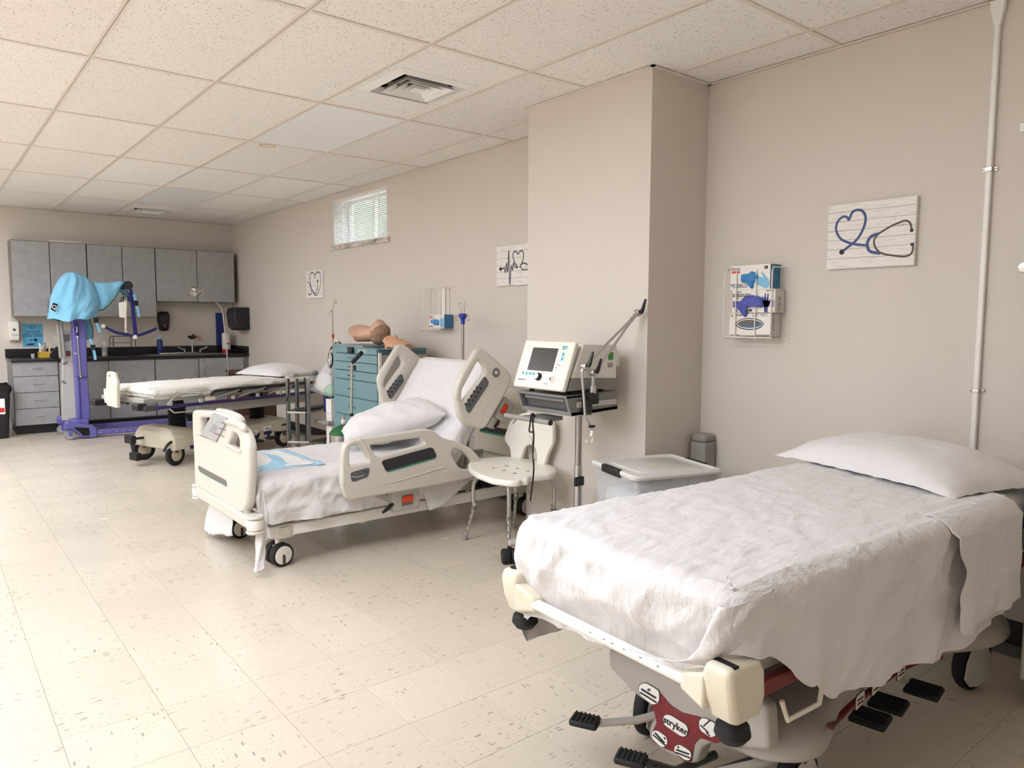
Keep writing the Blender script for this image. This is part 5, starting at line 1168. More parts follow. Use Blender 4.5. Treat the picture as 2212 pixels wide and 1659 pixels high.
# conduit with clamps
cd = thing('wall_conduit', 'white plastic cable conduit running up the wall at the right', 'conduit', (XW, 1.18, .1))
MB().box(XW - .021, XW, 1.170, 1.192, .1, 2.54).build('conduit_tube', 'white_paint', cd, world=True, bevel=.005, seg=2)
b = MB(); b.loft([[V(XW - .022, 1.169, 2.53), V(XW, 1.169, 2.53), V(XW, 1.193, 2.53), V(XW - .022, 1.193, 2.53)], [V(XW - .03, 1.155, 2.60), V(XW, 1.155, 2.60), V(XW, 1.207, 2.60), V(XW - .03, 1.207, 2.60)], [V(XW - .03, 1.155, HC - .002), V(XW, 1.155, HC - .002), V(XW, 1.207, HC - .002), V(XW - .03, 1.207, HC - .002)]]); b.build('conduit_entry', 'white_paint', cd, world=True, bevel=.003)
for z in (1.96, 1.045, .35):
    c_ = MB().box(XW - .0235, XW, 1.168, 1.194, z - .008, z + .008).box(XW - .004, XW, 1.152, 1.21, z - .008, z + .008).build('clamp', 'chrome', cd, world=True, bevel=.002)
    for y in (1.158, 1.204): MB().lathe([(.001, .003), (.004, .002), (.005, 0)], (XW - .004, y, z), (-1, 0, 0), 12).build('screw', 'steel', c_, world=True)
q = onX(2203, 262, XW - .03); q2 = onX(2203, 285, XW - .03)
wb = thing('wall_box', 'white box bracket high on the wall at the right edge', 'wall box', (XW, q.y - .06, q2.z)); MB().box(XW - .03, XW, q.y - .14, q.y, q2.z, q.z).build('box_cover', 'white_paint', wb, world=True, bevel=.003); MB().box(XW - .032, XW - .03, q.y - .138, q.y - .002, q.z - .008, q.z - .002).build('box_lip', 'light_grey', wb, world=True, smooth=0)
q = onX(2209, 578, XW - .03); wk = thing('robe_hook', 'round chrome knob on the wall at the right edge', 'wall hook', (XW, q.y, q.z)); MB().lathe([(.011, 0), (.010, .02), (.018, .024), (.021, .034), (.018, .042), (.001, .044)], (XW, q.y - .006, q.z), (-1, 0, 0), 20).build('knob', 'chrome', wk, world=True); MB().lathe([(.024, 0), (.024, .004), (.001, .005)], (XW, q.y - .006, q.z), (-1, 0, 0), 20).build('rose', 'steel', wk, world=True)

# IV pole with blue hub beside the hospital bed head
IX, IY = 3.24, 4.70
iv = thing('drip_stand', 'steel drip stand with blue hub behind the hospital bed', 'drip stand', (IX, IY, 0), 0, 'drip stands'); mat('hub_blue', (44, 60, 170), .4)
top = onY(*c8(1492, 500), IY); IX = top.x; iv.location.x = IX
MB().cyl((0, 0, .12), (0, 0, top.z - .02), .0125, n=14).build('pole', 'steel', iv)
h_ = MB().lathe([(.016, -.07), (.018, -.03), (.032, -.02), (.032, .008), (.02, .012), (.001, .012)], (0, 0, top.z), n=20).build('hub', 'hub_blue', iv)
for s in (-1, 1):
    MB().tube(catmull([(0, s * .01, top.z), (0, s * .055, top.z + .002), (0, s * .085, top.z - .01), (0, s * .09, top.z - .03), (0, s * .065, top.z - .045), (0, s * .048, top.z - .03)], 5), .0032, 7).build('hook', 'chrome', iv)
    MB().tube(catmull([(0, s * .018, top.z), (0, s * .02, top.z + .06), (0, s * .022, top.z + .085), (0, s * .035, top.z + .098), (0, s * .048, top.z + .085), (0, s * .045, top.z + .065)], 5), .0032, 7).build('hook', 'chrome', iv)
for i in range(5):
    a = 2 * math.pi * i / 5 + .3; MB().tube([(0, 0, .13), (.125 * math.cos(a), .125 * math.sin(a), .075)], [.016, .011], 8).build('base_leg', 'steel', iv); caster(iv, (.125 * math.cos(a), .125 * math.sin(a)), .028, .02, 'black_rubber', 'mid_grey', fork='black_plastic', top=.075)
# ------------------------------------------------------------------ kitchen wall: cabinets, worktop, sink
def m_lam():
    m = bpy.data.materials.new('grey_laminate'); m.use_nodes = True; k = NT(m); p = k.pos()
    f = k.noise(p, 14, 5, .6); k.l(k.ramp(f, [(.3, rgb((152, 152, 153))), (.7, rgb((164, 164, 165)))]), k.b.inputs['Base Color']); k.b.inputs['Roughness'].default_value = .4; M['laminate'] = m
m_lam(); mat('laminate_edge', (122, 120, 120), .5); mat('worktop', (24, 23, 25), .3, var=.2, scale=60); mat('toe_kick', (28, 26, 26), .5); mat('cab_inside', (96, 95, 96), .6)
LY, UY = 9.99, 10.27
lx = lambda x, y=1200: onY(*c1(x, y), LY).x
ux = lambda x, y=400: onY(*c1(x, y), UY).x
uz0, uz1, uz2 = onY(*c1(300, 708), UY).z, onY(*c1(300, 140), UY).z, onY(*c1(1450, 598), UY).z
def pull(par, p, vert=False, L=.09):
    d = V(0, 0, 1) if vert else V(1, 0, 0); a = V(0, -1, 0)
    MB().tube(catmull([p - d * L / 2, p - d * L / 2 + a * .022, p - d * L * .42 + a * .028, p + d * L * .42 + a * .028, p + d * L / 2 + a * .022, p + d * L / 2], 3), .0035, 7).build('handle', 'steel', par, world=True)
def lock(par, p): MB().lathe([(.001, .006), (.009, .005), (.011, 0)], p, (0, -1, 0), 14).build('lock', 'chrome', par, world=True)
def upper(x0, x1, xm, z0, z1, label, locks):
    t = thing('wall_cabinet', label, 'cabinet', ((x0 + x1) / 2, YF - .001, z0), 0, 'grey wall cabinets')
    MB().box(x0, x1, UY + .02, YF - .001, z0, z1).build('cabinet_body', 'laminate_edge', t, world=True, bevel=.002)
    for a, c, s in ((x0, xm, 1), (xm, x1, -1)):
        d = MB().box(a + .005, c - .005, UY, UY + .019, z0 + .008, z1 - .008).build('door', 'laminate', t, world=True, bevel=.002)
        hx = (c - .045) if s > 0 else (a + .045)
        if locks == 'knob': lock(d, V(hx, UY, z0 + .05)); lock(d, V(hx, UY, z0 + .075))
        else: pull(d, V(hx, UY, z0 + .16), True); lock(d, V(hx, UY, z0 + .06))
    return t
a0, a1, a2 = ux(90), ux(652), ux(1162)
upper(a0, a1, ux(377), uz0, uz1, 'tall grey wall cabinet at the left end above the sanitizer', 'pull')
upper(a1 + .004, a2, ux(917), uz0, uz1, 'tall grey wall cabinet in the middle behind the lift boom', 'pull')
upper(a2 + .004, ux(1752), ux(1472), uz2, uz1, 'short grey wall cabinet above the sink', 'knob')
MB().box(a0 - .0, a0 + .019, UY + .021, YF - .001, uz0, uz1)
wb_ = onY(*c1(475, 145), YF - .15)
bx_ = thing('flat_tray', 'white flat tray lying on top of the left wall cabinet', 'tray', (wb_.x, YF - .16, uz1)); MB().box(-.17, .17, -.1, .1, .001, .014).build('tray_floor', 'white_plastic', bx_, bevel=.003); MB().box(-.17, .17, -.1, -.092, .014, .024).box(-.17, .17, .092, .1, .014, .024).build('tray_rim', 'white_plastic', bx_, smooth=0)
# base units
CT, CB = .862, .828
dz = [onY(*cl(160, y), LY).z for y in (665, 855, 1050, 1245, 1445)]
d0, d1 = lx(97), lx(441)
t = thing('drawer_cabinet', 'grey base cabinet with four drawers at the left end', 'cabinet', ((d0 + d1) / 2, LY, 0))
MB().box(d0, d1, LY + .02, YF - .001, .10, CB).build('cabinet_body', 'laminate_edge', t, world=True, bevel=.002); MB().box(d0 + .02, d1, LY + .06, YF - .001, .0, .10).build('toe_kick', 'toe_kick', t, world=True, smooth=0)
for i in range(4):
    d = MB().box(d0 + .006, d1 - .004, LY, LY + .019, dz[i + 1] + .003, dz[i] - .003).build('drawer', 'laminate', t, world=True, bevel=.002); pull(d, V((d0 + d1) / 2 + .02, LY, (dz[i] + dz[i + 1]) / 2))
def base_unit(x0, x1, xm, label, pulls=True):
    t = thing('base_cabinet', label, 'cabinet', ((x0 + x1) / 2, LY, 0), 0, 'grey base cabinets with two doors')
    MB().box(x0, x1, LY + .02, YF - .001, .10, CB).build('cabinet_body', 'laminate_edge', t, world=True, bevel=.002); MB().box(x0, x1, LY + .06, YF - .001, 0, .10).build('toe_kick', 'toe_kick', t, world=True, smooth=0)
    for a, c, s in ((x0, xm, 1), (xm, x1, -1)):
        d = MB().box(a + .005, c - .005, LY, LY + .019, .115, CB - .012).build('door', 'laminate', t, world=True, bevel=.002); hx = (c - .05) if s > 0 else (a + .06)
        pull(d, V(hx, LY, .66), True, .1); lock(d, V(hx - s * .0, LY, .775))
    return t
e0, e1, e2, e3 = lx(640), lx(1162), lx(1707), lx(1835)
base_unit(d1 + .004, e1, lx(817), 'grey two door base cabinet behind the patient lift')
base_unit(e1 + .004, e2, lx(1490), 'grey two door base cabinet under the sink')
t = thing('filler_cabinet', 'narrow grey filler cabinet at the right corner', 'cabinet', ((e2 + XR) / 2, LY, 0)); MB().box(e2 + .004, XR - .002, LY + .004, YF - .001, .10, CB).build('cabinet_body', 'laminate_edge', t, world=True, bevel=.002); MB().box(e2 + .008, XR - .07, LY - .008, LY + .003, .115, CB - .012).build('filler_panel', 'laminate', t, world=True, bevel=.002); MB().box(e2, XR - .002, LY + .06, YF - .001, 0, .10).build('toe_kick', 'toe_kick', t, world=True, smooth=0)
wt = thing('worktop', 'black worktop with upstand along the far wall', 'worktop', ((d0 + XR) / 2, LY, CB))
MB().box(d0 - .012, XR - .002, LY - .03, YF - .001, CB + .001, CT).build('slab', 'worktop', wt, world=True, bevel=.006)
MB().box(d0 - .012, XR - .002, YF - .02, YF - .002, CT, CT + .10).build('upstand', 'worktop', wt, world=True, bevel=.003)
MB().box(XR - .02, XR - .002, LY - .02, YF - .02, CT, CT + .10).build('upstand', 'worktop', wt, world=True, bevel=.003)
# sink with faucet
sx0, sx1 = onY(*c1(1100, 970), LY + .25).x, onY(*c1(1680, 970), LY + .25).x
sk = thing('sink', 'stainless steel sink let into the black worktop', 'sink', ((sx0 + sx1) / 2, LY + .28, CT)); hw, hd = (sx1 - sx0) / 2, .2
b = MB(); rr = lambda w_, d_, z: [V(p.x, p.y, z) for p in rrect(-w_, w_, -d_, d_, .05)]
b.loft([rr(hw, hd, .0005), rr(hw, hd, .005), rr(hw - .03, hd - .05, .006), rr(hw - .04, hd - .06, .003)], caps=False); b.build('sink_rim', 'steel', sk)
MB().add([V(q.x, q.y, .0035) for q in rr(hw - .04, hd - .06, 0)], [tuple(range(len(rr(1, 1, 0))))]).build('basin_water_line', 'mid_grey', sk, smooth=0)
fx = onY(*c1(1437, 950), YF - .12)
fc = thing('faucet', 'chrome two-handle tap with eyewash head at the sink', 'faucet', (fx.x, YF - .12, CT)); mat('tap_red', (200, 40, 40), .4)
MB().box(-.115, .115, -.022, .022, .006, .02).build('deck_plate', 'chrome', fc, bevel=.006)
for s in (-1, 1):
    MB().cyl((s * .1, 0, .015), (s * .1, 0, .05), .014).build('valve', 'chrome', fc); MB().tube([(s * .1, 0, .055), (s * .14, -.01, .06), (s * .19, -.015, .085)], [.012, .010, .013], 10).build('wing_handle', 'chrome', fc)
MB().tube(catmull([(0, 0, .018), (0, 0, .10), (.0, 0, .17)], 3), .013, 12).build('riser', 'chrome', fc)
MB().tube(catmull([(0, 0, .17), (0, -.01, .24), (.0, -.07, .26), (0, -.12, .22)], 5), .011, 12).build('spout', 'chrome', fc)
MB().lathe([(.016, .0), (.03, .01), (.032, .03), (.02, .045), (.001, .05)], (0, -.01, .19), n=18).build('eyewash_body', 'black_plastic', fc)
for s in (-1, 1): MB().lathe([(.008, 0), (.018, .02), (.02, .035), (.001, .04)], (s * .03, -.02, .205), (s * .5, -.1, .8), 14).build('eyewash_cup', 'black_plastic' if s < 0 else 'tap_red', fc)
MB().cbox((.075, -.03, .215), (.05, .03, .014)).build('push_paddle', 'tap_red', fc, bevel=.003)
# things on the wall above the worktop
WY = YF - .001
def wp(x, y, Y=WY): return onY(*c1(x, y), Y)
p0, p1 = wp(62, 735, WY - .1), wp(152, 888, WY - .1)
t = thing('sanitizer_dispenser', 'white hand sanitizer dispenser below the left wall cabinet', 'dispenser', ((p0.x + p1.x) / 2, WY, p1.z)); w_, h_ = (p1.x - p0.x), p0.z - p1.z
b = MB(); b.loft([[V(x, y, z) for x, y in ((-w_ / 2, 0), (w_ / 2, 0), (w_ / 2 * k, -d), (-w_ / 2 * k, -d))] for z, d, k in ((.0, .06, .8), (.012, .085, .9), (h_ * .5, .1, .92), (h_ * .93, .09, .92), (h_, .06, .85))]); b.build('housing', 'white_plastic', t, bevel=.008, seg=3); MB().lathe([(.001, .002), (.013, .002), (.015, 0)], (0, -.101, h_ * .56), (0, -1, 0), 16).build('sensor_window', 'dark_grey', t)
MB().box(-.03, .03, -.1015, -.0995, h_ * .30, h_ * .33).build('label_print', 'light_grey', t, smooth=0)
p0, p1 = wp(163, 758), wp(325, 930); mat('poster_blue', (92, 170, 206), .5, var=.03); mat('poster_ink', (22, 40, 76), .6)
t = thing('poster', 'blue hand washing poster beside the sanitizer dispenser', 'poster', ((p0.x + p1.x) / 2, WY, p1.z)); w_, h_ = p1.x - p0.x, p0.z - p1.z
MB().box(-w_ / 2, w_ / 2, -.002, 0, 0, h_).build('sheet', 'poster_blue', t, smooth=0)
for i, s_ in enumerate(('SANITIZE YOUR', 'HANDS OFTEN IN', 'BETWEEN WASHING!')): text('poster_text', s_, .0225, (0, -.0025, h_ * (.66 - i * .095)), (1, 0, 0), (0, 0, 1), 'poster_ink', t, bold=.0007, sx=.92)
plate('emblem', circ(0, 0, .036, 24, .020), [circ(0, 0, .030, 24, .014)], (0, -.0025, h_ * .86), (1, 0, 0), (0, 0, 1), .001, 'poster_ink', t, bevel=.0001); text('emblem_text', 'CSTF', .015, (0, -.0025, h_ * .86), (1, 0, 0), (0, 0, 1), 'poster_ink', t)
plate('hand_icon', rnd([(-.07, .02), (-.03, .035), (.02, .03), (.035, .04), (0, .012), (-.03, .01), (-.07, .008)], .005), [], (0, -.0025, .01), (1, 0, 0), (0, 0, 1), .001, 'poster_ink', t, bevel=.0001)
plate('bottle_icon', rnd([(.0, .07), (.03, .05), (.052, .075), (.022, .098)], .006), [], (0, -.0025, .01), (1, 0, 0), (0, 0, 1), .001, 'poster_ink', t, bevel=.0001)
for (x, y) in ((-.012, .085), (-.02, .065), (-.035, .072)): plate('drop_icon', circ(x, y, .007, 10), [], (0, -.0025, .01), (1, 0, 0), (0, 0, 1), .001, 'poster_ink', t, bevel=.0001)
p0 = wp(418, 875); t = thing('wall_outlet', 'cream wall socket behind the box of tongue depressors', 'outlet', (p0.x, WY, p0.z)); MB().box(-.036, .036, -.006, 0, -.058, .058).build('cover', 'cream_plastic', t, bevel=.002)
for z in (-.02, .02): MB().box(-.016, .016, -.0075, -.0062, z - .014, z + .014).build('socket', 'vent_front', t, bevel=.001)
p0, p1 = wp(1180, 668, WY - .08), wp(1280, 812, WY - .08); t = thing('soap_dispenser', 'black soap dispenser with red window on the wall over the sink', 'dispenser', ((p0.x + p1.x) / 2, WY, p1.z)); w_, h_ = p1.x - p0.x, p0.z - p1.z
b = MB(); b.loft([[V(x, y, z) for x, y in ((-w_ / 2 * k, 0), (w_ / 2 * k, 0), (w_ / 2 * k * .8, -d), (-w_ / 2 * k * .8, -d))] for z, d, k in ((0, .05, .6), (.02, .07, .75), (h_ * .6, .09, 1), (h_ * .9, .08, .95), (h_, .05, .7))]); b.build('housing', 'black_plastic', t, bevel=.012, seg=3)
mat('soap_red', (150, 62, 52), .3); plate('soap_window', circ(0, 0, .018, 16, .026), [], (0, -.0825, h_ * .27), (1, 0, 0), (0, .2, 1), .004, 'soap_red', t, bevel=.001)
p0, p1 = onX(*c1(1672, 640), XR - .001), onX(*c1(1840, 805), XR - .001)
# paper towel dispenser on the long wall at the corner
yy0, yy1 = 9.90, 10.22; zt, zb = onX(*c1(1838, 632), XR - .2).z, onX(*c1(1838, 808), XR - .2).z
t = thing('towel_dispenser', 'black paper towel dispenser on the long wall at the corner', 'dispenser', (XR - .001, (yy0 + yy1) / 2, zb))
b = MB(); h_ = zt - zb; b.loft([[V(-d, -.16, z), V(0, -.16, z), V(0, .16, z), V(-d, .16, z)] for z, d in ((0, .14), (.03, .19), (h_ * .7, .21), (h_ * .95, .19), (h_, .15))]); b.build('housing', 'black_plastic', t, bevel=.014, seg=3); MB().box(-.16, -.06, -.13, .13, -.006, .001).build('towel_slot', 'dark_grey', t, smooth=0)
# counter top things
def ct(x, y, Y): p = onY(*c1(x, y), Y); return V(p.x, Y, CT)
p_ = ct(245, 1000, 10.2); t = tag(MB().lathe([(.014, .001), (.021, .052), (.0195, .052), (.0125, .004), (.001, .004)], (0, 0, 0), n=20).build('clear_cup', 'clear_plastic'), 'small clear plastic cup on the left worktop', 'cup'); t.location = p_
mat('yellow_card', (214, 176, 66), .6, var=.05); mat('wood_stick', (222, 200, 168), .6); mat('blue_box', (32, 44, 110), .5)
p0, p1 = ct(287, 995, 10.22), ct(385, 995, 10.22); w_ = p1.x - p0.x
t = thing('yellow_box', 'yellow ribbed box of spatulas and instruments on the left worktop', 'box', ((p0.x + p1.x) / 2, 10.25, CT))
b = MB(); hh = .075
for q in ((-w_ / 2, w_ / 2, -.04, -.036), (-w_ / 2, w_ / 2, .036, .04), (-w_ / 2, -w_ / 2 + .004, -.04, .04), (w_ / 2 - .004, w_ / 2, -.04, .04)): b.box(q[0], q[1], q[2], q[3], .001, hh)
b.box(-w_ / 2, w_ / 2, -.04, .04, .001, .004); b.build('carton', 'yellow_card', t, smooth=0)
for i in range(12): x = -w_ / 2 + .006 + (w_ - .012) * i / 11; MB().box(x - .002, x + .002, -.0425, -.0402, .006, hh - .004).build('rib', 'yellow_card', t, smooth=0)
rng = random.Random(5)
for i in range(14):
    x = -w_ / 2 + .012 + (w_ - .024) * i / 13; y = rng.uniform(-.028, .028); l_ = rng.uniform(.11, .17); a = rng.uniform(-.35, .35)
    m_ = ('white_plastic', 'chrome', 'wood_stick', 'white_plastic', 'steel')[i % 5]
    s_ = MB()
    if i % 3 == 1: s_.tube(catmull([(x, y, .012), (x + a * .05, y, .1), (x + a * .08 + .012, y, l_), (x + a * .08 + .024, y, l_ - .012), (x + a * .08 + .012, y, l_ - .024)], 4), .0022, 6)
    else: s_.cbox((x + a * .04, y, .012 + l_ / 2), (.014 if i % 3 == 0 else .006, .002, l_), Matrix.Rotation(a * .5, 3, 'Y'))
    o = s_.build('tongue_depressor' if m_ == 'wood_stick' else 'instrument', m_, None); o.location = t.location; tag(o, ('white paper wrapped spatula', 'chrome looped instrument', 'wooden tongue depressor', 'white plastic stick', 'steel probe')[i % 5] + ' standing in the yellow box', 'instrument', 'instruments in the yellow box ' + ('white', 'chrome', 'wood', 'plastic', 'steel')[i % 5])
p_ = ct(418, 998, 10.22); t = thing('file_box', 'slanted black file box next to the yellow box', 'box', p_); b = MB(); b.prism([V(-.06, -.04, .001), V(.06, -.04, .001), V(.06, -.04, .13), V(.01, -.04, .13), V(-.06, -.04, .05)], (0, .09, 0)); b.build('box_body', 'black_plastic', t, bevel=.003); MB().box(-.064, -.0605, -.042, .05, .001, .048).build('box_edge', 'blue_box', t, smooth=0)
p_ = ct(783, 988, 10.3); t = thing('squirt_bottle', 'clear squirt bottle with nozzle by the dish rack', 'bottle', p_); MB().lathe([(.001, .001), (.03, .001), (.032, .01), (.032, .11), (.024, .135), (.014, .145)], n=20).build('bottle_body', 'clear_plastic', t); MB().lathe([(.015, .143), (.015, .16), (.006, .165), (.003, .20), (.001, .20)], n=14).build('nozzle', 'white_plastic', t); MB().lathe([(.001, .003), (.029, .003), (.029, .055), (.001, .055)], n=18).build('liquid', 'light_grey', t)
t = thing('dish_rack', 'black wire dish rack on the worktop under the lift bar', 'rack', (ct(918, 990, 10.28).x, 10.28, CT)); hw = (ct(1000, 900, 10.28).x - ct(838, 900, 10.28).x) / 2
for s in (-1, 1): MB().tube([(s * hw, -.12, .002), (s * hw, -.12, .20), (s * hw * .9, -.05, .245), (s * hw * .9, .1, .245), (s * hw, .12, .2), (s * hw, .12, .002)], .004, 7).build('side_wire', 'black_plastic', t)
for y, z in ((-.12, .02), (-.12, .06), (.12, .06), (-.05, .245), (.1, .245), (.12, .16)): MB().tube([(-hw, y, z), (hw, y, z)], .003, 6).build('cross_wire', 'black_plastic', t)
for i in range(5): MB().tube([(-hw, -.12 + .0, .12 + i * .02), (-hw, -.02, .14 + i * .02)], .002, 5).build('cup_wire', 'black_plastic', t)
p_ = ct(1195, 955, 10.42); t = thing('blue_bottle', 'dark blue bottle standing behind the sink', 'bottle', p_); mat('bottle_blue', (38, 48, 120), .3); MB().lathe([(.001, .001), (.034, .001), (.036, .01), (.036, .17), (.03, .19), (.02, .20)], n=20).build('bottle_body', 'bottle_blue', t); MB().lathe([(.021, .198), (.021, .228), (.001, .23)], n=16).build('cap', 'pale_blue', t)
p_ = ct(1228, 962, 10.36); t = tag(MB().box(-.04, .04, -.025, .025, .001, .022).build('soap_bar', 'pole_tape', None, bevel=.008, seg=3), 'small pinkish soap bar beside the sink', 'soap'); t.location = p_
p_ = ct(1290, 968, 10.2); t = thing('cleaning_brush', 'white dish brush lying on the sink rim', 'brush', p_); MB().tube([(-.16, 0, .018), (.05, 0, .02)], [.008, .007], 8).build('brush_handle', 'white_plastic', t); MB().cbox((.09, 0, .022), (.08, .03, .016)).build('brush_head', 'light_grey', t, bevel=.005)
p_ = ct(1690, 930, 10.45); t = thing('sharps_canister', 'white canister with red base under the towel dispenser', 'canister', p_); MB().lathe([(.001, .0), (.055, .001), (.057, .05), (.001, .05)], n=20).build('base', 'red', t); MB().lathe([(.001, .05), (.056, .051), (.056, .26), (.05, .275), (.001, .28)], n=20).build('canister_body', 'white_plastic', t); MB().box(-.03, .03, -.0585, -.056, .12, .135).build('red_print', 'red', t, smooth=0)
p0, p1 = wp(1627, 678, WY - .02), wp(1650, 930, WY - .02); t = thing('blue_board', 'tall narrow dark blue board leaning on the wall left of the canister', 'board', ((p0.x + p1.x) / 2, WY - .02, CT + .101)); MB().box(-.045, .05, -.012, .012, 0, p0.z - CT - .101).build('board', 'blue_box', t, bevel=.002); MB().box(.05, .055, -.013, .013, 0, p0.z - CT - .101).build('board_edge', 'black_plastic', t, smooth=0)
p_ = ct(1740, 955, 10.35); t = thing('corded_handset', 'black corded handset on the worktop corner', 'handset', p_); MB().tube(catmull([(-.07, 0, .02), (-.03, 0, .034), (.03, 0, .034), (.07, 0, .02)], 5), [.016] * 4 + [.011] * 8 + [.016] * 4, 10).build('handset', 'black_plastic', t); MB().tube(catmull([(.07, 0, .015), (.11, -.03, .03), (.13, .02, .05), (.12, .06, .02)], 6), .004, 6).build('cord', 'grey_plastic', t)

# black trash bin with liner
TB = thing('trash_bin', 'black trash bin with bag liner left of the drawers', 'trash bin', (.60, 9.93, 0)); mat('bag_black', (18, 18, 19), .3, var=.2, bump=.6, bscale=40)
b = MB(); q4 = lambda w_, d_, z: [V(p.x, p.y, z) for p in rrect(-w_, w_, -d_, d_, .04)]
zt = onY(*c1(60, 1235), 9.75).z; b.loft([q4(.15, .13, .001), q4(.185, .165, zt)]); b.build('bin_body', 'black_plastic', TB)
b = MB(); rg = []
for k in range(8):
    a = k / 7; w_ = .19 + .012 * math.sin(a * 3); rg.append([V(p.x, p.y, zt - .06 + .09 * a + (.02 * nz(p.x * 14, p.y * 14, k * .4) if k > 2 else 0)) for p in rrect(-w_ + .05 * max(0, a - .6), w_ - .05 * max(0, a - .6), -.17, .17, .05)])
b.loft(rg, caps=False); b.build('bag_liner', 'bag_black', TB, smooth=70)
p0 = onY(*c1(8, 1380), 9.76); MB().box(p0.x - .60 - .04, p0.x - .60 + .035, -.172, -.166, p0.z - .08, p0.z + .09).build('label', 'white_print', TB, smooth=0, bevel=0); MB().box(p0.x - .60 - .03, p0.x - .60 + .03, -.1725, -.1695, p0.z - .06, p0.z - .01).build('label_mark', 'red', TB, smooth=0)
# exam lamp
LP = lambda x, y: onY(*c1(x, y), 9.25)
t = thing('exam_lamp', 'chrome gooseneck examination lamp standing before the sink', 'lamp', (LP(1715, 1160).x, 9.25, 0))
MB().lathe([(.001, 0), (.13, .001), (.135, .02), (.03, .035), (.02, .06)], (0, 0, 0)).build('lamp_base', 'steel', t)
MB().tube([(0, 0, .04), (LP(1690, 900).x - t.location.x, 0, LP(1690, 900).z), (LP(1665, 690).x - t.location.x, 0, LP(1665, 690).z)], .008, 10).build('pole', 'chrome', t)
MB().tube(catmull([LP(1665, 690), LP(1650, 640), LP(1600, 585), LP(1555, 555), LP(1520, 540)], 6), .006, 8).build('gooseneck', 'chrome', t, world=True)
h0 = LP(1515, 540); hd_ = (LP(1425, 500) - LP(1520, 515)).normalized() + V(0, -.35, -.35); MB().lathe([(.012, -.05), (.03, -.03), (.034, .0), (.045, .03), (.072, .085), (.070, .085), (.04, .03), (.001, .02)], LP(1490, 512), hd_, 24).build('lamp_shade', 'chrome', t, world=True); MB().tube([LP(1495, 520), LP(1492, 565)], .010, 10).build('socket', 'steel', t, world=True); MB().tube([LP(1515, 500), h0, LP(1510, 548)], .008, 8).build('swivel', 'chrome', t, world=True)
# wooden bedside cabinet in the corner
mat('dark_wood', (74, 48, 34), .45, var=.25, scale=14)
p_ = onX(*c2(1240, 372), 3.05); NS_ = thing('bedside_cabinet', 'dark wooden bedside cabinet behind the far stretcher head', 'cabinet', (3.25, 9.25, 0)); zt = p_.z
MB().box(-.22, .22, -.22, .22, .05, .66).build('cabinet_body', 'dark_wood', NS_, bevel=.004); MB().box(-.24, .235, -.24, .24, .66, .69).build('cabinet_top', 'dark_wood', NS_, bevel=.004)
for z0, z1 in ((.46, .64), (.08, .45)): d = MB().box(-.235, -.221, -.2, .2, z0, z1).build('drawer' if z0 > .3 else 'door', 'dark_wood', NS_, bevel=.003); MB().sphere((-.245, 0, (z0 + z1) / 2), .012, 10, 8).build('knob', 'steel', d)
for x in (-.19, .19):
    for y in (-.19, .19): MB().box(x - .02, x + .02, y - .02, y + .02, 0, .05).build('foot', 'dark_wood', NS_, smooth=0)
# ------------------------------------------------------------------ patient lift
mat('lift_purple', (100, 97, 164), .38, var=.04); mat('lift_navy', (34, 34, 112), .35); mat('scuffed', (190, 188, 214), .5)
LFY = 9.50
LF = thing('patient_lift', 'purple mobile patient lift standing before the cabinets', 'patient lift', (1.38, 9.55, 0))
L_ = lambda x, y, Y=LFY: onY(*cl(x, y), Y)
def mast(nm, x0t, x1t, yt, x0b, x1b, yb, d0, d1, m='lift_purple'):
    a, b2, c, d = L_(x0t, yt), L_(x1t, yt), L_(x1b, yb), L_(x0b, yb); b = MB()
    b.prism([V(a.x, d0, a.z), V(b2.x, d0, b2.z), V(c.x, d0, c.z), V(d.x, d0, d.z)], (0, d1 - d0, 0)); return b.build(nm, m, LF, world=True, bevel=.012, seg=2)
ml = mast('mast_lower', 893, 1045, 835, 925, 1080, 1360, 9.46, 9.60); mu = mast('mast_upper', 832, 1005, -60, 890, 1035, 850, 9.43, 9.57)
b = MB(); b.tube([L_(905, 200, 9.425), L_(920, 360, 9.425)], .018, 10); b.build('actuator', 'lift_navy', mu, world=True); b = MB(); b.tube([L_(915, 250, 9.415), L_(918, 320, 9.415)], .009, 8); b.build('actuator_label', 'white_plastic', mu, world=True)
MB().tube([L_(925, 365, 9.425), L_(962, 850, 9.425)], .007, 8).build('piston_rod', 'steel', mu, world=True); MB().tube([L_(918, 365, 9.425), L_(928, 375, 9.425)], .012, 8).build('rod_collar', 'white_plastic', mu, world=True); MB().tube([L_(962, 835, 9.425), L_(966, 855, 9.425)], .013, 8).build('rod_end', 'chrome', mu, world=True)
b = MB(); b.tube([L_(945, 860, 9.455), L_(968, 1355, 9.455)], .004, 6); b.build('mast_groove', 'lift_navy', ml, world=True)
MB().tube([L_(880, 570, 9.428), L_(915, 575, 9.428)], .005, 6).build('stop_mark', 'white_plastic', mu, world=True)
gc = MB(); a, c = L_(735, 305, 9.64), L_(925, 1358, 9.64); gc.prism([V(a.x, 9.60, a.z), V(L_(850, 305, 9.64).x, 9.60, a.z), V(c.x, 9.60, c.z), V(L_(735, 1358, 9.64).x, 9.60, c.z)], (0, .09, 0)); g_ = gc.build('control_column', 'light_grey', LF, world=True, bevel=.01)
gc = MB(); gc.prism([L_(765, 345, 9.598), L_(838, 345, 9.598), L_(838, 420, 9.598), L_(770, 440, 9.598)], (0, .004, 0)); gc.build('column_cap', 'mid_grey', g_, world=True)
s_ = L_(813, 573, 9.59); sb_ = MB().cbox(s_, (.036, .012, .055)).build('switch_frame', 'black_plastic', g_, world=True, bevel=.003); MB().cbox(s_ + V(0, -.007, 0), (.02, .008, .032)).build('red_switch', 'red', g_, world=True, bevel=.002)
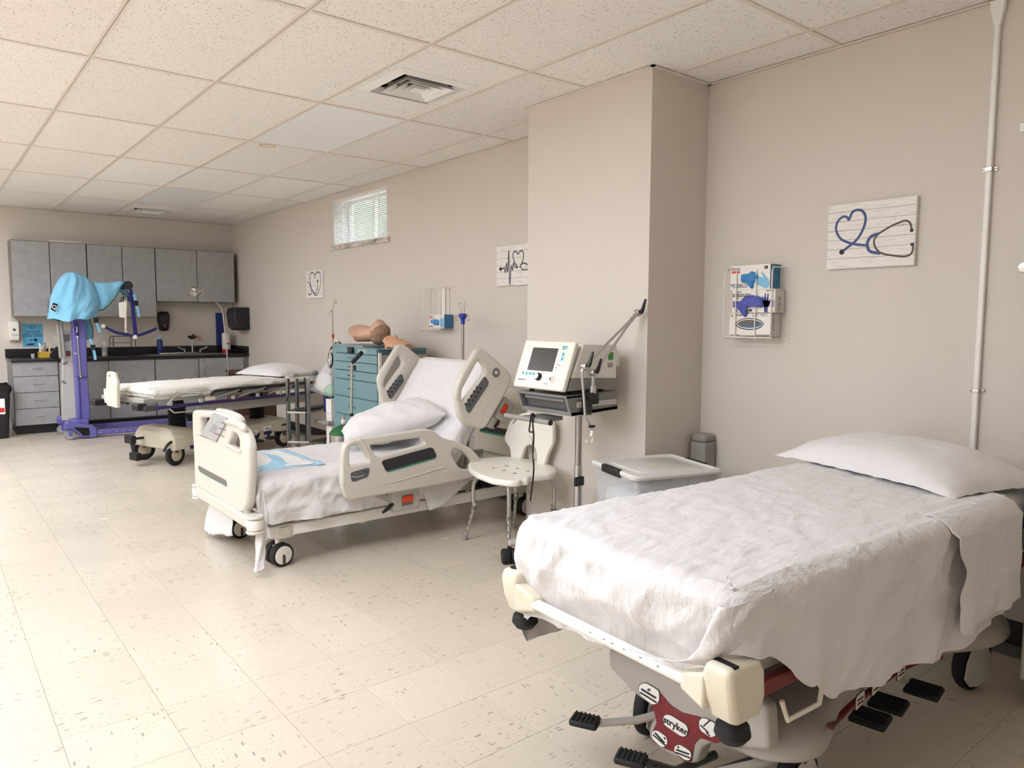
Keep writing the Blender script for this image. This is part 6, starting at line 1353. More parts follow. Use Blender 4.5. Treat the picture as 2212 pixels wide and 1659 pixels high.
for q in ((775, 690), (760, 915)): p_ = L_(*q, 9.595); MB().cbox(p_, (.05, .008, .018), Matrix.Rotation(-.5 if q[1] < 800 else .5, 3, 'Y')).build('cable_clip', 'mid_grey', g_, world=True, bevel=.003)
for (x0, y0, x1, y1) in ((725, 190, 768, 630), (690, 200, 728, 625)): MB().tube([L_(x0, y0, 9.52), L_(x1, y1, 9.52)], .019, 12).build('push_bar', 'grey_plastic', LF, world=True)
MB().tube(catmull([L_(738, 630, 9.53), L_(728, 800, 9.53), L_(722, 1000, 9.53), L_(735, 1340, 9.58)], 6), .0035, 6).build('cable', 'grey_plastic', LF, world=True)
# base casting, legs and casters
NYy, FYy = 9.29, 9.81
for yy, sgn in ((NYy, -1), (FYy, 1)):
    z = lambda q: onY(*cl(*q), NYy)
    o = [z(q) for q in ((762, 1420), (800, 1372), (860, 1385), (1000, 1415), (1100, 1425), (1150, 1460), (1152, 1560), (1100, 1575), (960, 1568), (915, 1510), (850, 1470), (770, 1480))]
    b = MB(); b.prism([V(p_.x, yy - .05, p_.z) for p_ in o], (0, .10, 0)); cs = b.build('base_casting', 'lift_purple', LF, world=True, bevel=.01)
    if sgn < 0: b = MB(); b.prism([V(q.x, yy - .056, q.z) for q in (z(k) for k in ((865, 1448), (1050, 1455), (1060, 1540), (985, 1548), (930, 1495)))], (0, .008, 0)); b.build('casting_recess', 'dark', cs, world=True)
    lz = z((1200, 1510)).z; b = MB(); b.box(z((1140, 1500)).x, 2.62, yy - .035, yy + .035, lz - .028, lz + .028); lg_ = b.build('base_leg', 'lift_purple', LF, world=True, bevel=.008)
    if sgn < 0:
        for i in range(9): x = 1.55 + i * .075 + .02 * math.sin(i * 7); MB().cbox((x, yy - .0352, lz + .016 * math.sin(i * 3.1)), (.03 + .012 * math.sin(i * 5), .001, .005)).build('scuff', 'scuffed', lg_, world=True, smooth=0)
    caster(LF, (1.257 - 1.38, yy - .02 - 9.55), .054, .045, 'grey_plastic', 'light_grey', yaw=5, fork='lift_purple', top=.12)
    caster(LF, (2.57 - 1.38, yy - 9.55), .04, .04, 'grey_plastic', 'light_grey', fork='lift_purple', top=.09)
b = MB(); b.box(1.30, 1.46, 9.33, 9.78, .12, .20); b.build('base_crossbeam', 'lift_purple', LF, world=True, bevel=.012)
# boom, hanger and spreader bar
B1 = lambda x, y, Y=LFY: onY(*c1(x, y), Y)
MB().tube([B1(560, 520), B1(700, 478), B1(900, 480), B1(960, 478)], [.045, .04, .034, .034], 12).build('boom', 'lift_navy', LF, world=True)
MB().tube([B1(930, 462), B1(945, 470), B1(1000, 470), B1(1008, 480)], [.02, .04, .04, .02], 12).build('boom_end', 'light_grey', LF, world=True); MB().tube([B1(957, 472, 9.455), B1(957, 472, 9.545)], .052, 14).build('boom_band', 'black_plastic', LF, world=True)
MB().hexa([B1(965, 500, 9.48), B1(990, 500, 9.48), B1(990, 500, 9.52), B1(965, 500, 9.52)], [B1(996, 850, 9.48), B1(1030, 850, 9.48), B1(1030, 850, 9.52), B1(996, 850, 9.52)]).build('hanger_arm', 'lift_navy', LF, world=True, bevel=.006)
MB().cbox(B1(970, 560), (.05, .06, .10)).build('hanger_knuckle', 'lift_navy', LF, world=True, bevel=.01)
sp = MB().tube(catmull([B1(775, 778, 9.44), B1(860, 820, 9.46), B1(940, 838), B1(1010, 850), B1(1080, 830), B1(1160, 798, 9.56)], 5), .016, 10).build('spreader_bar', 'lift_navy', LF, world=True)
for q, Y in (((770, 776), 9.43), ((1010, 858), 9.46)): MB().sphere(B1(*q, Y), .027, 14, 10).build('bar_knob', 'white_plastic', sp, world=True)
MB().tube([B1(1150, 790, 9.56), B1(1162, 805, 9.56)], .022, 8).build('bar_hook', 'lift_navy', sp, world=True)
b = MB(); b.prism([B1(888, 602, 9.43), B1(935, 590, 9.43), B1(950, 600, 9.43), B1(942, 718, 9.43), B1(895, 710, 9.43)], (0, .04, 0)); hs = b.build('hand_control', 'white_plastic', LF, world=True, bevel=.006)
MB().tube([B1(938, 585, 9.46), B1(938, 715, 9.46), B1(938, 716, 9.46), B1(940, 815, 9.46)], [.016, .016, .011, .011], 10).build('control_rod', 'white_plastic', LF, world=True); MB().tube([B1(940, 790, 9.46), B1(941, 825, 9.46)], .014, 10).build('rod_end', 'light_grey', LF, world=True)
MB().tube(catmull([B1(905, 600, 9.45), B1(905, 570, 9.46), B1(930, 560, 9.47), B1(965, 555, 9.48)], 4), .004, 6).build('cable', 'black_plastic', LF, world=True)
# the sling thrown over the lift
def m_sling():
    m = bpy.data.materials.new('sling_blue'); m.use_nodes = True; k = NT(m); p = k.obj(); k.l(k.mix(k.noise(p, 5, 3), rgb((118, 182, 216)), rgb((136, 198, 230))), k.b.inputs['Base Color']); k.b.inputs['Roughness'].default_value = .8
    k.bump(k.noise(p, 9, 4, .6), .5, .02); M['sling'] = m
m_sling(); mat('green_edge', (28, 84, 56), .7)
SL = thing('sling', 'sky blue patient sling with green edging draped over the lift', 'sling', B1(540, 740))
def cloth_y(name, pts, Y, bulge, m, seed, par, back=.35):
    o2 = catmull([B1(*q, Y) for q in pts], 4, True); c = sum(o2, V(0, 0, 0)) / len(o2); b = MB(); rg = []
    for side, n_ in ((1, 9), (-back, 9)):
        rr_ = []
        for k in range(n_ + 1):
            t_ = k / n_; s = 1 - t_ ** 1.6 * .97
            rr_.append([c + (q - c) * s + V(0, -side * bulge * math.sin(t_ * math.pi / 2) ** .8 + .035 * t_ * (1.3 - t_) * (nz(q.x * 5 + seed, q.z * 2.5, k * .15) + .5 * math.sin((c + (q - c) * s).x * 34 + (q.z - c.z) * 5 + seed)), 0) for q in o2])
        rg.append(rr_)
    b.loft(rg[0], caps=True); b.loft(rg[1], caps=True); return b.build(name, m, par, world=True, smooth=80, weld=True)
body_p = [(510, 376), (560, 378), (605, 386), (660, 420), (700, 460), (735, 560), (770, 620), (715, 665), (718, 700), (668, 685), (600, 706), (520, 722), (430, 740), (352, 722), (372, 650), (372, 560), (395, 500), (430, 440), (465, 395)]
lsil = catmull([B1(*q, 9.42) for q in ((480, 384), (440, 425), (398, 500), (374, 570), (366, 650), (350, 724))], 6); rsil = catmull([B1(*q, 9.42) for q in ((598, 384), (655, 415), (702, 465), (738, 560), (752, 625), (716, 700))], 6)
def lat(L_, v): x = v * (len(L_) - 1); i = min(int(x), len(L_) - 2); return L_[i].lerp(L_[i + 1], x - i)
def sling_s(sd):
    def f(u, v):
        p_ = lat(lsil, v).lerp(lat(rsil, v), u); w_ = math.sin(math.pi * u) ** .6
        fold = math.sin(u * 15 + 3 * nz(u * 3, v * 2, 1.) + v * 2) * .6 + nz(u * 7 + v * 3, v * 2.5, 4. + sd) + .5 * ridge(u * 5 + v * 2, v * 4, 7.)
        dep = (.05 + .13 * v ** .7) if sd < 0 else (.05 + .30 * v ** .7)
        p_.z += -.05 * v ** 3 * math.sin(math.pi * u) * .6 + .012 * math.sin(u * 14) * v ** 4 + .014 * (1 - v) * math.sin(math.pi * u)
        return p_ + V(0, sd * dep * w_ + sd * .030 * fold * w_ * (.3 + .7 * v), 0)
    return f
b = MB(); b.grid(sling_s(-1), 60, 40); b.grid(sling_s(1), 60, 40); b.build('sling_body', 'sling', SL, world=True, smooth=80, weld=True)
cloth_y('sling_flap', [(695, 455), (800, 450), (925, 440), (905, 480), (870, 545), (830, 600), (780, 645), (735, 660), (735, 580), (705, 500)], 9.42, .03, 'sling', 4., SL, back=1.)
cloth_y('sling_leg', [(612, 690), (655, 688), (672, 745), (692, 800), (690, 865), (665, 880), (635, 868), (612, 820)], 9.62, .03, 'sling', 6., SL, back=1.)
cloth_y('sling_leg', [(885, 505), (930, 500), (962, 520), (955, 558)], 9.58, .015, 'sling', 7., SL, back=1.)
for pts, Y in (([(430, 740), (520, 724), (600, 708), (660, 684)], 9.41), ([(925, 440), (905, 482), (870, 548), (830, 602), (780, 647), (735, 662)], 9.41), ([(655, 688), (674, 745), (693, 800), (690, 866), (660, 880)], 9.61), ([(885, 505), (955, 558)], 9.575)): MB().tube(catmull([B1(*q, Y) for q in pts], 5), .005, 6).build('edging', 'green_edge', SL, world=True)
b = MB(); b.prism([B1(397, 600, 9.28), B1(433, 612, 9.28), B1(412, 670, 9.28), B1(378, 650, 9.28)], (0, .004, 0)); b.build('sling_label', 'black_plastic', SL, world=True); text('label_text', 'Q', .06, B1(405, 635, 9.275), (1, 0, -.2), (0, 0, 1), 'white_print', SL, world=True)
for pts, Y in (([(705, 660), (712, 712), (735, 790), (745, 825)], 9.37), ([(672, 870), (690, 920), (705, 980), (712, 1028)], 9.40), ([(1000, 540), (1012, 590), (1028, 650), (1040, 708)], 9.47)):
    P_ = catmull([B1(*q, Y) for q in pts], 4); b = MB(); b.loft([[q + V(-.014, 0, 0), q + V(.014, 0, 0), q + V(.014, .004, 0), q + V(-.014, .004, 0)] for q in P_]); b.build('strap', 'sling', SL, world=True)
    m_ = P_[int(len(P_) * .42)]; MB().cbox(m_ + V(0, -.004, 0), (.05, .014, .06)).build('buckle', 'black_plastic', SL, world=True, bevel=.004)

# ------------------------------------------------------------------ far stretcher
FC = (1.36, 7.2, 0); FR = 18.
SF = thing('stretcher', 'far stretcher with purple rail and cream chart holder', 'stretcher', FC, FR, 'wheeled stretchers')
SF_M = Matrix.Translation(FC) @ Matrix.Rotation(math.radians(FR), 4, 'Z'); SF_I = SF_M.inverted()
C2 = lambda x, y, ax, val: onL(c2(x, y), ax, val, SF_I)
mat('purple_rail', (54, 40, 92), .4); mat('stretcher_grey', (168, 166, 160), .4); mat('base_cream', (196, 188, 168), .4, var=.03)
MB().box(.09, 1.93, -.335, .335, .640, .712).build('mattress', 'sheet_far', SF, bevel=.025, seg=3)
MB().box(.03, 1.95, -.34, .34, .600, .640).build('litter_deck', 'stretcher_grey', SF, bevel=.006)
MB().box(.55, 1.9, -.33, -.30, .455, .565).build('fowler_panel', 'stretcher_grey', SF, bevel=.006); MB().box(.68, .98, -.335, -.33, .535, .555).build('sign_plate', 'white_plastic', SF, smooth=0); text('sign_text', 'SAFE WORKING LOAD', .016, (.83, -.3355, .545), (1, 0, 0), (0, 0, 1), 'ink', SF)
for s in (-1, 1):
    MB().box(.10, 1.95, s * .40 - .012, s * .40 + .012, .545, .575).build('purple_side_rail', 'purple_rail', SF, bevel=.004)
    r_ = MB().tube(catmull([(.62, s * .405, .60), (.66, s * .405, .65), (.75, s * .405, .665), (1.2, s * .405, .668), (1.8, s * .405, .665), (1.9, s * .405, .65)], 5), .014, 10).build('guard_rail', 'black_plastic', SF)
    MB().tube(catmull([(.20, s * .41, .575), (.26, s * .41, .63), (.34, s * .41, .665), (.52, s * .41, .655), (.63, s * .41, .61)], 4), .009, 8).build('guard_arm', 'aluminium', SF)
    for x in (.28, .58, .92, 1.2, 1.48): MB().cbox((x - .05, s * .41, .588), (.035, .02, .035)).build('rail_hinge', 'light_grey', SF, bevel=.004)
    for x in (.95, 1.25, 1.6): MB().tube([(x, s * .41, .66), (x - .32, s * .41, .59)], .009, 8).build('guard_strut', 'aluminium', SF); MB().lathe([(.001, -.012), (.016, -.012), (.018, .012), (.001, .012)], (x, s * .41, .645), (0, 1, 0), 12).build('rail_pivot', 'black_plastic', SF)
MB().cbox((.62, -.42, .60), (.10, .012, .035)).build('release_catch', 'cream_plastic', SF, bevel=.008)
MB().tube([(.0, .2, .60), (-.03, -.2, .60)], .012, 8).build('foot_bar', 'black_plastic', SF)
for s in (-1, 1): MB().cbox((-.01, s * .34, .575), (.09, .09, .06)).build('corner_block', 'black_plastic', SF, bevel=.012); MB().cbox((.07, s * .37, .56), (.14, .05, .05)).build('corner_socket', 'dark_grey', SF, bevel=.01)
MB().tube([(.22, -.405, .545), (.26, -.42, .505), (.62, -.42, .502), (.66, -.405, .54)], .006, 8).build('hook_rail', 'aluminium', SF)
# chart holder at the foot
hp = [(128, 395), (145, 388), (190, 400), (215, 480), (218, 685), (200, 690), (130, 670), (122, 500)]
def pl_u(name, pts, u, th, m, par, holes=(), r=.008): return plate(name, rnd([Vector((-C2(*q, 0, u).y, C2(*q, 0, u).z)) for q in pts], r), [rnd([Vector((-C2(*q, 0, u).y, C2(*q, 0, u).z)) for q in h], .004) for h in holes], (u, 0, 0), (0, -1, 0), (0, 0, 1), th, m, par, bevel=.004)
ch = pl_u('chart_holder', hp, -.03, .025, 'cream_plastic', SF, holes=[[(142, 418), (160, 420), (160, 440), (142, 436)]])
pl_u('chart_pocket', [(103, 533), (212, 502), (216, 690), (112, 645)], -.075, .03, 'cream_plastic', ch, r=.004)
# base
secs2 = [(.26, .20, .23, .30, .16), (.32, .29, .31, .345, .14), (.42, .31, .325, .345, .15), (.55, .29, .30, .32, .19), (.7, .27, .275, .29, .21), (.9, .26, .27, .28, .15), (1.1, .26, .27, .28, .145), (1.3, .27, .275, .29, .19), (1.5, .30, .30, .31, .17), (1.65, .28, .29, .30, .17)]
rings = []
for u, ht, hb, zt, zb in secs2:
    half = [(hb, zb), (hb * 1.01, zb + .03), (hb * .99, zt - .075), (ht * .84, zt - .02), (ht * .6, zt - .002), (0, zt)]; rings.append([V(u, -a, z) for a, z in half] + [V(u, a, z) for a, z in half[-2::-1]])
b = MB(); b.loft(rings); bc2 = b.build('base_cover', 'base_cream', SF, smooth=28, bevel=.012)
for x in (.55, 1.45):
    b = MB(); b.lathe([(.075, .30)] + [(.07 if i % 2 else .082, .31 + i * .013) for i in range(16)] + [(.07, .52), (.05, .60)], (x, 0, 0), n=22); b.build('bellows', 'black_rubber', SF)
for (u, v, yw) in ((.36, -.25, 12), (.36, .25, -10), (1.58, -.25, 0), (1.58, .25, 10)):
    caster(SF, (u, v), .10, .04, 'black_rubber', 'base_cream', yaw=yw); MB().tube(catmull([(u - .13, v - .03, .15), (u - .08, v - .035, .215), (u, v - .035, .235), (u + .08, v - .035, .215), (u + .14, v - .03, .16)], 4), .012, 8).build('wheel_guard', 'black_plastic', SF); MB().cyl((u, v, .12), (u, v, .22), .03).build('caster_stem', 'dark_grey', SF)
for (x, y, w_) in ((830, 975, .07), (1330, 897, .08), (1440, 862, .09)):
    p_ = C2(x, y, 1, -.285); o = MB().cbox(p_, (w_, .006, .05)).build('pedal_label', 'white_print', bc2, smooth=0); MB().cbox(p_ + V(0, -.002, -.04), (w_ * 1.05, .006, .035)).build('purple_mark', 'purple_rail', o, smooth=0)
    for dz_ in (-.008, .008): MB().cbox(p_ + V(0, -.004, dz_), (w_ * .7, .002, .005), Matrix.Rotation(.2, 3, 'Y')).build('icon', 'ink', o, smooth=0)
for (x, y) in ((1350, 965), (1480, 935)): p_ = C2(x, y, 1, -.36); MB().cbox(p_, (.12, .08, .025)).build('pedal', 'black_rubber', SF, bevel=.006); MB().tube([p_ + V(0, .03, 0), p_ + V(.02, .14, .06)], .012, 8).build('pedal_arm', 'black_plastic', SF)
for (x, y) in ((310, 950), (352, 1090)): p_ = C2(x, y, 0, .14); MB().cbox(p_, (.05, .12, .07)).build('pedal', 'black_rubber', SF, bevel=.008); MB().tube([p_, p_ + V(.12, -.01, .0)], .012, 8).build('pedal_arm', 'black_plastic', SF)
MB().tube([C2(315, 960, 0, .15), C2(345, 1080, 0, .15)], .014, 8).build('pedal_link', 'black_plastic', SF)
sF = sheet('stretcher_sheet', 'sheet_far', 1.84, .345, .0, dict(near=[(0, .09), (.15, .10), (.4, .09), (1.0, .07), (1.9, .07)], far=.08, foot=.07, head=.05), dict(near=.02, far=.02, foot=.03, head=.03), dict(near=[(0, .012), (.6, .012), (1.2, .008)], far=.005, foot=.006, head=.004), 'creased white sheet tucked over the far stretcher', 'bed sheet', seed=9., wr=.008, rad=.025, step=.02)
sF.matrix_world = SF_M @ Matrix.Translation((.08, 0, .722))
pF = pillow('pillow', 'pillow_cloth', .25, .37, .11, 'white pillow at the head of the far stretcher', 'pillow', (0, 0, 0), (0, 0, 0), seed=12., wr=.008, ears=.04, flat=.1, group='white bed pillows'); pF.matrix_world = SF_M @ Matrix.Translation((1.72, .02, .745))
bpy.data.objects['pillow']['group'] = 'white bed pillows'

# ------------------------------------------------------------------ teal supply cart and what stands on and around it
KX = 2.88; ky = lambda x: onX(*c8(x, 900), KX).y; kz = lambda y: onX(*c8(500, y), KX).z
y1_, y0_ = ky(328), ky(728); mat('teal', (116, 150, 157), .4, var=.04); mat('teal_dark', (84, 118, 126), .45); mat('side_grey', (168, 164, 162), .45); mat('clip_grey', (124, 140, 150), .45)
KT = thing('supply_cart', 'teal metal drawer cart against the long wall', 'cart', ((KX + 3.35) / 2, (y0_ + y1_) / 2, 0)); zt = 1.092
MB().box(KX + .02, 3.35, y0_ + .012, y1_ - .012, .10, zt - .006).build('cart_body', 'teal_dark', KT, world=True, bevel=.004)
MB().box(KX + .03, 3.34, y0_, y0_ + .012, .12, zt - .05).build('side_panel', 'side_grey', KT, world=True, smooth=0); MB().box(KX + .012, KX + .034, y0_ - .006, y0_ + .012, .10, zt - .03).build('corner_trim', 'white_paint', KT, world=True, smooth=0)
MB().box(KX - .008, 3.36, y0_ - .008, y1_ + .004, zt - .006, zt).build('cart_top', 'teal', KT, world=True, bevel=.003)
MB().box(3.2, 3.33, y0_ - .012, y0_ + .1, zt - .02, zt + .004).build('top_corner', 'teal_dark', KT, world=True, bevel=.003)
ed = [kz(y) for y in (782, 846, 922, 1000, 1082, 1238, 1402)] + [.16]
for i in range(7):
    d = MB().box(KX, KX + .02, y0_ + .014, y1_ - .008, ed[i + 1] + .003, ed[i] - .003).build('drawer' if i else 'lock_panel', 'teal', KT, world=True, bevel=.002)
    cy = (y0_ + y1_) / 2 + .03; hz = (ed[i] + ed[i + 1]) / 2
    if i: MB().tube([(KX, cy + .05, hz), (KX - .02, cy + .05, hz), (KX - .02, cy - .05, hz), (KX, cy - .05, hz)], .005, 6).build('handle', 'chrome', d, world=True)
    else:
        MB().cbox((KX - .014, cy, hz), (.03, .075, .05)).build('lock_box', 'black_plastic', d, world=True, bevel=.004); MB().cyl((KX - .004, cy + .08, hz), (KX + .002, cy + .08, hz), .012).build('keyhole', 'chrome', d, world=True)
        for r in range(3):
            for c in range(6): MB().cbox((KX - .001, cy - .12 - c * .022, hz + .016 - r * .016), (.004, .012, .010)).build('key', 'cream_plastic', d, world=True, smooth=0)
MB().cbox((KX - .012, (y0_ + y1_) / 2 - .03, ed[2] - .045), (.012, .012, .04)).build('key_in_lock', 'ink', KT, world=True)
for x in (KX + .06, 3.29):
    for y in (y0_ + .07, y1_ - .07): caster(KT, (x - KT.location.x, y - KT.location.y), .045, .03, 'black_rubber', 'mid_grey', fork='steel', top=.11)
cb_ = thing('grey_tray', 'flat blue grey tray under the training heads on the cart', 'tray', (KX + .17, (y0_ + y1_) / 2 + .13, zt)); MB().box(-.16, .18, -.28, .30, .001, .02).build('tray_base', 'clip_grey', cb_, bevel=.004); MB().box(-.165, -.155, -.28, .30, .004, .026).build('tray_lip', 'clip_grey', cb_, bevel=.002)
# manikin head lying on its back
def m_skin(name, c):
    m = bpy.data.materials.new(name); m.use_nodes = True; k = NT(m); p = k.obj(); k.l(k.mix(k.noise(p, 12, 3), rgb(tuple(q * .96 for q in c)), rgb(c)), k.b.inputs['Base Color']); k.b.inputs['Roughness'].default_value = .5; k.b.inputs['Subsurface Weight'].default_value = .05; M[name] = m
m_skin('skin', (206, 166, 140)); m_skin('skin_mask', (212, 160, 128)); m_skin('pink', (196, 128, 116)); m_skin('hair', (172, 138, 114))
_k = NT(M['hair']); _k.bump(_k.noise(_k.mapping(_k.obj(), (60, 60, 25)), 1., 4, .6), 1., .02)
hc = onX(*c8(742, 652), KX + .16)
MH = thing('manikin_head', 'beige training manikin head with neck lying face up on the cart', 'manikin', (hc.x, hc.y, zt + .02))
hh = hc.z - (zt + .02)
# head frame: crown towards -y, face up (+z), side towards the camera (-x)
def head_fn(d, q):
    cr_, fa_, la_ = -d.y, d.z, d.x
    r = .098
    x = la_ * .074; y = -cr_ * .098; z = fa_ * .098
    if fa_ < 0: z *= .95
    if cr_ < -.1: x *= 1 - .22 * min(1, (-cr_ - .1)) ; z *= 1 - .12 * (-cr_ - .1)
    f = fa_ ** 2 if fa_ > 0 else 0
    z += .017 * math.exp(-((cr_ + .26) / .15) ** 2 - (la_ / .2) ** 2) * (fa_ > 0)           # nose
    z += .010 * math.exp(-((cr_ - .18) / .12) ** 2 - (la_ / .5) ** 2) * (fa_ > 0)             # brow
    z -= .010 * math.exp(-((cr_ + .02) / .10) ** 2 - ((abs(la_) - .38) / .14) ** 2) * (fa_ > 0)   # eyes
    z += .012 * math.exp(-((cr_ + .50) / .07) ** 2 - (la_ / .22) ** 2) * (fa_ > 0)            # lips
    z -= .008 * math.exp(-((cr_ + .56) / .04) ** 2 - (la_ / .22) ** 2) * (fa_ > 0)
    z += .014 * math.exp(-((cr_ + .78) / .12) ** 2 - (la_ / .25) ** 2) * (fa_ > 0)            # chin
    return V(x, y, z)
MB().sphere((0, 0, hh), 1, 40, 30, fn=head_fn).build('head', 'skin', MH, smooth=80)
hd_o = bpy.data.objects['head']
b = MB()
def hair_fn(d, q):
    cr_, fa_, la_ = -d.y, d.z, d.x
    v = head_fn(d, q); k = sstep(-.05, .25, cr_ * .75 - fa_ * .85 + .05)
    n_ = d.normalized(); return v + n_ * (-.006 + (.012 + .014 * ridge(d.x * 8, d.y * 11, d.z * 8)) * k)
b.sphere((0, 0, hh), 1, 56, 40, fn=hair_fn).build('hair', 'hair', MH, smooth=80)
for s in (-1, 1): MB().sphere((s * .076, .02, hh - .012), .02, 12, 8, (.35, .7, 1.3)).build('ear', 'skin', MH)
nk = MB(); rg = []
for (y, w_, zt_, zb_) in ((.02, .06, .055, -.07), (.08, .062, .045, -.068), (.13, .066, .04, -.07), (.18, .085, .046, -.078), (.225, .12, .055, -.084), (.255, .15, .058, -.088), (.26, .14, .05, -.084)):
    rg.append([V(w_ * math.cos(a), y + (.10 * max(-.3, math.sin(a)) * sstep(.14, .25, y)), hh + (zt_ + zb_) / 2 + (zt_ - zb_) / 2 * math.sin(a)) for a in (2 * math.pi * i / 20 for i in range(20))])
nk.loft(rg).build('neck_and_shoulders', 'skin', MH, smooth=50)
MB().sphere((-.03, .29, hh - .065), .05, 14, 8, (1, 1.5, .5)).build('tongue_pad', 'pink', MH)
MB().sphere((0, -.0, hh), .001, 6, 4)
# loose face skin
mc = onX(*c8(915, 715), KX + .12)
MK = thing('face_skin', 'loose orange tinted training face skin on the cart next to the head', 'manikin', (mc.x, mc.y, zt))
def mask_fn(u, v):
    t_ = (u - .5) * 2; s = v; a = t_ * 1.35; L = (s - .5) * .27
    w_ = .085 * (1 - .35 * abs(2 * s - 1) ** 2.2); x = w_ * math.sin(a) * 1.05; z = .006 + .075 * max(0, math.cos(a)) * (.55 + .45 * math.sin(math.pi * min(1, .15 + s * .9)))
    z += .026 * math.exp(-((s - .34) / .07) ** 2 - (t_ / .16) ** 2) + .012 * math.exp(-((s - .62) / .05) ** 2 - (t_ / .25) ** 2) - .010 * math.exp(-((s - .24) / .06) ** 2 - ((abs(t_) - .38) / .14) ** 2) + .010 * math.exp(-((s - .84) / .08) ** 2 - (t_ / .3) ** 2)
    z += .035 * sstep(.5, 0, s) * 1.2
    return V(x, -L * 1.15, z)
MB().grid(mask_fn, 36, 44).build('face_shell', 'skin_mask', MK, smooth=80, solid=.004)
for s in (-1, 1): MB().sphere((s * .078, .06, .02), .02, 10, 8, (.4, .8, 1)).build('ear_flap', 'skin_mask', MK)
# drip stand behind the cart
p_ = onX(*c8(325, 462), 3.30); t = thing('drip_stand', 'thin chrome drip stand with wire hooks left of the teal cart', 'drip stand', (p_.x, p_.y, 0), 0, 'drip stands')
MB().cyl((0, 0, .06), (0, 0, p_.z), .008, n=10).build('pole', 'chrome', t); MB().lathe([(.009, -.02), (.012, -.015), (.012, .015), (.009, .02)], (0, 0, onX(*c8(333, 690), 3.3).z), n=12).build('collar', 'red', t)
MB().tube(catmull([(0, 0, p_.z), (0, .05, p_.z - .004), (0, .08, p_.z - .02), (0, .085, p_.z - .04), (0, .06, p_.z - .05)], 4), .0035, 7).build('hook', 'chrome', t); MB().tube(catmull([(0, 0, p_.z), (0, -.035, p_.z + .06), (0, -.055, p_.z + .095), (0, -.085, p_.z + .10), (0, -.09, p_.z + .075), (0, -.065, p_.z + .07)], 4), .0035, 7).build('hook', 'chrome', t)
for i in range(4): a = math.pi / 4 + math.pi / 2 * i; MB().tube([(0, 0, .07), (.13 * math.cos(a), .13 * math.sin(a), .01)], .009, 8).build('base_leg', 'chrome', t)
# oxygen cylinder on its hand cart
OX = 2.62; oc = onX(*c8(424, 1500), OX); mat('oxygen_green', (24, 96, 48), .35)
os_ = onX(*c8(424, 1560), OX).z
OC = thing('oxygen_cylinder', 'green topped steel oxygen cylinder in front of the teal cart', 'gas cylinder', (oc.x, oc.y, .03)); sh_ = onX(*c8(424, 1565), OX).z - .03; r_ = (onX(*c8(368, 1600), OX).y - onX(*c8(482, 1600), OX).y) / 2
MB().lathe([(.001, 0), (r_, .002), (r_, sh_)], n=24).build('cylinder_body', 'steel', OC); MB().lathe([(r_, sh_ - .001), (r_, sh_ + .01), (r_ * .82, sh_ + .035), (r_ * .45, sh_ + .065), (.018, sh_ + .08)], n=24).build('cylinder_shoulder', 'oxygen_green', OC)
MB().lathe([(.015, sh_ + .07), (.015, sh_ + .11), (.011, sh_ + .115), (.011, sh_ + .15), (.001, sh_ + .15)], n=14).build('valve', 'chrome', OC); MB().lathe([(.016, sh_ + .085), (.018, sh_ + .09), (.018, sh_ + .11), (.016, sh_ + .115)], n=14).build('valve_tag', 'white_plastic', OC); MB().cbox((0, -.02, sh_ + .152), (.010, .05, .008)).build('valve_key', 'chrome', OC)
T_ = thing('cylinder_trolley', 'chrome cylinder hand cart with black angled grip before the teal cart', 'hand cart', (OX + .03, onX(*c8(497, 1300), OX + .03).y, 0)); q = lambda x, y: onX(*c8(x, y), OX + .03)
MB().tube([V(q(497, 1300).x, q(497, 1300).y, .06), q(495, 1390), q(497, 935), q(508, 915)], .010, 10).build('shaft', 'chrome', T_, world=True); MB().tube([q(508, 920), q(585, 838)], [.016, .017], 12).build('grip', 'black_rubber', T_, world=True); MB().tube([q(495, 1380), q(495, 1405)], .015, 12).build('collar', 'black_plastic', T_, world=True)
yb = T_.location.y; MB().box(OX - .07, OX + .07, min(oc.y, yb) - .05, max(oc.y, yb) + .07, .012, .026).build('base_plate', 'steel', T_, world=True, bevel=.003)
MB().tube([q(497, 1590), onX(*c8(430, 1590), OX + r_)], .006, 8).build('cylinder_ring', 'chrome', T_, world=True)
for y in (oc.y + .05, yb - .06): MB().lathe([(.001, -.012), (.04, -.012), (.045, 0), (.04, .012), (.001, .012)], (OX + .085, y, .046), (0, 1, 0), 18).build('wheel', 'black_rubber', T_, world=True)
# clear bag and stethoscope hanging at the cart side
BGX = 2.95; bgp = lambda x, y: onX(*c8(x, y), BGX)
BG = thing('plastic_bag', 'clear plastic bag of white supplies hanging at the cart side', 'bag', bgp(240, 1180))
def bag(name, pts, th, m, seed):
    o2 = catmull([bgp(*p) for p in pts], 4, True); c = sum(o2, V(0, 0, 0)) / len(o2); b = MB()
    for sd in (1, -1):
        rg = []
        for k in range(7): t_ = k / 6; rg.append([c + (q - c) * (1 - t_ ** 1.7 * .95) + V(-sd * th * math.sin(t_ * 1.57) + .012 * t_ * nz(q.y * 12, q.z * 12, seed + k * .3), 0, 0) for q in o2])
        b.loft(rg)
    return b.build(name, m, BG, world=True, smooth=70, weld=True)
bag('bag_film', [(272, 930), (300, 925), (318, 1000), (328, 1080), (330, 1230), (250, 1215), (135, 1175), (180, 1090), (225, 1010)], .06, 'clear_plastic', 1.); bag('white_cloth', [(225, 1015), (285, 1030), (318, 1110), (290, 1200), (240, 1195), (165, 1160), (190, 1080)], .04, 'pillow_cloth', 3.); mat('pale_green', (150, 190, 164), .5); bag('green_packet', [(262, 1160), (322, 1110), (328, 1220), (275, 1210)], .045, 'pale_green', 5.)
MB().tube(catmull([bgp(*p) for p in ((285, 935), (300, 860), (310, 800))], 4), .006, 6).build('bag_tie', 'white_plastic', BG, world=True)
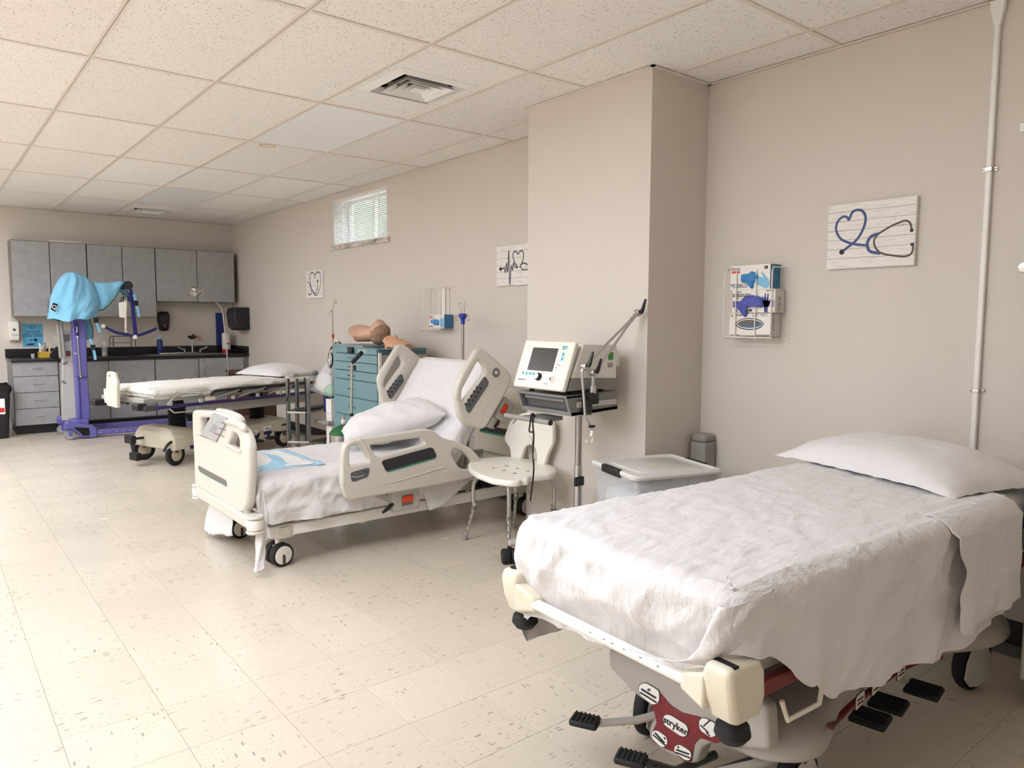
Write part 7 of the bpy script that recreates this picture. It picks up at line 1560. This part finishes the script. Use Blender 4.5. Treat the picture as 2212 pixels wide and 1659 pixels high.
ST = thing('tubing_set', 'black looped tubing hanging over the cart corner', 'tubing', bgp(295, 980)); MB().tube(catmull([bgp(*p) for p in ((400, 752), (370, 745), (330, 775), (305, 815), (290, 880), (290, 960), (300, 975), (318, 950), (325, 880), (315, 840))], 6), .007, 8).build('tube', 'black_rubber', ST, world=True); MB().sphere(bgp(300, 962), .02, 12, 8, (.5, 1, 1)).build('end_piece', 'dark_grey', ST, world=True); MB().tube([bgp(302, 985), bgp(300, 900)], .01, 8).build('sleeve', 'white_plastic', ST, world=True); MB().tube(catmull([bgp(*p) for p in ((345, 750), (350, 730), (370, 728), (375, 750))], 4), .012, 8).build('cuff', 'cream_plastic', ST, world=True)
# steel trolley with keyboard between the far stretcher and the cart
TY = 6.72; tq = lambda x, y: onY(*c2(x, y), TY)
x0_, x1_ = tq(1612, 700).x, tq(1735, 700).x; ztop, zmid, zlow = tq(1740, 440).z, tq(1740, 708).z, .16
TR = thing('steel_trolley', 'steel equipment trolley with keyboard shelf beside the teal cart', 'trolley', ((x0_ + x1_) / 2 + .1, TY + .15, 0)); x1w = x1_ + .0
for (x, y) in ((x0_, TY), (x1_, TY - .12), (x1_ + .30, TY + .1), (x0_ + .18, TY + .22)):
    MB().box(x - .016, x + .016, y - .016, y + .016, .05, ztop).build('post', 'steel', TR, world=True, bevel=.002); MB().sphere((x, y, .03), .03, 12, 8, (1, 1, .95)).build('caster', 'black_rubber', TR, world=True)
def shelf(nm, z, m='steel', ex=0.): b = MB(); b.prism([V(x0_ - .02 - ex, TY - .01 - ex, z), V(x1_ - .01, TY - .15 - ex, z), V(x1_ + .33 + ex, TY + .09, z), V(x0_ + .19, TY + .25 + ex, z)], (0, 0, .02)); return b.build(nm, m, TR, world=True, bevel=.003)
shelf('top_shelf', ztop, 'light_grey', .02); shelf('keyboard_shelf', zmid - .02); shelf('lower_shelf', zlow)
for (x0, y0, x1, y1) in ((1615, 452, 1600, 640), (1745, 440, 1755, 960)): MB().tube(catmull([onY(*c2(x0, y0), TY - .15), onY(*c2((x0 + x1) / 2 + 8, (y0 + y1) / 2), TY - .16), onY(*c2(x1, y1), TY - .15)], 5), .006, 6).build('cable', 'black_rubber', TR, world=True)
kb = thing('keyboard', 'black keyboard on the steel trolley shelf', 'keyboard', (x1_ + .13, TY + .02, zmid), 28); MB().box(-.2, .2, -.07, .07, .001, .02).build('keyboard_case', 'black_plastic', kb, bevel=.004)
kk = None
for r in range(4):
    for c in range(13):
        if kk is None: kk = MB().cbox((0, 0, .024), (.022, .022, .008)).build('key', 'dark_grey', kb, bevel=.002); k_ = kk
        else: k_ = kk.copy(); COL.objects.link(k_)
        k_.location = (-.175 + c * .029, -.045 + r * .03, 0)
ms = thing('monitor_unit', 'small grey monitor unit on top of the steel trolley', 'monitor', (x1_ + .02, TY - .02, ztop + .021), 20); MB().box(-.12, .12, -.05, .06, 0, .03).build('unit_body', 'light_grey', ms, bevel=.006); MB().sphere((.08, -.05, .025), .03, 12, 8, (1.2, .8, .8)).build('unit_knob', 'clip_grey', ms); MB().box(-.19, -.125, -.05, .02, .0, .028).build('unit_clip', 'grey_plastic', ms, bevel=.004)
# white boxes by the cart foot
WX = 2.98; bq = lambda x, y: onX(*c8(x, y), WX)
a, c = bq(272, 1250), bq(322, 1385); t = thing('supply_box', 'white carton with dark blue end left of the teal cart', 'box', (WX + .1, (a.y + c.y) / 2 + .02, c.z)); MB().box(0 - .1, .14, -(a.y - c.y) / 2 - .0, (a.y - c.y) / 2, .0, a.z - c.z).build('carton', 'box_white', t, bevel=.003); MB().box(-.1, .14, (a.y - c.y) / 2 + .001, (a.y - c.y) / 2 + .05, 0, a.z - c.z + .02).build('blue_end', 'blue_box', t, bevel=.002)
c2_ = bq(322, 1640); t2 = thing('white_unit', 'white pedestal unit with grey handle left of the teal cart', 'cabinet', (WX + .1, (a.y + c.y) / 2 + .02, 0)); MB().box(-.1, .14, -(a.y - c.y) / 2, (a.y - c.y) / 2, 0.001, c.z - .001).build('unit_body', 'white_plastic', t2, bevel=.004); g0, g1_ = bq(200, 1450), bq(320, 1470); MB().tube([g0 + V(-.02, 0, 0), g1_ + V(-.02, 0, 0), g1_ + V(.02, 0, 0)], .022, 10).build('unit_handle', 'grey_plastic', t2, world=True)
